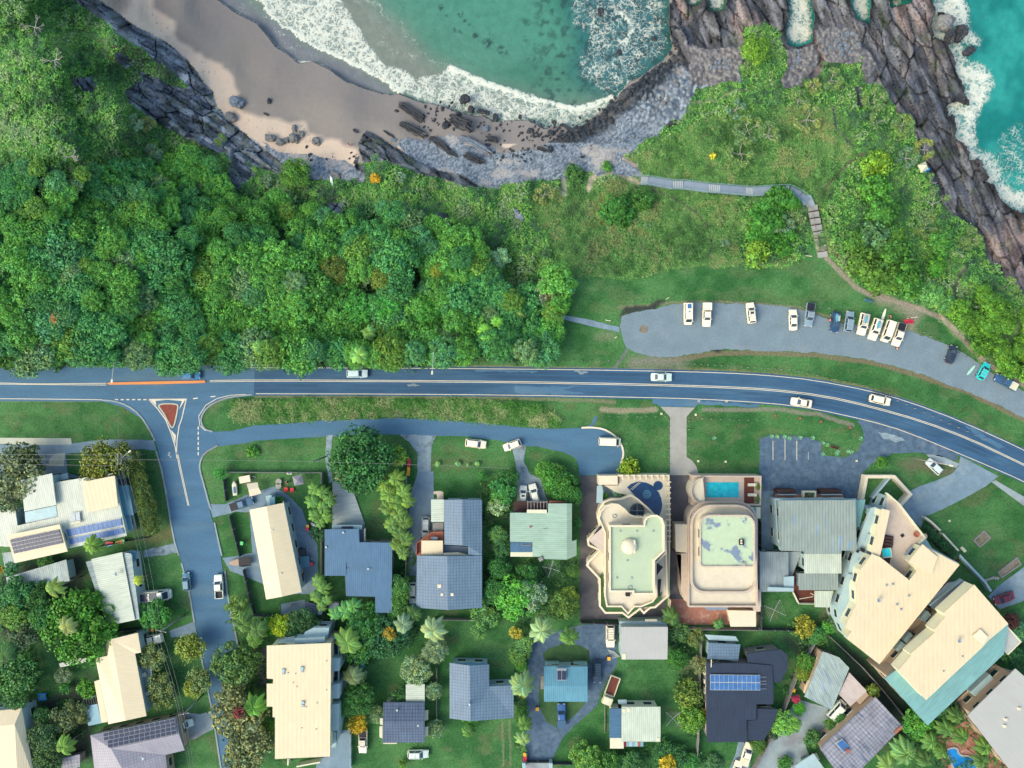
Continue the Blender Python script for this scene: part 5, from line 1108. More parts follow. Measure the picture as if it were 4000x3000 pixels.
# residential trees and shrubs ------------------------------------------
for nm,lb,u_,v_,r_,h_,kd,c_ in (
    ('fig_tree','big round dark fig tree beside the service road',1405,1800,122,9,'fine',(.028,.09,.03)),('fig_tree','lower bulge of dark fig foliage above the timber driveway',1400,1860,72,7,'fine',(.03,.09,.035)),
    ('shade_tree','round yellowish palm bush next to the big fig tree',1550,1778,36,4,'small',(.1,.16,.03)),('flowering_shrub','pale flowering shrub at the foot of the big fig tree',1335,1848,30,3,'airy',(.3,.26,.15)),
    ('mango_tree','huge round mango tree west of the cream roofed house',285,2460,142,9,'fine',(.055,.15,.022)),('mango_tree','darker left lobe of the huge round mango tree',180,2410,60,7,'fine',(.035,.11,.03)),
    ('acacia_tree','golden tipped tree at the power pole by the side street',395,1795,78,7,'airy',(.14,.14,.03)),('acacia_tree','darker half of the golden tipped tree behind the power pole',470,1790,62,6,'airy',(.07,.085,.03)),('acacia_tree','golden brown tree canopy touching the roof corner',370,1850,56,6,'airy',(.13,.13,.025)),
    ('casuarina_tree','grey brown feathery tree at the left edge over the white roof',60,1870,92,8,'airy',(.15,.16,.1)),('casuarina_tree','olive brown feathery tree at the left edge below the parking bay',70,1810,84,7,'airy',(.085,.1,.05)),('casuarina_tree','feathery tree left of the roof with teal glass awning',30,1930,62,7,'airy',(.13,.14,.08)),
    ('garden_tree','dark green bushy tree left of the weathered shed roof',55,2330,66,6,'dense',(.04,.12,.045)),('garden_tree','dark bush below the weathered shed roof',140,2320,48,5,'dense',(.04,.1,.03)),('garden_tree','small bluish shrub behind the panelled roof',45,2220,26,3,'small',(.05,.13,.06)),('garden_tree','orange shrub at the left picture edge',0,2225,16,2,'small',(.4,.2,.03)),
    ('garden_tree','tree with lemon flecks at the left edge above the lawn',60,2400,58,6,'dense',(.08,.14,.03)),('garden_tree','grey green tree left of the mango tree',85,2480,62,6,'airy',(.07,.1,.06)),('garden_tree','round dark tree over the left edge lawn',60,2640,82,7,'dense',(.045,.11,.035)),('garden_tree','dark tree above the left cream roof',60,2720,46,6,'dense',(.045,.11,.035)),
    ('garden_tree','small yellow flecked bush west of the cream house',338,2690,34,3.5,'small',(.06,.15,.02)),('garden_tree','grey twiggy bush on the western lawn',245,2640,32,3,'airy',(.13,.16,.11)),('garden_tree','small green bush on the western lawn',255,2690,20,2,'small',(.04,.13,.03)),
    ('garden_tree','brownish tree beside the teal pergola',290,2790,52,5,'airy',(.1,.11,.05)),('garden_tree','brownish tree below the one at the teal pergola',240,2820,52,5,'airy',(.1,.12,.06)),('garden_tree','dark tree between the left cream roof and the palm',165,2880,56,6,'dense',(.05,.09,.04)),('garden_tree','dark tree at the bottom left near the shingled shed',180,2960,56,6,'dense',(.05,.09,.035)),('garden_tree','dark green tree at the corner of the bottom cream roof',165,2800,34,4,'dense',(.04,.1,.035)),
    ('hedge_tree','round green tree behind the camper bus',598,2405,56,5,'dense',(.04,.13,.03)),('gum_tree','wispy gum tree with white limbs by the parked white ute',590,2570,52,5,'airy',(.13,.15,.06)),('gum_tree','golden gum on the street verge, upper',735,2535,56,5,'airy',(.14,.16,.035)),('gum_tree','wispy gum in front of the cream house deck',625,2680,50,5,'airy',(.12,.14,.06)),('gum_tree','grey gum on the street verge, below the golden one',780,2660,50,5,'airy',(.11,.14,.06)),('gum_tree','low wispy gum below the cream house deck',630,2730,46,4.5,'airy',(.12,.14,.05)),('gum_tree','golden gum on the street verge, lowest',755,2690,40,4.5,'airy',(.16,.17,.03)),
    ('street_tree','small olive tree south of the white ute on the street',920,2370,44,4,'airy',(.1,.15,.045)),('street_tree','leafy tree overhanging the street west of the flats',905,2600,78,7,'dense',(.07,.12,.04)),('street_tree','leafy tree behind the one overhanging the street',960,2580,56,6,'dense',(.06,.11,.03)),('casuarina_tree','big brown feathery tree over the street, upper half',930,2800,100,8,'airy',(.16,.15,.075)),('casuarina_tree','big brown feathery tree over the street, lower half',960,2890,90,8,'airy',(.15,.15,.08)),('casuarina_tree','brown feathery tree at the bottom edge by the street',950,2980,72,7,'airy',(.13,.14,.07)),('casuarina_tree','brown feathery tree north of the big one over the street',900,2720,60,6,'airy',(.14,.14,.07)),
    ('garden_tree','green bush against the west wall of the white flats',1045,2845,30,4,'dense',(.05,.13,.025)),('yellow_shrub','bright yellow green shrub north of the flats',1098,2440,42,5,'dense',(.24,.28,.02)),('garden_tree','green shrub left of the bright yellow one',1050,2450,34,4,'dense',(.06,.17,.02)),('garden_tree','dark round tree right of the bright yellow shrub',1180,2440,60,6,'fine',(.04,.085,.035)),('garden_tree','shade tree over the roof step of the flats',1150,2470,40,5,'dense',(.035,.09,.035)),
    ('garden_tree','large dark tree group behind the dark blue roof',1500,2490,82,7,'fine',(.03,.09,.04)),('garden_tree','dark tree left of the large dark group',1420,2460,62,7,'dense',(.04,.12,.035)),('garden_tree','leafy tree next to the small blue awning',1400,2540,52,6,'dense',(.045,.13,.035)),('garden_tree','dark tree right of the large dark group',1560,2480,52,6,'fine',(.03,.08,.04)),('garden_tree','dark tree behind the projecting blue roof',1450,2400,44,5,'dense',(.04,.12,.03)),('orange_shrub','orange flowering shrub in the dark trees',1525,2468,22,6.5,'small',(.33,.2,.03)),
    ('garden_tree','leafy tree at the corner between the two slate roofs',1560,2290,40,5,'dense',(.06,.14,.04)),('garden_tree','leafy tree left of the lower slate roof',1555,2340,44,5,'dense',(.06,.14,.035)),('garden_tree','leafy tree below the lower slate roof',1550,2385,38,5,'dense',(.065,.14,.04)),
    ('garden_tree','grey leaved tree under the plumed palm',1700,2540,48,5,'fine',(.16,.2,.13)),('garden_tree','pale grey leaved tree north of the white patio roof',1625,2620,58,5,'fine',(.15,.19,.11)),('garden_tree','grey leaved shrub right of the white patio roof',1693,2700,34,3.5,'fine',(.14,.19,.11)),('garden_tree','grey leaved shrub at the lower right of the dark cottage',1700,2850,34,3,'fine',(.13,.18,.1)),('garden_tree','grey leaved shrub at the west wall of the dark cottage',1470,2795,34,3,'fine',(.13,.18,.1)),('garden_tree','green shrub at the back of the white patio roof',1560,2720,28,3,'small',(.05,.12,.04)),
    ('garden_tree','round green tree east of the flats',1395,2735,62,6,'fine',(.05,.13,.035)),('garden_tree','round green tree touching the flats balcony',1360,2760,42,5,'fine',(.05,.12,.035)),('orange_shrub','orange flowering tree above the white ute',1395,2825,34,4,'small',(.36,.22,.02)),('garden_tree','grey leaved bush under the silvery palm',1390,2640,40,4,'fine',(.12,.16,.1)),
    ('garden_tree','small round bush on the lawn near the bottom edge',1572,2982,16,1.5,'small',(.08,.16,.03)),
    ('garden_tree','frangipani like shrub at the lower left corner of the outlined lot',1890,2410,52,4,'airy',(.09,.18,.06)),('garden_tree','light green tree at the bottom of the outlined lot',2020,2340,78,6,'dense',(.07,.2,.035)),('garden_tree','grey branched tree in the outlined lot, bottom middle',2075,2330,56,6,'airy',(.14,.2,.15)),('garden_tree','dark tree in the lower left corner of the outlined lot',1945,2320,50,5,'dense',(.04,.12,.035)),('garden_tree','dark tree at the lower right of the outlined lot',2200,2370,52,5,'dense',(.08,.13,.035)),('garden_tree','olive tree at the lower right corner of the outlined lot',2225,2330,34,4,'dense',(.1,.14,.03)),
    ('garden_tree','dark shrub on the west side of the mint roof, lower',1950,2220,40,4,'dense',(.035,.11,.035)),('garden_tree','light shrub on the west side of the mint roof',1945,2090,34,4,'dense',(.07,.14,.05)),('garden_tree','dark shrub on the west side of the mint roof, middle',1965,2140,36,4,'dense',(.04,.1,.04)),('garden_tree','dark tree in the upper left of the outlined lot',1960,1920,48,5,'dense',(.04,.13,.04)),('garden_tree','white flowering shrub beside the carport beams',1945,1975,36,4,'small',(.22,.27,.14)),('garden_tree','dark tree top in the north west corner of the outlined lot',1985,1870,40,4,'dense',(.035,.1,.03)),
    ('garden_tree','green shrub east of the two parked white cars',2160,1880,44,4,'dense',(.05,.15,.03)),('garden_tree','leafy shrub mass inside the lot north east corner',2200,1900,52,4.5,'dense',(.045,.13,.03)),('garden_tree','leafy shrub against the lot east edge',2235,1940,36,4,'dense',(.045,.13,.035)),('garden_tree','shrub beside the gravel drive outside the lot',2130,1835,36,3,'dense',(.06,.15,.03)),('garden_tree','low shrub on the verge outside the lot',2180,1850,34,3,'dense',(.055,.13,.035)),('garden_tree','green shrub on the lawn strip left of the lot',1885,1860,16,2,'small',(.04,.15,.04)),
    ('garden_tree','green thicket behind the clothes line in the lot',2060,2240,40,3.5,'dense',(.04,.12,.035)),('garden_tree','dark shrub along the east side of the mint roof',2240,2230,24,3,'dense',(.05,.11,.03)),('garden_tree','dark shrub strip between mint roof and brown driveway',2252,2040,20,3,'dense',(.03,.09,.03)),
    ('clumping_palm','yellow green clump at the end of the curved white kerb',2460,1830,36,2.5,'small',(.14,.19,.02)),
    ('garden_tree','mixed shrub along the west fence of the dark navy roof, top',2720,2490,36,3,'airy',(.12,.14,.05)),('garden_tree','dark green shrub south of the pale roofed shed',2650,2580,40,3,'dense',(.04,.12,.03)),('garden_tree','shrub right of the pale roofed shed',2650,2470,44,3,'airy',(.07,.13,.05)),('garden_tree','olive leafy tree west of the dark navy roof, upper',2690,2720,56,4,'airy',(.11,.15,.035)),('garden_tree','leafy tree west of the dark navy roof, lower',2705,2810,50,4,'dense',(.09,.17,.03)),('orange_shrub','orange shrub on the fence of the dark navy roof',2748,2790,18,2.5,'small',(.4,.22,.03)),('garden_tree','wispy shrub along the fence, middle',2735,2600,34,3,'airy',(.15,.15,.08)),
    ('garden_tree','round lime flecked bush at the bottom edge near the slab',2285,2960,54,4,'dense',(.09,.17,.04)),('garden_tree','green hedge bush at the bottom edge',2380,2980,46,3,'dense',(.045,.12,.03)),('garden_tree','dark hedge bush at the bottom edge',2470,2985,44,3,'dense',(.04,.1,.04)),('garden_tree','dark low hedge below the striped awning',2600,2940,46,2.5,'dense',(.04,.11,.04)),('garden_tree','low hedge right of the dark one',2650,2960,42,2.5,'dense',(.035,.1,.045)),('orange_shrub','orange flowering bush at the bottom edge',2605,2985,32,3,'small',(.34,.22,.02)),('garden_tree','green hedge near the bottom fence corner',2705,2985,34,2.5,'dense',(.045,.14,.04)),
    ('garden_tree','olive shrub with yellow flowers north of the rusty grey roof',3145,2450,36,3,'small',(.24,.2,.03)),('garden_tree','green shrub next to the yellow flowering one',3190,2480,34,3,'dense',(.05,.15,.05)),('garden_tree','green shrub by the white tower corner',3235,2450,24,2.5,'small',(.06,.18,.03)),('garden_tree','dark wispy shrub by the white tower corner',3260,2440,34,3,'airy',(.08,.12,.06)),('garden_tree','leafy shrub in the fork behind the rusty grey roof',3150,2590,36,3,'dense',(.07,.15,.03)),('garden_tree','yellow flecked shrub at the fence of the rusty grey roof',3135,2630,28,3,'dense',(.14,.17,.03)),('garden_tree','bright green ball shrub by the fork drive',3122,2770,24,2.5,'dense',(.05,.17,.02)),('garden_tree','light green spreading tree over the fork drive',3060,2830,50,4,'fine',(.12,.24,.06)),('garden_tree','light green spreading tree, right half',3100,2830,30,4,'fine',(.1,.2,.05)),
    ('garden_tree','dark ball shrub on the fence below the light green tree',3022,2868,18,2,'small',(.03,.05,.03)),('garden_tree','shrub beside the parked white van',3285,2810,24,2.5,'dense',(.05,.13,.04)),('garden_tree','dark shrub beside the roof racked car',3250,2830,28,2.5,'dense',(.05,.1,.03)),('garden_tree','shrub island in the fork drive',3180,2890,34,2.5,'dense',(.06,.12,.04)),('garden_tree','green bush at the bottom of the fork drive',3070,2985,28,2,'dense',(.05,.14,.03)),('garden_tree','shrub row beside the white pickup',2965,2915,30,2,'dense',(.07,.13,.035)),('garden_tree','shrubs in the yard at the bottom, left of the pickup',2790,2985,34,1.5,'dense',(.06,.13,.07)),
    ('garden_tree','glossy round tree between the ribbed roof and the white tower',3385,2025,30,5,'dense',(.035,.1,.03)),('garden_tree','tall hedge shrub against the white tower',3378,2060,28,5,'dense',(.035,.1,.03)),('garden_tree','dark shrub below the tower wall',3330,2190,26,4,'dense',(.03,.08,.03)),('garden_tree','yellow flowering shrub below the tower wall',3280,2305,24,3,'small',(.22,.2,.03)),
    ('round_shrub','ball shaped shrub on the lawn by the forecourt',3448,1806,22,1.8,'dense',(.05,.12,.02)),('garden_tree','dense tree south of the teal roof corner',3590,2830,56,6,'dense',(.06,.16,.03)),('garden_tree','dark tree left of the mauve roof',3700,2780,46,5,'dense',(.035,.09,.045)),('garden_tree','yellow flecked tree in the narrow lane',3410,2700,26,3,'small',(.12,.15,.03)),('garden_tree','dark tree between the two tower blocks',3580,2450,26,4,'dense',(.03,.08,.03)),('garden_tree','blue green bush between teal and mauve roofs',3840,2650,26,4,'small',(.06,.14,.08)),
    ('garden_tree','dark red leaved bush near the red car',3950,2425,30,3,'dense',(.09,.03,.03)),('garden_tree','bluish bush at the right picture edge',3985,2470,36,3,'dense',(.05,.13,.08)),('garden_tree','dark bush below the mauve balcony',3960,2570,40,4,'dense',(.035,.1,.04)),
    ('hibiscus_shrub','pink flowering shrub beside the fork drive',3108,2730,15,2,'small',(.35,.03,.1)),('hibiscus_shrub','red leaved shrub in front of the big brown tree',945,2770,20,8.5,'small',(.15,.03,.035)),('garden_tree','low shrub in the ditch of the front lawn',985,1765,22,.8,'small',(.05,.14,.03)),
    ('garden_tree','shrub next to the gravel drive and palms',1870,2470,30,3,'airy',(.1,.2,.07)),('hedge_tree','hedge shrub beside the ring drive, top',2030,2560,36,3,'dense',(.09,.17,.05)),('orange_shrub','orange tipped shrub at the top of the ring drive hedge',2015,2470,22,3,'small',(.28,.22,.04)),('hedge_tree','hedge shrub beside the ring drive, second',2048,2520,34,3,'dense',(.1,.18,.06)),('hedge_tree','low hedge shrub left of the star palm',2035,2600,22,2,'dense',(.06,.17,.03)),('orange_shrub','small orange shrub under the star palm',2040,2712,14,2,'small',(.3,.22,.03)),('hedge_tree','hedge shrub below the star palm',2040,2780,24,2.5,'dense',(.05,.13,.03)),('garden_tree','leafy plant row in front of the pool wall',1840,2820,26,2,'small',(.06,.18,.035)),
    ('garden_tree','dark hedge tree left of the slate roof by the lot edge',1925,2290,30,4,'dense',(.04,.11,.03)),('garden_tree','small green tree at the fence corner of the street',862,1850,22,2.5,'small',(.05,.2,.05)),('garden_tree','dark wet clump of blue green shrub beside the boat shed',1242,2085,26,2,'small',(.04,.1,.05)),('garden_tree','feathery shrub above the cream roof end',1090,1955,18,2,'small',(.04,.12,.03)),('garden_tree','green shrub beside the panelled house carport',175,2195,30,2.5,'dense',(.05,.13,.04))):
    tree(nm,lb,'shrub' if any(w in lb for w in ('shrub','bush','hedge','clump')) else 'tree',u_,v_,r_,h_,kd,c_)
# hedge by the side street: a run of dark bushes
for i in range(9): 
    t=i/8; tree('hedge_shrub','dark bush in the tall hedge between the white roofed house and the side street','shrub',528+62*t,1818+235*t,34,4,'dense',(.06,.085,.025),'bushes of the tall street hedge')
for i in range(7): tree('hedge_shrub','dark bush in the row right of the lane beside the white tower','shrub',3625+17*i,2070+16*i,16,1.8,'small',(.03,.08,.035),'bushes beside the white tower lane')
for i,(a,b_) in enumerate(((2790,1711),(3015,1703),(3035,1705),(3065,1706),(3085,1711),(3125,1708),(3175,1710),(3215,1730),(3232,1737),(3215,1773),(3272,1764),(3325,1765),(3312,1762),(3362,1712),(3268,1772))):
    root=thing('agave','spiky blue green agave in the garden edge of the forecourt','plant',W(a,b_),0,'agaves round the forecourt'); m=MB(); rosette(m,Vector((0,0,.1)),.62,16,.2,.12,random.Random(i)); o=m.build('leaves',MT['leaf'],root,False,False); n_=len(o.data.vertices); at=o.data.attributes.new('tone','FLOAT','POINT'); at.data.foreach_set('value',np.repeat(RNG.uniform(.7,1.3,n_ // 5+1),5)[:n_].astype(np.float32)); o.color=(.1,.2,.13,1)
# boulders ----------------------------------------------------------------
def boulder(label,u,v,lpx,wpx,ang_,mat='boulder_dark',hgt=None,group=None,seed=0,strat=True,name='boulder'):
    zg=zat(u,v); k=S*(H0 - zg)/H0; L=lpx*k; Wd=wpx*k; h=hgt or min(L,Wd)*.55
    bm=bmesh.new(); bmesh.ops.create_icosphere(bm,subdivisions=4,radius=1.0)
    for vt in bm.verts:
        p=vt.co.copy(); q_=p*1.0+Vector((seed*3.1,0,0))
        f=1+.34*mnoise.noise(q_*1.3)+.18*mnoise.noise(q_*3.1)
        if strat:   # long layered slab: steps across the strike
            f += .22*(math.floor((p.y*2.3+mnoise.noise(q_)*.5)*2) % 2) - .1
        s_=lambda x: math.copysign(abs(x) ** .75,x)
        vt.co=Vector((s_(p.x)*f*L/2,s_(p.y)*f*Wd/2,s_(p.z)*f*h+(p.y*h*.5 if strat else 0)))
    me=bpy.data.meshes.new(name); bm.to_mesh(me); bm.free(); me.materials.append(MT[mat])
    o=bpy.data.objects.new(name,me); COL.objects.link(o); o.location=W(u,v,zg+h*.15); o.rotation_euler=(0,0,-R_(ang_)); return tag(o,label,'rock',group)
for i,(lb,u_,v_,l_,w_,an,mt,st_) in enumerate((
    ('longest black layered slab of rock at the edge of the surf',1612,443,110,26,34,'boulder_dark',1),('black layered slab below the longest one at the surf',1610,508,108,26,27,'boulder_dark',1),('wide black layered rock right of the two long slabs',1800,482,90,40,27,'boulder_dark',1),('round black rock on the left of the wide layered one',1740,490,26,30,60,'boulder_dark',0),('heart shaped black rock standing in the foam',1816,388,42,30,-30,'boulder_dark',0),('black rock in the foam below the heart shaped one',1840,428,28,22,40,'boulder_dark',0),('tall black rock at the waterline, right of the foam rocks',1934,460,20,30,10,'boulder_dark',0),('black rock pair at the waterline',1880,435,30,16,10,'boulder_dark',0),('small black rock joining the waterline pair',1903,440,20,16,10,'boulder_dark',0),('black rock beside the swash, above the wide layered one',1792,446,20,18,0,'boulder_dark',0),
    ('blue grey rock on the open sand of the cove',1897,503,26,20,10,'boulder_blue',0),('long grey slab ending in the pebbles',1720,565,90,22,36,'boulder_dark',1),('lower end of the long grey slab',1765,600,60,18,33,'boulder_dark',1),('black jagged rock at the end of the slabs',1850,622,80,26,22,'boulder_dark',1),('striped slab right of the pebble patch',1870,575,110,26,32,'boulder_blue',1),('striped slab above the right striped one',1820,550,60,18,28,'boulder_blue',1),('grey layered rock near the striped slabs',1925,548,40,22,10,'boulder_dark',1),('small black rock beside the grey layered one',1905,565,22,10,5,'boulder_dark',0),
    ('dark rock in the swash at the left of the longest slab',1549,434,16,10,20,'boulder_dark',0),('thin line of dark stones on the sand',1520,525,50,8,33,'boulder_dark',1),('small dark stone above the promontory',1389,512,24,11,30,'boulder_dark',0),('lone black stone on the wet sand',1052,397,16,22,0,'boulder_dark',0),('flat dark stone on the wet sand',1040,446,22,8,25,'boulder_dark',0),
    ('large pale square boulder on the western beach',928,402,54,40,22,'boulder_blue',0),('second pale boulder on the western beach',905,460,40,38,-20,'boulder_grey',0),('oval striped boulder on the dry sand',1150,503,20,32,0,'boulder_grey',0),('pale boulder next to a rounded pair',1178,525,24,24,0,'boulder_grey',0),('biggest pale boulder of the group on dry sand',1152,542,36,38,0,'boulder_grey',0),('pale boulder at the left of the dry sand group',1055,540,42,26,5,'boulder_grey',0),('pale boulder below the dry sand group',1095,556,32,26,0,'boulder_grey',0),('small pale boulder inside the dry sand group',1120,548,20,22,0,'boulder_grey',0),('brown jagged boulder alone on dry sand',1236,553,36,30,40,'boulder_grey',0),('white flat slab near the cliff foot',1312,682,44,20,26,'boulder_grey',0),
    ('narrow upright slab at the cliff foot',898,610,20,60,4,'boulder_blue',1),('blue rock in the bay of pebbles',1537,548,22,14,-10,'boulder_blue',0),('blue triangular rock on sand by the slabs',1665,551,26,14,10,'boulder_blue',0),('black rock at the mouth of the eastern pebble bank',2072,512,26,20,10,'boulder_dark',0),('small black rock near the eastern pebble bank',2037,520,16,10,10,'boulder_dark',0),('dark rock cluster below the foam',2165,478,20,14,20,'boulder_dark',0),('long dark slab at the foam edge of the pebbles',2230,512,80,12,38,'boulder_dark',1),('dark rock in the foam near the sand',2032,456,14,18,0,'boulder_dark',0),('dark rock left of the long dark slab',2150,520,24,20,20,'boulder_dark',0),('black boulder half in the grass bank',2628,483,36,18,-10,'boulder_dark',0),('dark slab rock by the pebbles of the cove',2115,585,34,14,20,'boulder_dark',1),('dark rock right of the slab rock by the pebbles',2148,585,24,26,10,'boulder_dark',0),('lone dark stone in the pebbles',2276,614,16,11,0,'boulder_dark',0),
    ('dark rock standing in the rocky foam',2418,205,20,26,40,'boulder_dark',0),('dark rock top left in the rocky foam',2346,48,22,34,-10,'boulder_dark',0),('dark rock right in the rocky foam',2555,150,20,16,0,'boulder_dark',0),('sea rock leaning beside the eastern surf',3752,130,34,52,10,'boulder_dark',1),('second sea rock inside the eastern surf',3710,140,28,48,-6,'boulder_dark',1),('low dark rock out in the eastern surf',3785,200,44,30,-30,'boulder_dark',0),('brown rock at the surf edge, near the top',3690,90,60,50,30,'boulder_grey',0),
    ('brown rock pile beside the dry grass of the lawn',2950,1020,64,22,22,'boulder_grey',0))):
    boulder(lb,u_,v_,l_,w_,an,mt,seed=i,strat=bool(st_))
rb=random.Random(12)
stones=[]
for (cx_,cy_,sx,sy,n_) in ((1690,470,60,40,20),(1900,500,90,60,26),(2110,520,80,40,40),(2200,530,60,40,36),(2050,600,90,30,24),(2290,500,50,40,20),(1720,420,90,20,16),(1250,620,120,30,16),(1950,600,70,30,14)):
    for _ in range(n_):
        stones.append((rb.gauss(cx_,sx*.55),rb.gauss(cy_,sy*.55),rb.uniform(5,13)))
proto_s=[boulder('small dark stone scattered over the beach',*stones[i][:2],12,9,20*i,'boulder_dark',seed=60+i,strat=False,group='small stones on the beach',name='stone') for i in range(4)]
for i,(a,b_,r_) in enumerate(stones[4:]):
    o=proto_s[i % 4].copy(); COL.objects.link(o); o.location=W(a,b_,max(-13.8,zat(a,b_))+.03); o.rotation_euler=(0,0,rb.uniform(0,6)); s_=r_/12; o.scale=(s_,s_*rb.uniform(.7,1.1),s_)

proto_c=[boulder('rounded grey boulder in the cobble bank between beach and headland',2500+20*i,400,14,12,20*i,'boulder_blue' if i<2 else 'boulder_grey',seed=80+i,strat=False,group='boulders of the cobble bank',name='cobble_boulder') for i in range(4)]
proto_d=[boulder('wet black boulder at the waterline of the cobble bank',2450+20*i,380,14,12,20*i,'boulder_dark',seed=90+i,strat=False,group='wet boulders at the waterline',name='wet_boulder') for i in range(3)]
WLN=[(2170,530),(2240,515),(2330,470),(2400,410),(2450,365),(2500,320),(2560,280),(2610,235),(2640,160),(2630,60)]
for i in range(290):
    if i<130: t=rb.random()*8.99; k=int(t); a=WLN[k][0]+(WLN[k+1][0] - WLN[k][0])*(t - k)+rb.gauss(8,14); b_=WLN[k][1]+(WLN[k+1][1] - WLN[k][1])*(t - k)+rb.gauss(8,14); P_=proto_d; r_=rb.uniform(7,16)
    else:
        reg=rb.choice(((3300,175,60,45),(3300,175,60,45),(3130,240,35,40),(2800,260,60,30),(2640,330,60,50),(2560,420,60,50),(2350,560,90,40))); a=rb.gauss(reg[0],reg[2]*.6); b_=rb.gauss(reg[1],reg[3]*.6); P_=proto_c; r_=rb.uniform(6,17) if reg[0]>2400 else rb.uniform(4,8)
    o=P_[i % len(P_)].copy(); COL.objects.link(o); o.location=W(a,b_,max(-13.8,zat(a,b_))+.25); o.rotation_euler=(0,0,rb.uniform(0,6)); s_=r_/14; o.scale=(s_*rb.uniform(.9,1.3),s_,s_)
# ------------------------------------------------------------------ buildings
def set_uv(o,ang):
    me=o.data; uv=me.uv_layers.new(name='UVMap'); ca_,sa_=math.cos(ang),math.sin(ang)
    co=np.empty(len(me.vertices)*3,np.float32); me.vertices.foreach_get('co',co); co=co.reshape(-1,3)
    li=np.empty(len(me.loops),np.int32); me.loops.foreach_get('vertex_index',li); p=co[li]
    uv.data.foreach_set('uv',np.stack([p[:,0]*ca_+p[:,1]*sa_,-p[:,0]*sa_+p[:,1]*ca_],-1).astype(np.float32).ravel())
def P3(poly,h): return [W(p[0],p[1],p[2] if len(p)>2 else h) for p in poly]
class House:
    def __init__(s,name,label,cat,u,v): s.r=thing(name,label,cat,W(u,v))
    def roof(s,facets,h,mat,ang=0,t=.2,name='roof',par=None):
        """facets: list of photo polygons seen at height h (or with their own heights); ang=direction across the ribs,degrees"""
        if not isinstance(facets[0],list): facets=[facets]
        m=MB()
        for f in facets: m.slab(P3(f,h),t)
        o=m.build(name,MT[mat],par or s.r); set_uv(o,R_(ang)); s.last=o; return o
    def walls(s,poly,h,mat='white',d=.45,z0=0.0,win=True,hs=None,name='wall'):
        p=inset([W(a[0],a[1],h) for a in poly],d); m=MB(); m.prism(p,z0,h - .18); w=m.build(name,MT[mat],s.r)
        if win:
            n=len(p); storeys=max(1,int((h - z0)/2.9))
            for i in range(n):
                a,b_=p[i],p[(i+1) % n]; L=(b_ - a).length
                if L<2.6: continue
                k_=max(1,int(L/3.6)); t=(b_ - a).normalized(); nr=Vector((t.y,-t.x)); an=math.atan2(t.y,t.x)
                mid=(a+b_)/2
                for j in range(k_):
                    for f in range(storeys):
                        c=a.lerp(b_,(j+.5)/k_); z=z0+1.55+f*(h - z0)/storeys
                        wd_=min(1.7,L/k_*.6)
                        fr=MB().box((c.x+nr.x*.03,c.y+nr.y*.03,z),(wd_+.16,.1,1.25),an).build('window',MT['white'],s.r)
                        MB().box((c.x+nr.x*.06,c.y+nr.y*.06,z),(wd_,.1,1.08),an).build('pane',MT['window_glass'],fr)
        return w
    def block(s,poly,h,rmat,wmat='white',ang=0,d=.45,z0=0.0,win=True,**k): s.walls(poly,h,wmat,d,z0,win); return s.roof(poly,h,rmat,ang,**k)
    def solar(s,q,h,nc,nr,mat='solar_dark',gap=.06,name='solar_array'):
        """q: four photo corners (top left,top right,bottom right,bottom left)"""
        c=[W(a[0],a[1],a[2] if len(a)>2 else h) for a in q]; m=MB(); m.slab([p+Vector((0,0,-.03)) for p in c],.06); base=m.build(name,MT['galv'],s.r)
        pt=lambda x,y: c[0].lerp(c[1],x).lerp(c[3].lerp(c[2],x),y)
        for i in range(nc):
            for j in range(nr):
                g=gap; m=MB(); m.slab([pt((i+g)/nc,(j+g)/nr),pt((i+1 - g)/nc,(j+g)/nr),pt((i+1 - g)/nc,(j+1 - g)/nr),pt((i+g)/nc,(j+1 - g)/nr)],.02)
                o=m.build('solar_panel',MT[mat],base); o.location.z += .03
        return base
    def boxp(s,name,u,v,z,dim,mat,rz=0,par=None): return MB().box(W(u,v,z),dim,R_(rz)).build(name,MT[mat],par or s.r)
    def dots(s,name,L,z,mat='galv',d=(.35,.35,.3)):
        for a,b_ in L: s.boxp(name,a,b_,z+d[2]/2,d,mat)
    def rail(s,pts,z,mat='white',w=.25,h=.9,name='parapet',closed=False): return MB().strip([W(a,b_,z+h) for a,b_ in pts],w,z,z+h,closed).build(name,MT[mat],s.r)
    def dish(s,u,v,z): m=MB(); c=W(u,v,z+.7); m.tube([W(u,v,z),c],.04,5); m.lathe(c,[(.02,0),(.25,.05),(.42,.16),(.4,.19),(.02,.06)],12); return m.build('satellite_dish',MT['metal_grey'],s.r)
# 1 western panelled house
H=House('modern_house','large flat white roofed house with two solar arrays beside the side street hedge','house',250,2000)
MAIN=[(-60,2002),(59,1985),(68,2053),(226,2019),(210,1885),(440,1848),(495,2093),(264,2143),(250,2150),(0,2134),(-60,2140)]
H.block(MAIN,5,'roof_grey_white','white_cool',12); H.block([(81,1876),(203,1849),(219,1973),(95,1998)],6,'roof_grey_white','white_cool',12,z0=0)
H.roof([(96,2000),(219,1975),(224,2019),(100,2044)],4.4,'glass_teal',name='glass_awning'); H.block([(321,1883),(448,1858),(461,1976),(339,2003)],6.2,'roof_white','white_cool',12,z0=5,win=False)
H.block([(27,2091),(233,2048),(264,2154),(57,2200)],6.4,'roof_cream','white_cool',12,z0=0); H.roof([(457,1901),(500,1894),(522,2012),(479,2016)],3.6,'roof_sky',12,name='awning'); MB().prism([W(a,b_,2) for a,b_ in ((462,1905),(496,1900),(516,2008),(482,2012))],0,3.3).build('wall',MT['white_cool'],H.r)
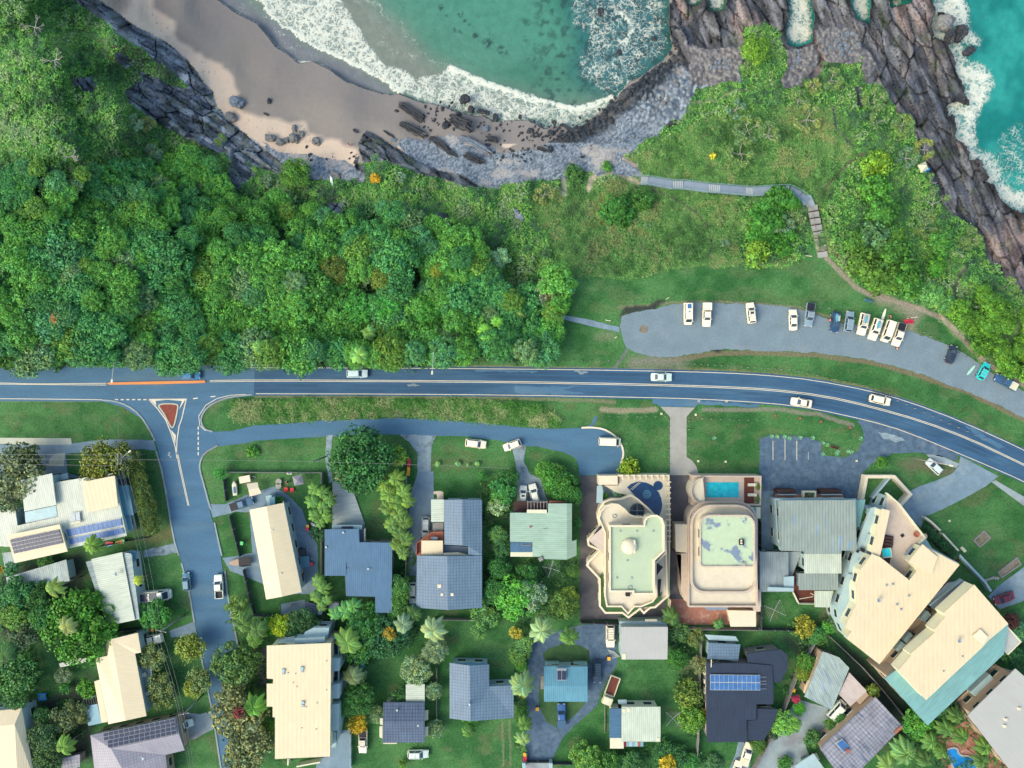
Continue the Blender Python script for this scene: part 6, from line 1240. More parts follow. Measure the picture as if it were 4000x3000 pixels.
H.roof([(477,2020),(512,2012),(518,2060),(500,2072),(490,2075)],3.2,'roof_sky',12,name='awning'); H.solar([(257,2067),(472,2023),(477,2054),(266,2098)],5.2,12,1,'solar_blue'); H.solar([(266,2103),(478,2060),(486,2085),(275,2128)],5.2,12,1,'solar_blue')
H.solar([(38,2108),(230,2068),(245,2122),(54,2164)],6.6,12,4); H.solar([(275,2005),(312,1999),(315,2034),(278,2040)],5.4,2,1,'metal_grey',name='solar_heater'); MB().tube([W(276,2045,5.5),W(316,2036,5.5)],.25,8).build('water_tank',MT['white'],H.r)
H.boxp('pergola',222,1868,3,(2.2,1.8,.12),'timber_dark',12); H.boxp('pergola',250,1862,3.1,(1.8,1.2,.12),'white_cool',12); H.solar([(460,1870),(490,1867),(496,1892),(466,1896)],3.2,2,1,'solar_dark',name='pergola_glazing')
# 2 weathered shed
H=House('weathered_shed','weathered corrugated shed roof with peeling grey paint south of the panelled house','shed',150,2240); H.block([(23,2256),(258,2186),(273,2270),(90,2292),(30,2290)],3,'roof_rust_grey','white_cool',12,win=False)
H.roof([(8,2160),(48,2155),(60,2215),(20,2225)],2.6,'roof_rust_grey',12,name='side_roof')
# 3 steel roofed long house
H=House('steel_roofed_house','long pale steel roofed house with weathered edge strips north of the mango tree','house',440,2300)
H.block([(335,2195),(475,2157),(513,2163),(545,2418),(420,2445)],4.2,'roof_rust_grey','white_cool',-75); H.roof([(356,2184),(477,2157),(527,2422),(426,2444)],4.5,'roof_corrugated_white',-78,t=.1,name='raised_roof'); H.roof([(506,2150),(530,2152),(532,2185),(516,2205)],3,'roof_sky',0,name='shade_sail'); H.dish(457,2241,4.5)
# 4 cream house
H=House('cream_roofed_house','bright cream roofed house with a white deck under the power lines','house',470,2650)
A_=[(429,2499),(538,2472),(551,2549),(527,2553),(572,2797),(423,2829),(373,2571),(420,2562)]; H.walls(A_,4.6,'white_cool')
H.roof([[(429,2499,4.6),(434,2497,5.4),(490,2815,5.4),(423,2829,4.6),(373,2571,4.6),(420,2562,4.6)],[(434,2497,5.4),(538,2472,4.7),(551,2549,4.7),(527,2553,4.7),(572,2797,4.7),(490,2815,5.4)]],5,'roof_cream',80)
H.block([(368,2662),(389,2655),(420,2820),(396,2824)],3.6,'roof_cream','white',80,win=False); H.block([(414,2505),(432,2500),(436,2560),(418,2563)],3.6,'roof_cream','white',80,win=False); dkk=H.roof([(532,2605),(588,2602),(597,2700),(560,2720),(552,2700)],2.2,'white_cool',name='deck'); H.rail([(588,2603),(597,2700),(562,2722)],2.2,'galv',.1)
H.roof([(334,2758),(380,2750),(396,2825),(345,2836)],3,'roof_sky',80,.08,'teal_awning').data.materials[0]=MT['teal_roof']
bm_=MB()
for i in range(6): bm_.tube([W(326+i*9,2729 - i*2,3),W(333+i*9,2760 - i*2,3)],.07,4)
bm_.tube([W(325,2729,3),W(374,2718,3)],.09,4); bm_.build('pergola_beams',MT['timber_grey'],H.r)
for a,b_ in ((560,2637),(578,2708)): H.boxp('outdoor_table',a,b_,2.8,(1.3,.9,.08),'white',20)
# 5 hip roof with panels
H=House('hip_roofed_house','mauve tiled hip roofed house carrying four rows of solar panels at the bottom left','house',520,2940)
H.walls([(353,2872),(692,2802),(721,2931),(646,2949),(660,3060),(375,3060)],3.8,'beige')
RZ=5.6; H.roof([[(353,2872,3.8),(692,2802,3.8),(700,2868,RZ),(434,2925,RZ)],[(692,2802,3.8),(721,2931,3.8),(700,2868,RZ)],[(721,2931,3.8),(646,2949,3.8),(545,2912,5.7),(434,2925,RZ),(700,2868,RZ)],[(353,2872,3.8),(434,2925,RZ),(475,2999,6),(475,3060,6),(375,3060,3.8)],[(545,2912,5.7),(646,2949,3.8),(660,3060,3.8),(475,3060,6),(475,2999,6),(434,2925,RZ)]],5,'roof_mauve',12)
H.solar([(402,2864,4.35),(682,2806,4.3),(688,2834,4.95),(406,2894,5.0)],5,14,2); H.solar([(420,2892,5.0),(687,2836,5.0),(690,2866,5.75),(422,2922,5.75)],5,13,2); H.dish(555,2963,5.6)
H=House('cream_corner_house','cream hip roof cut by the left picture edge at the bottom','house',30,2900); H.walls([(-90,2785),(84,2766),(140,3060),(-90,3060)],5,'white_cool'); H.roof([[(-90,2785,4.8),(84,2766,4.8),(57,2830,6),(-90,2845,6)],[(84,2766,4.8),(140,3060,4.8),(70,3060,6),(57,2830,6)],[(-90,2845,6),(57,2830,6),(70,3060,6),(-90,3060,6)]],5,'roof_cream',0)
H=House('garden_shed','small square grey shingled shed near the bottom left palm','shed',275,2975); H.block([(235,2965),(312,2946),(312,2996),(244,3010)],2.6,'roof_shingle','timber_grey',10,win=False)
H=House('garden_shed','white roofed lean-to peeping out under the huge mango tree','shed',275,2592); H.block([(230,2593),(280,2575),(335,2568),(345,2560),(340,2585),(236,2607)],2.6,'roof_grey_white','white',10,win=False)
# 8 long cream roof
H=House('long_cream_house','long narrow cream gable roofed house angled beside the side street boat yard','house',1075,2150)
H.walls([(975,1992),(1108,1964),(1178,2313),(1101,2331),(1040,2342)],5,'white_cool'); H.roof([[(975,1992,5),(1040,1978,5.9),(1101,2331,5.9),(1040,2342,5)],[(1040,1978,5.9),(1108,1964,5),(1178,2313,5),(1101,2331,5.9)]],5,'roof_cream',-80); H.last.data.materials[0]=MT['roof_cream']
H.boxp('gutter',1143,2137,4.9,(.12,20,.12),'white_cool',11.5); H.dots('roof_vent',((1064,2070),(1098,2240)),5.6); H.boxp('fascia',1040,1976,0.01,(.1,.1,.02),'white')
H.boxp('hallway',1063,1958,1.4,(1.3,3,2.8),'white_cool',12); H.roof([(1052,1945),(1072,1940),(1075,1968),(1055,1972)],3,'roof_sky',name='porch')
# 9 blue roof
H=House('blue_roofed_house','wide dark blue metal roofed house with a stepped outline below the timber driveway','house',1400,2200)
H.block([(1268,2068),(1402,2066),(1404,2118),(1531,2120),(1531,2218),(1356,2215),(1356,2196),(1268,2196)],5,'roof_blue','timber_grey',0); H.block([(1356,2217),(1531,2194),(1531,2394),(1467,2394),(1465,2331),(1352,2328),(1348,2249)],4.6,'roof_blue','timber_grey',0); H.block([(1268,2194),(1354,2195),(1350,2249),(1268,2249)],4.7,'roof_blue','timber_grey',0)
H.block([(1297,2051),(1414,2051),(1414,2068),(1297,2068)],3.6,'white_cool','white_cool',win=False); H.roof([(1330,2064),(1336,2057),(1378,2057),(1378,2065)],3.9,'roof_navy',name='porch_roof'); H.roof([(1404,2068),(1424,2068),(1424,2118),(1404,2118)],2.6,'walk_grey',name='balcony'); H.rail([(1424,2066),(1424,2116)],2.6,'white'); H.dots('roof_vent',((1274,2137),(1341,2080),(1438,2222)),5)
# 10 slate
H=House('slate_tiled_house','two part slate grey tiled house with a red terrace between the roofs','house',1760,2170)
N_=[(1734,1953),(1883,1953),(1883,2168),(1829,2168),(1829,2134),(1736,2127)]; H.walls(N_,5.2,'white_cool'); H.roof([[(1734,1953,5.2),(1806,1951,6.3),(1806,2131,6.3),(1736,2127,5.2)],[(1806,1951,6.3),(1883,1953,5.2),(1883,2168,5.2),(1829,2168,5.2),(1829,2134,6),(1806,2131,6.3)]],5,'roof_slate',0)
S_=[(1628,2170),(1883,2170),(1883,2374),(1750,2383),(1626,2374)]; H.walls(S_,5,'white_cool'); H.roof([[(1628,2170,5),(1748,2172,6.3),(1750,2383,6.3),(1626,2374,5)],[(1748,2172,6.3),(1883,2170,5),(1883,2374,5),(1750,2383,6.3)]],5,'roof_slate',0)
H.block([(1684,1951),(1734,1951),(1734,2039),(1684,2039)],4.6,'roof_corrugated_white','white',90); H.roof([(1694,1920),(1722,1918),(1732,1924),(1732,1950),(1708,1950),(1706,1930),(1694,1930)],2.6,'tiles_mauve',name='steps'); 
H.block([(1626,2122),(1662,2096),(1687,2079),(1732,2078),(1732,2170),(1626,2170)],2.8,'brick','brick',win=False,d=.1); H.rail([(1627,2168),(1627,2122),(1687,2080),(1730,2078)],2.8,'brick',.2,.8); H.block([(1646,2112),(1730,2112),(1730,2168),(1646,2168)],4.6,'roof_cream','beige',0,d=.8,z0=2.8,win=False)
H.boxp('outdoor_table',1697,2104,3.6,(1.4,.7,.08),'metal_grey'); H.roof([(1732,2130),(1829,2136),(1829,2168),(1732,2168)],2.9,'walk_grey',name='courtyard_floor'); H.roof([(1732,2160),(1790,2158),(1829,2168),(1732,2169)],4.7,'white',name='link_roof'); H.roof([(1690,2042),(1732,2042),(1732,2076),(1690,2076)],2.7,'timber_grey',name='landing')
for a,b_,c_,z in ((1716,2290,14,5.9),(1726,2323,10,6.0),(1766,2323,11,6.0)): q_=c_/2; H.roof([(a - q_,b_ - q_),(a+q_,b_ - q_),(a+q_,b_+q_),(a - q_,b_+q_)],z+.2,'cream',name='skylight')
# 11 flats
H=House('white_flats','tall block of flats with a big flat cream white roof and east balconies','flats',1180,2740)
B_=[(1042,2522),(1293,2512),(1289,2955),(1074,2965),(1074,2802),(1065,2802),(1065,2761),(1042,2759),(1042,2671),(1067,2671),(1067,2653),(1042,2650)]; H.block(B_,9,'roof_white','white',0,d=.5)
for q_,z in (([(1068,2518),(1150,2512),(1150,2490),(1100,2500)],6),([(1150,2494),(1268,2488),(1268,2515),(1150,2518)],7.5),([(1190,2470),(1225,2452),(1286,2452),(1280,2490),(1180,2494)],6)): H.block(q_,z,'white_cool','white_cool',d=.05)
for q_,z in (([(1293,2570),(1328,2571),(1326,2620),(1293,2622)],6.4),([(1293,2676),(1327,2671),(1326,2728),(1293,2730)],6.4),([(1293,2752),(1325,2750),(1322,2850),(1290,2856)],6.4),([(1290,2855),(1326,2830),(1310,2915),(1290,2918)],5)): H.block(q_,z,'white_cool','white_cool',d=.05,win=False)
for q_ in ([(1293,2495),(1322,2493),(1322,2570),(1293,2570)],[(1293,2622),(1322,2620),(1320,2678),(1293,2678)],[(1290,2858),(1316,2858),(1312,2918),(1290,2918)]): H.roof(q_,4,'roof_navy',name='balcony_floor'); H.rail([q_[0],q_[1],q_[2],q_[3]],4,'white_cool',.15,1.0)
H.dots('roof_hatch',((1107,2619),(1180,2610),(1183,2744)),9,'white_cool',(.6,.6,.3)); H.dots('roof_hatch',((1107,2630),(1180,2621),(1183,2757)),9,'metal_grey',(.5,.5,.2)); H.dots('roof_vent',((1275,2582),(1125,2628),(1154,2631),(1145,2666),(1159,2682),(1274,2695),(1238,2746),(1195,2762),(1178,2844),(1234,2849)),9,'metal_grey',(.16,.16,.2))
H.rail([(1158,2995),(1250,2978)],.2,'white',.3,1.6,'garden_wall'); H.rail([(1125,2965),(1124,2990)],.2,'white',.3,1.6,'garden_wall')
# 12 dark cottage
H=House('dark_cottage','small dark ribbed roof cottage with a white patio roof and white window awnings','house',1580,2820)
H.walls([(1497,2743),(1659,2743),(1659,2901),(1494,2901)],3.6,'white'); H.roof([[(1497,2743,3.6),(1659,2743,3.6),(1658,2820,4.7),(1496,2820,4.7)],[(1496,2820,4.7),(1658,2820,4.7),(1659,2901,3.6),(1494,2901,3.6)]],4,'roof_dark_tile',0); H.block([(1585,2673),(1659,2673),(1659,2750),(1585,2750)],3,'roof_corrugated_white','white',90,d=.8,win=False)
for q_ in ([(1658,2776),(1673,2774),(1672,2812),(1658,2815)],[(1660,2841),(1673,2838),(1671,2875),(1659,2878)],[(1482,2838),(1494,2836),(1494,2885),(1482,2880)],[(1484,2806),(1495,2806),(1495,2832),(1484,2830)],[(1497,2902),(1550,2902),(1550,2906),(1497,2906)]): H.roof(q_,2.8,'white',name='awning')
H.dots('roof_vent',((1551,2774),(1633,2834)),4.3)
# 13 grey L house
H=House('grey_gabled_house','grey tiled L shaped house with a cyan gable end on the long lawn','house',1860,2700)
H.walls([(1758,2592),(1909,2596),(1911,2682),(2006,2677),(2006,2804),(1845,2817),(1758,2806)],4.4,'white_cool'); H.roof([[(1756,2589,4.4),(1834,2600,5.6),(1838,2817,5.6),(1756,2806,4.4)],[(1834,2600,5.6),(1911,2596,4.4),(1911,2682,4.4),(2006,2677,4.4),(2006,2804,4.4),(1845,2817,5.4),(1838,2817,5.6)]],4,'roof_slate',0)
H.roof([(1786,2590),(1902,2587),(1902,2596),(1834,2599),(1790,2594)],3.6,'teal_roof',name='gable_end'); H.roof([(1912,2666),(1985,2670),(1998,2677),(1912,2682)],2,'walk_grey',name='balcony'); H.dish(1830,2752,5.4)
# 14 house in the marked lot
H=House('mint_roofed_house','pale mint metal roofed house with a dark carport deck amid dense garden','house',2120,2090)
H.block([(1992,2003),(2141,2003),(2141,2064),(2123,2066),(2123,2175),(2080,2175),(2080,2118),(1992,2116)],5,'roof_mint','white_cool',90); H.block([(2141,1967),(2214,1967),(2214,2186),(2123,2184),(2123,2066),(2141,2064)],5.2,'roof_mint','white_cool',90); H.roof([(2214,1967,5.2),(2234,1967,4.8),(2234,2114,4.8),(2252,2109,4.5),(2252,2170,4.5),(2214,2186,5.2)],5,'roof_mint',90)
H.block([(1994,2118),(2080,2118),(2080,2157),(1994,2157)],4.2,'roof_blue','white',0,win=False); H.roof([(1994,2157),(2080,2157),(2080,2175),(1994,2174)],4.1,'white',name='fascia'); H.roof([(2006,1958),(2139,1958),(2139,2000),(2006,2000)],2.6,'timber_dark',name='deck'); H.roof([(2058,1991),(2136,1991),(2136,2004),(2058,2004)],5.2,'white',name='porch_roof'); H.rail([(2146,1959),(2210,1960)],2.6,'brick',.3,.7); H.roof([(2146,1960),(2215,1960),(2215,1968),(2146,1968)],2.6,'brick',name='balcony')
bm_=MB()
for i in range(7): bm_.tube([W(2062+i*12.5,1955,4.6),W(2062+i*12.5,1992,4.6)],.09,4)
bm_.tube([W(2058,1960,4.7),W(2140,1961,4.7)],.1,4); bm_.build('pergola_beams',MT['timber_grey'],H.r); H.dots('roof_vent',((2072,2058),),5,'brick'); bm_=MB(); bm_.strip([W(a,b_,4.3) for a,b_ in ((2038,2120),(2038,2130),(2074,2130),(2074,2120))],.12,4.1,4.3); bm_.build('pergola_frame',MT['timber_grey'],H.r); H.boxp('chimney',2112,2183,5.2,(.9,.8,.6),'timber_grey',30)
# 15 curvy white mansion
H=House('curved_white_mansion','white mansion with curving terraces and a fan shaped navy pool','mansion',2480,2130)
TOP=[(2383,2055),(2517,2055),(2519,2037),(2528,2022),(2545,2015),(2566,2015),(2585,2027),(2593,2053),(2593,2152),(2555,2188),(2555,2298),(2555,2320),(2475,2320),(2475,2310),(2383,2310)]
MID=[(2340,2025),(2348,1998),(2366,1978),(2392,1969),(2415,1972),(2440,1990),(2458,2010),(2480,2020),(2517,2021),(2524,2040),(2595,2040),(2600,2160),(2562,2200),(2562,2330),(2550,2350),(2505,2369),(2478,2369),(2453,2397),(2428,2369),(2372,2369),(2364,2330),(2364,2080)]
LOW=[(2345,1985),(2360,1962),(2385,1952),(2430,1950),(2465,1935),(2490,1950),(2530,1985),(2555,2010),(2600,2040),(2606,2330),(2560,2372),(2540,2374),(2515,2395),(2500,2378),(2455,2412),(2432,2394),(2365,2394),(2344,2368),(2343,2262),(2294,2210),(2300,2195),(2345,2150),(2300,2130),(2297,2108),(2345,2060),(2335,2020)]
H.block(TOP,11.5,'mint','cream',d=.1,z0=8); H.rail(TOP,11.5,'cream',.36,.45,closed=True); H.block(MID,8,'tiles_pale','cream',d=.1,z0=4.5); H.rail(MID,8,'cream',.3,.6,closed=True); H.block(LOW,4.5,'tiles_pale','cream',d=.1); H.rail(LOW,4.5,'cream',.4,.7,closed=True)
H.roof([(2348,2240),(2340,2262),(2343,2366),(2366,2392),(2432,2392),(2453,2409),(2500,2374),(2540,2370),(2580,2350),(2586,2310),(2560,2345),(2505,2372),(2478,2372),(2453,2400),(2428,2372),(2370,2372),(2361,2330),(2361,2250)],5.0,'lawn_plain',t=.1,name='planter_strip')
H.roof([(2299,2110),(2360,2055),(2366,2085),(2366,2175),(2345,2150)],6.5,'roof_pink',45,name='side_roof'); H.roof([(2320,2085),(2344,2055),(2355,2062),(2330,2092)],5.5,'roof_navy',name='glass_slope')
dm=MB(); dm.lathe(W(2457,2133,11.5),[(1.62,0),(1.6,.5),(1.3,.95),(.8,1.25),(.2,1.35)],24); dm.build('dome',MT['cream'],H.r,True); H.boxp('dome_wall',2477,2133,12,(.3,2.6,1.2),'cream'); H.dots('roof_vent',((2423,2074),(2488,2074),(2552,2074),(2451,2189),(2410,2257),(2468,2257)),11.5,'metal_grey',(.3,.3,.15))
H.boxp('stairwell',2452,2320,8.4,(.9,.8,.8),'black'); H.roof([(2475,2300),(2540,2300),(2540,2335),(2475,2335)],9.2,'tiles_pale',name='stair_block'); sk=MB(); sk.lathe(W(2489,1995,5.2),[(1.55,0),(1.5,.1)],20); sk.build('round_skylight',MT['window_glass'],H.r); sk=MB(); sk.tube([W(2463,1995,5.35),W(2515,1995,5.35)],.05,4); sk.tube([W(2489,1970,5.35),W(2489,2020,5.35)],.05,4); sk.build('skylight_frame',MT['metal_grey'],H.r)
H.roof([(2560,2195),(2590,2215),(2560,2255)],6,'black',name='glass_notch'); H.roof([(2570,2265),(2583,2262),(2578,2330),(2570,2330)],5.5,'black',name='side_void')
H.roof([(2338,1896),(2352,1896),(2356,1920),(2354,1965),(2330,1965),(2332,1900)],2.2,'white_cool',name='entry_roof')
for i,(a,b_) in enumerate(((2400,2016),(2461,2295))):
    mm=MB(); mm.strip([W(a+8*math.cos(k*.52),b_+7*math.sin(k*.52),8.1 if i==0 else 11.6) for k in range(12)],.08,8.05 if i==0 else 11.55,8.15 if i==0 else 11.65,True); mm.build('hose_ring',MT['metal_grey'],H.r)
pt=thing('pool_terrace','pale tiled pool terrace with white fins along its edge in front of the curved mansion','terrace',W(2500,1930)); MB().prism([W(a,b_,2) for a,b_ in ((2360,1896),(2416,1896),(2416,1860),(2612,1860),(2614,2330),(2600,2340),(2604,2040),(2556,2008),(2466,1936),(2410,1925))],0,2.2).build('deck',MT['tiles_pale'],pt)
MB().prism([W(a,b_,3) for a,b_ in ((2338,1858),(2413,1858),(2413,1894),(2338,1894))],0,3).build('garage',MT['cream'],pt)
w_=MB(); w_.strip([W(a,b_,3) for a,b_ in ((2414,1858),(2612,1858),(2616,2040),(2612,2330))],.35,0,3).build('boundary_wall',MT['cream'],pt)
for i in range(20): a,b_=((2432+i*23,1864) if i<8 else (2610,1862+(i - 7)*21)); MB().box(W(a,b_,3.1),(.25,1.1,.5) if i<8 else (1.1,.25,.5),0).build('wall_fin',MT['cream'],pt)
pw=MB(); pw.prism([W(a,b_,2.2) for a,b_ in ((2449,1903),(2465,1890),(2492,1881),(2523,1885),(2545,1895),(2560,1908),(2574,1925),(2582,1945),(2587,1971),(2583,1995),(2573,2016),(2541,2002),(2496,1953),(2470,1925))],2.0,2.26).build('pool_water',MT['pool_navy'],pt)
for r1,r2 in ((.95,.85),(.62,.5),(.3,.1)): mm=MB(); mm.strip([W(2527+r1*16*math.cos(k*.42),1931+r1*16*math.sin(k*.42),2.3) for k in range(15)],.12,2.27,2.3,True); mm.build('pool_ring',MT['glass_teal'],pt)
for (a,b_),(c_,d_) in (((2462,1912),(2496,1884)),((2468,1914),(2502,1885))): mm=MB(); mm.strip([W(a,b_,2.3),W(c_,d_,2.3)],.1,2.27,2.3); mm.build('pool_line',MT['tiles_pale'],pt)
sp_=MB(); sp_.lathe(W(2570,1897,2.2),[(1.0,0),(1.0,.12)],18); sp_.build('spa',MT['pool_navy'],pt); 
gb=MB(); gb.prism([W(a,b_,.3) for a,b_ in ((2352,1898),(2400,1898),(2440,1935),(2430,1948),(2360,1962))],0,.3); gb.build('garden_paving',MT['concrete_blue'],pt)
tree('garden_tree','spiky grey shrub in the mansion entry garden','shrub',2418,1918,20,2,'small',(.1,.17,.13)); tree('garden_tree','small hedge by the mansion entry paving','shrub',2366,1938,13,1.6,'small',(.05,.13,.03))
# 16 rounded mansion
def rrect(x0,y0,x1,y1,r,rb=None):
    o=[]
    for cx_,cy_,a0,rr in ((x1 - r,y0+r,-90,r),(x1 - (rb or r),y1 - (rb or r),0,rb or r),(x0+(rb or r),y1 - (rb or r),90,rb or r),(x0+r,y0+r,180,r)):
        for k in range(6): an=R_(a0+18*k); o.append((cx_+rr*math.cos(an),cy_+rr*math.sin(an)))
    return o
H=House('rounded_white_mansion','white mansion of stacked rounded storeys with a stained pale top roof','mansion',2830,2170)
L1=rrect(2690,1962,2957,2369,75,4); L2=rrect(2702,1976,2953,2314,75,50); L3=rrect(2736,2014,2947,2213,40,14)
H.block(L1,5,'tiles_pale','tiles_mauve',d=.1); H.rail(L1,5,'tiles_mauve',.35,.7,closed=True); H.block(L2,8.2,'tiles_pale','tiles_mauve',d=.6,z0=5); H.rail(L2,8.2,'tiles_mauve',.4,.8,closed=True); H.rail(rrect(2699,1973,2956,2317,76,52),7.6,'metal_grey',.12,.5,closed=True,name='gutter'); H.block(L3,11.2,'mint_stained','cream',d=.2,z0=8.2); H.rail(L3,11.2,'tiles_mauve',.3,.25,closed=True)
H.boxp('vent_box',2896,2118,11.5,(.9,1.1,.5),'black'); H.dots('vent_pipe',((2896,2112),(2896,2122)),11.75,'cream',(.35,.35,.15)); H.boxp('hatch',2905,2203,11.4,(.6,.7,.3),'concrete_warm'); H.block([(2745,2368),(2850,2368),(2838,2382),(2765,2384)],3.2,'walk_grey','tiles_mauve',win=False,d=.05)
H.block([(2637,2048),(2695,2048),(2692,2160),(2640,2155)],3.8,'tiles_pale','tiles_mauve',win=False,d=.1); H.block([(2640,2165),(2662,2165),(2660,2300),(2672,2345),(2695,2352),(2700,2230),(2690,2160)],3.8,'tiles_mauve','tiles_mauve',win=False,d=.1)
H.boxp('annex',2948,2325,2,(1.3,3.6,4),'tiles_mauve'); H.boxp('annex',2948,2352,1.7,(1.3,3,3.4),'tiles_mauve')
pt=thing('pool_terrace','mauve tiled terrace with a rectangular cyan pool in front of the rounded mansion','terrace',W(2830,1920)); MB().prism([W(a,b_,2.6) for a,b_ in ((2705,1860),(2972,1862),(2970,1972),(2700,1972))],0,2.6).build('deck',MT['tiles_mauve'],pt); MB().strip([W(a,b_,3.6) for a,b_ in ((2705,1860),(2972,1862),(2970,1972),(2910,1972))],.3,0,3.6).build('boundary_wall',MT['tiles_mauve'],pt)
cc_=[W(2750+52*math.cos(R_(a)),1917+52*math.sin(R_(a)),4.2) for a in range(85,276,12)]; MB().prism(cc_,0,4.2).build('round_balcony',MT['tiles_pale'],pt); MB().strip(cc_,.2,4.2,4.9).build('parapet',MT['tiles_mauve'],pt); MB().prism([W(a,b_,2.7) for a,b_ in ((2759,1884),(2886,1884),(2886,1943),(2759,1943))],2.5,2.66).build('pool_water',MT['pool_cyan'],pt)
MB().prism([W(a,b_,2.8) for a,b_ in ((2908,1866),(2945,1866),(2945,1966),(2908,1966))],2.5,2.75).build('timber_deck',MT['timber_red'],pt); 
for i,(a,b_) in enumerate(((2931,1893),(2931,1932))): 
    l_=thing('sun_lounger','white sun lounger on the red deck, %s one' % ('upper' if i==0 else 'lower'),'sun lounger',W(a,b_,2.75)); MB().box((0,0,.3),(1.3,.62,.1)).build('seat',MT['white'],l_,world=False); MB().box((.85,0,.45),(.7,.62,.08),0,-.5).build('backrest',MT['white'],l_,world=False); MB().box((0,0,.14),(.9,.5,.28)).build('frame',MT['galv'],l_,world=False)
tree('garden_tree','narrow planter shrub at the east end of the rectangular pool','shrub',2960,1900,12,3.6,'small',(.1,.13,.04)); tree('garden_tree','lower narrow planter shrub at the east end of the rectangular pool','shrub',2958,1950,12,3.6,'small',(.09,.12,.05))
H=House('striped_awning','small white and teal striped awning at the corner of the rounded mansion','awning',2950,2000); H.block([(2927,1980),(2971,1980),(2971,2025),(2950,2025),(2927,1995)],3,'white','tiles_mauve',win=False,t=.1); H.roof([(2943,1981),(2954,1981),(2954,2024),(2943,2018)],3.03,'teal_roof',t=.05,name='stripe')
H=House('cream_garage','cream flat roofed garage on the brick courtyard','garage',2900,2415); H.block([(2843,2384),(2953,2386),(2953,2448),(2854,2448)],3,'cream','cream',win=False)
# 17 ribbed apartments
H=House('ribbed_roof_apartments','apartment building with a patched grey green ribbed roof below the forecourt','apartments',3190,2060)
H.block([(3046,1955),(3343,1953),(3346,2151),(3287,2151),(3287,2164),(3141,2164),(3141,2154),(3052,2151)],7,'roof_ribbed','white_cool',0,d=.3); H.block([(3141,2164),(3287,2164),(3287,2240),(3143,2240)],6,'roof_corrugated_white','white_cool',0); H.block([(3120,2240),(3274,2240),(3274,2305),(3122,2305)],5,'roof_ribbed','white_cool',0); H.roof([(3343,1953),(3381,1951),(3358,2059),(3346,2059)],4.6,'roof_teal',0,name='side_awning')
H.roof([(3028,1953),(3046,1957),(3048,2110),(3036,2100)],4,'roof_navy',name='access_balcony'); H.rail([(3030,1953),(3038,2105),(3052,2150)],4,'white_cool',.25,1); H.roof([(3016,1948),(3345,1948),(3345,1955),(3046,1957)],5.5,'white_cool',name='front_fascia')
H.block([(2968,2156),(3080,2156),(3080,2253),(3101,2253),(3101,2312),(2968,2312)],4.2,'roof_steel','white_cool',0); H.roof([(3062,2253),(3102,2251),(3101,2296),(3062,2294)],4.5,'white_cool',name='upper_slab'); H.roof([(3080,2156),(3132,2154),(3095,2250),(3080,2250)],3,'concrete',name='link_roof'); H.roof([(3000,2293),(3100,2297),(3100,2310),(2998,2308)],5,'white_cool',name='upper_slab')
H.roof([(3103,2218),(3118,2250),(3181,2308),(3181,2357),(3122,2357),(3101,2315)],2.6,'timber_red',name='deck'); H.rail([(3101,2315),(3122,2359),(3183,2360)],2.6,'white',.12,1.0); H.block([(3183,2308),(3255,2308),(3240,2373),(3183,2371)],4.2,'roof_corrugated_white','white_cool',0,win=False,d=.6)
for (a,b_),(c_,d_) in (((3122,2340),(3176,2330)),((3166,2317),(3184,2327))): H.boxp('shade_pole',0,0,0,(.01,.01,.01),'white') if False else MB().tube([W(a,b_,3.7),W(c_,d_,3.7)],.07,5).build('shade_pole',MT['white'],H.r)
H.roof([(3028,1930),(3295,1930),(3295,1948),(3028,1948)],1.5,'red_paving',name='front_terrace')
for a,b_ in (((3036,1919),(3108,1919)),((3207,1920),(3285,1920))): mm=MB(); mm.prism([W(a[0],a[1] - 7,2.2),W(b_[0],b_[1] - 7,2.2),W(b_[0],b_[1]+7,2.2),W(a[0],a[1]+7,2.2)],0,2.3); o=mm.build('clipped_hedge',MT['timber_dark'],None); tag(o,'dark purple clipped hedge on the front terrace, %s one' % ('left' if a[0]<3100 else 'right'),'hedge'); H.rail([(a[0]+4,1932),(b_[0]+4,1932)],1.5,'white_cool',.2,.9)
H.rail([(3140,1942),(3140,1921),(3186,1921),(3186,1942)],1.5,'white',.3,.9,'planter_wall'); tree('garden_tree','small white flowered planter shrub on the front terrace','shrub',3164,1929,9,2.2,'small',(.15,.22,.1))
# 18 big white tower
H=House('large_white_tower','largest white apartment block with a tiled roof terrace and spa','apartments',3500,2250)
MR=[(3407,2164),(3439,2177),(3553,2267),(3581,2230),(3549,2194),(3604,2126),(3645,2150),(3749,2206),(3435,2595),(3306,2494),(3327,2466),(3300,2450),(3345,2363),(3343,2302),(3361,2227)]
LWR=[(3420,1980),(3446,1985),(3470,1928),(3514,1972),(3614,2100),(3640,2140),(3745,2200),(3435,2590),(3300,2490),(3275,2430),(3270,2380),(3310,2240),(3350,2120),(3372,2060),(3400,1985)]
H.block(LWR,6,'white_cool','white_cool',d=.3); H.block(MR,9.5,'roof_white','white',0,d=.4,z0=6); H.roof([(3467,1932),(3511,1972),(3612,2101),(3591,2126),(3549,2194),(3553,2265),(3439,2177),(3460,1990)],6.35,'tiles_mauve',name='roof_terrace',t=.1); H.rail([(3465,1927),(3514,1970),(3614,2100),(3592,2126)],6.3,'white',.3,.8); H.block([(3446,1987),(3477,1995),(3437,2177),(3405,2164)],9,'roof_white','white',d=.3,z0=6)
H.roof([(3604,2126),(3663,2176),(3640,2240),(3605,2235),(3549,2194)],10,'roof_cream',name='raised_roof'); H.roof([(3663,2130),(3700,2165),(3749,2206),(3640,2240),(3612,2230)],9.8,'mint',name='side_roof') if False else None
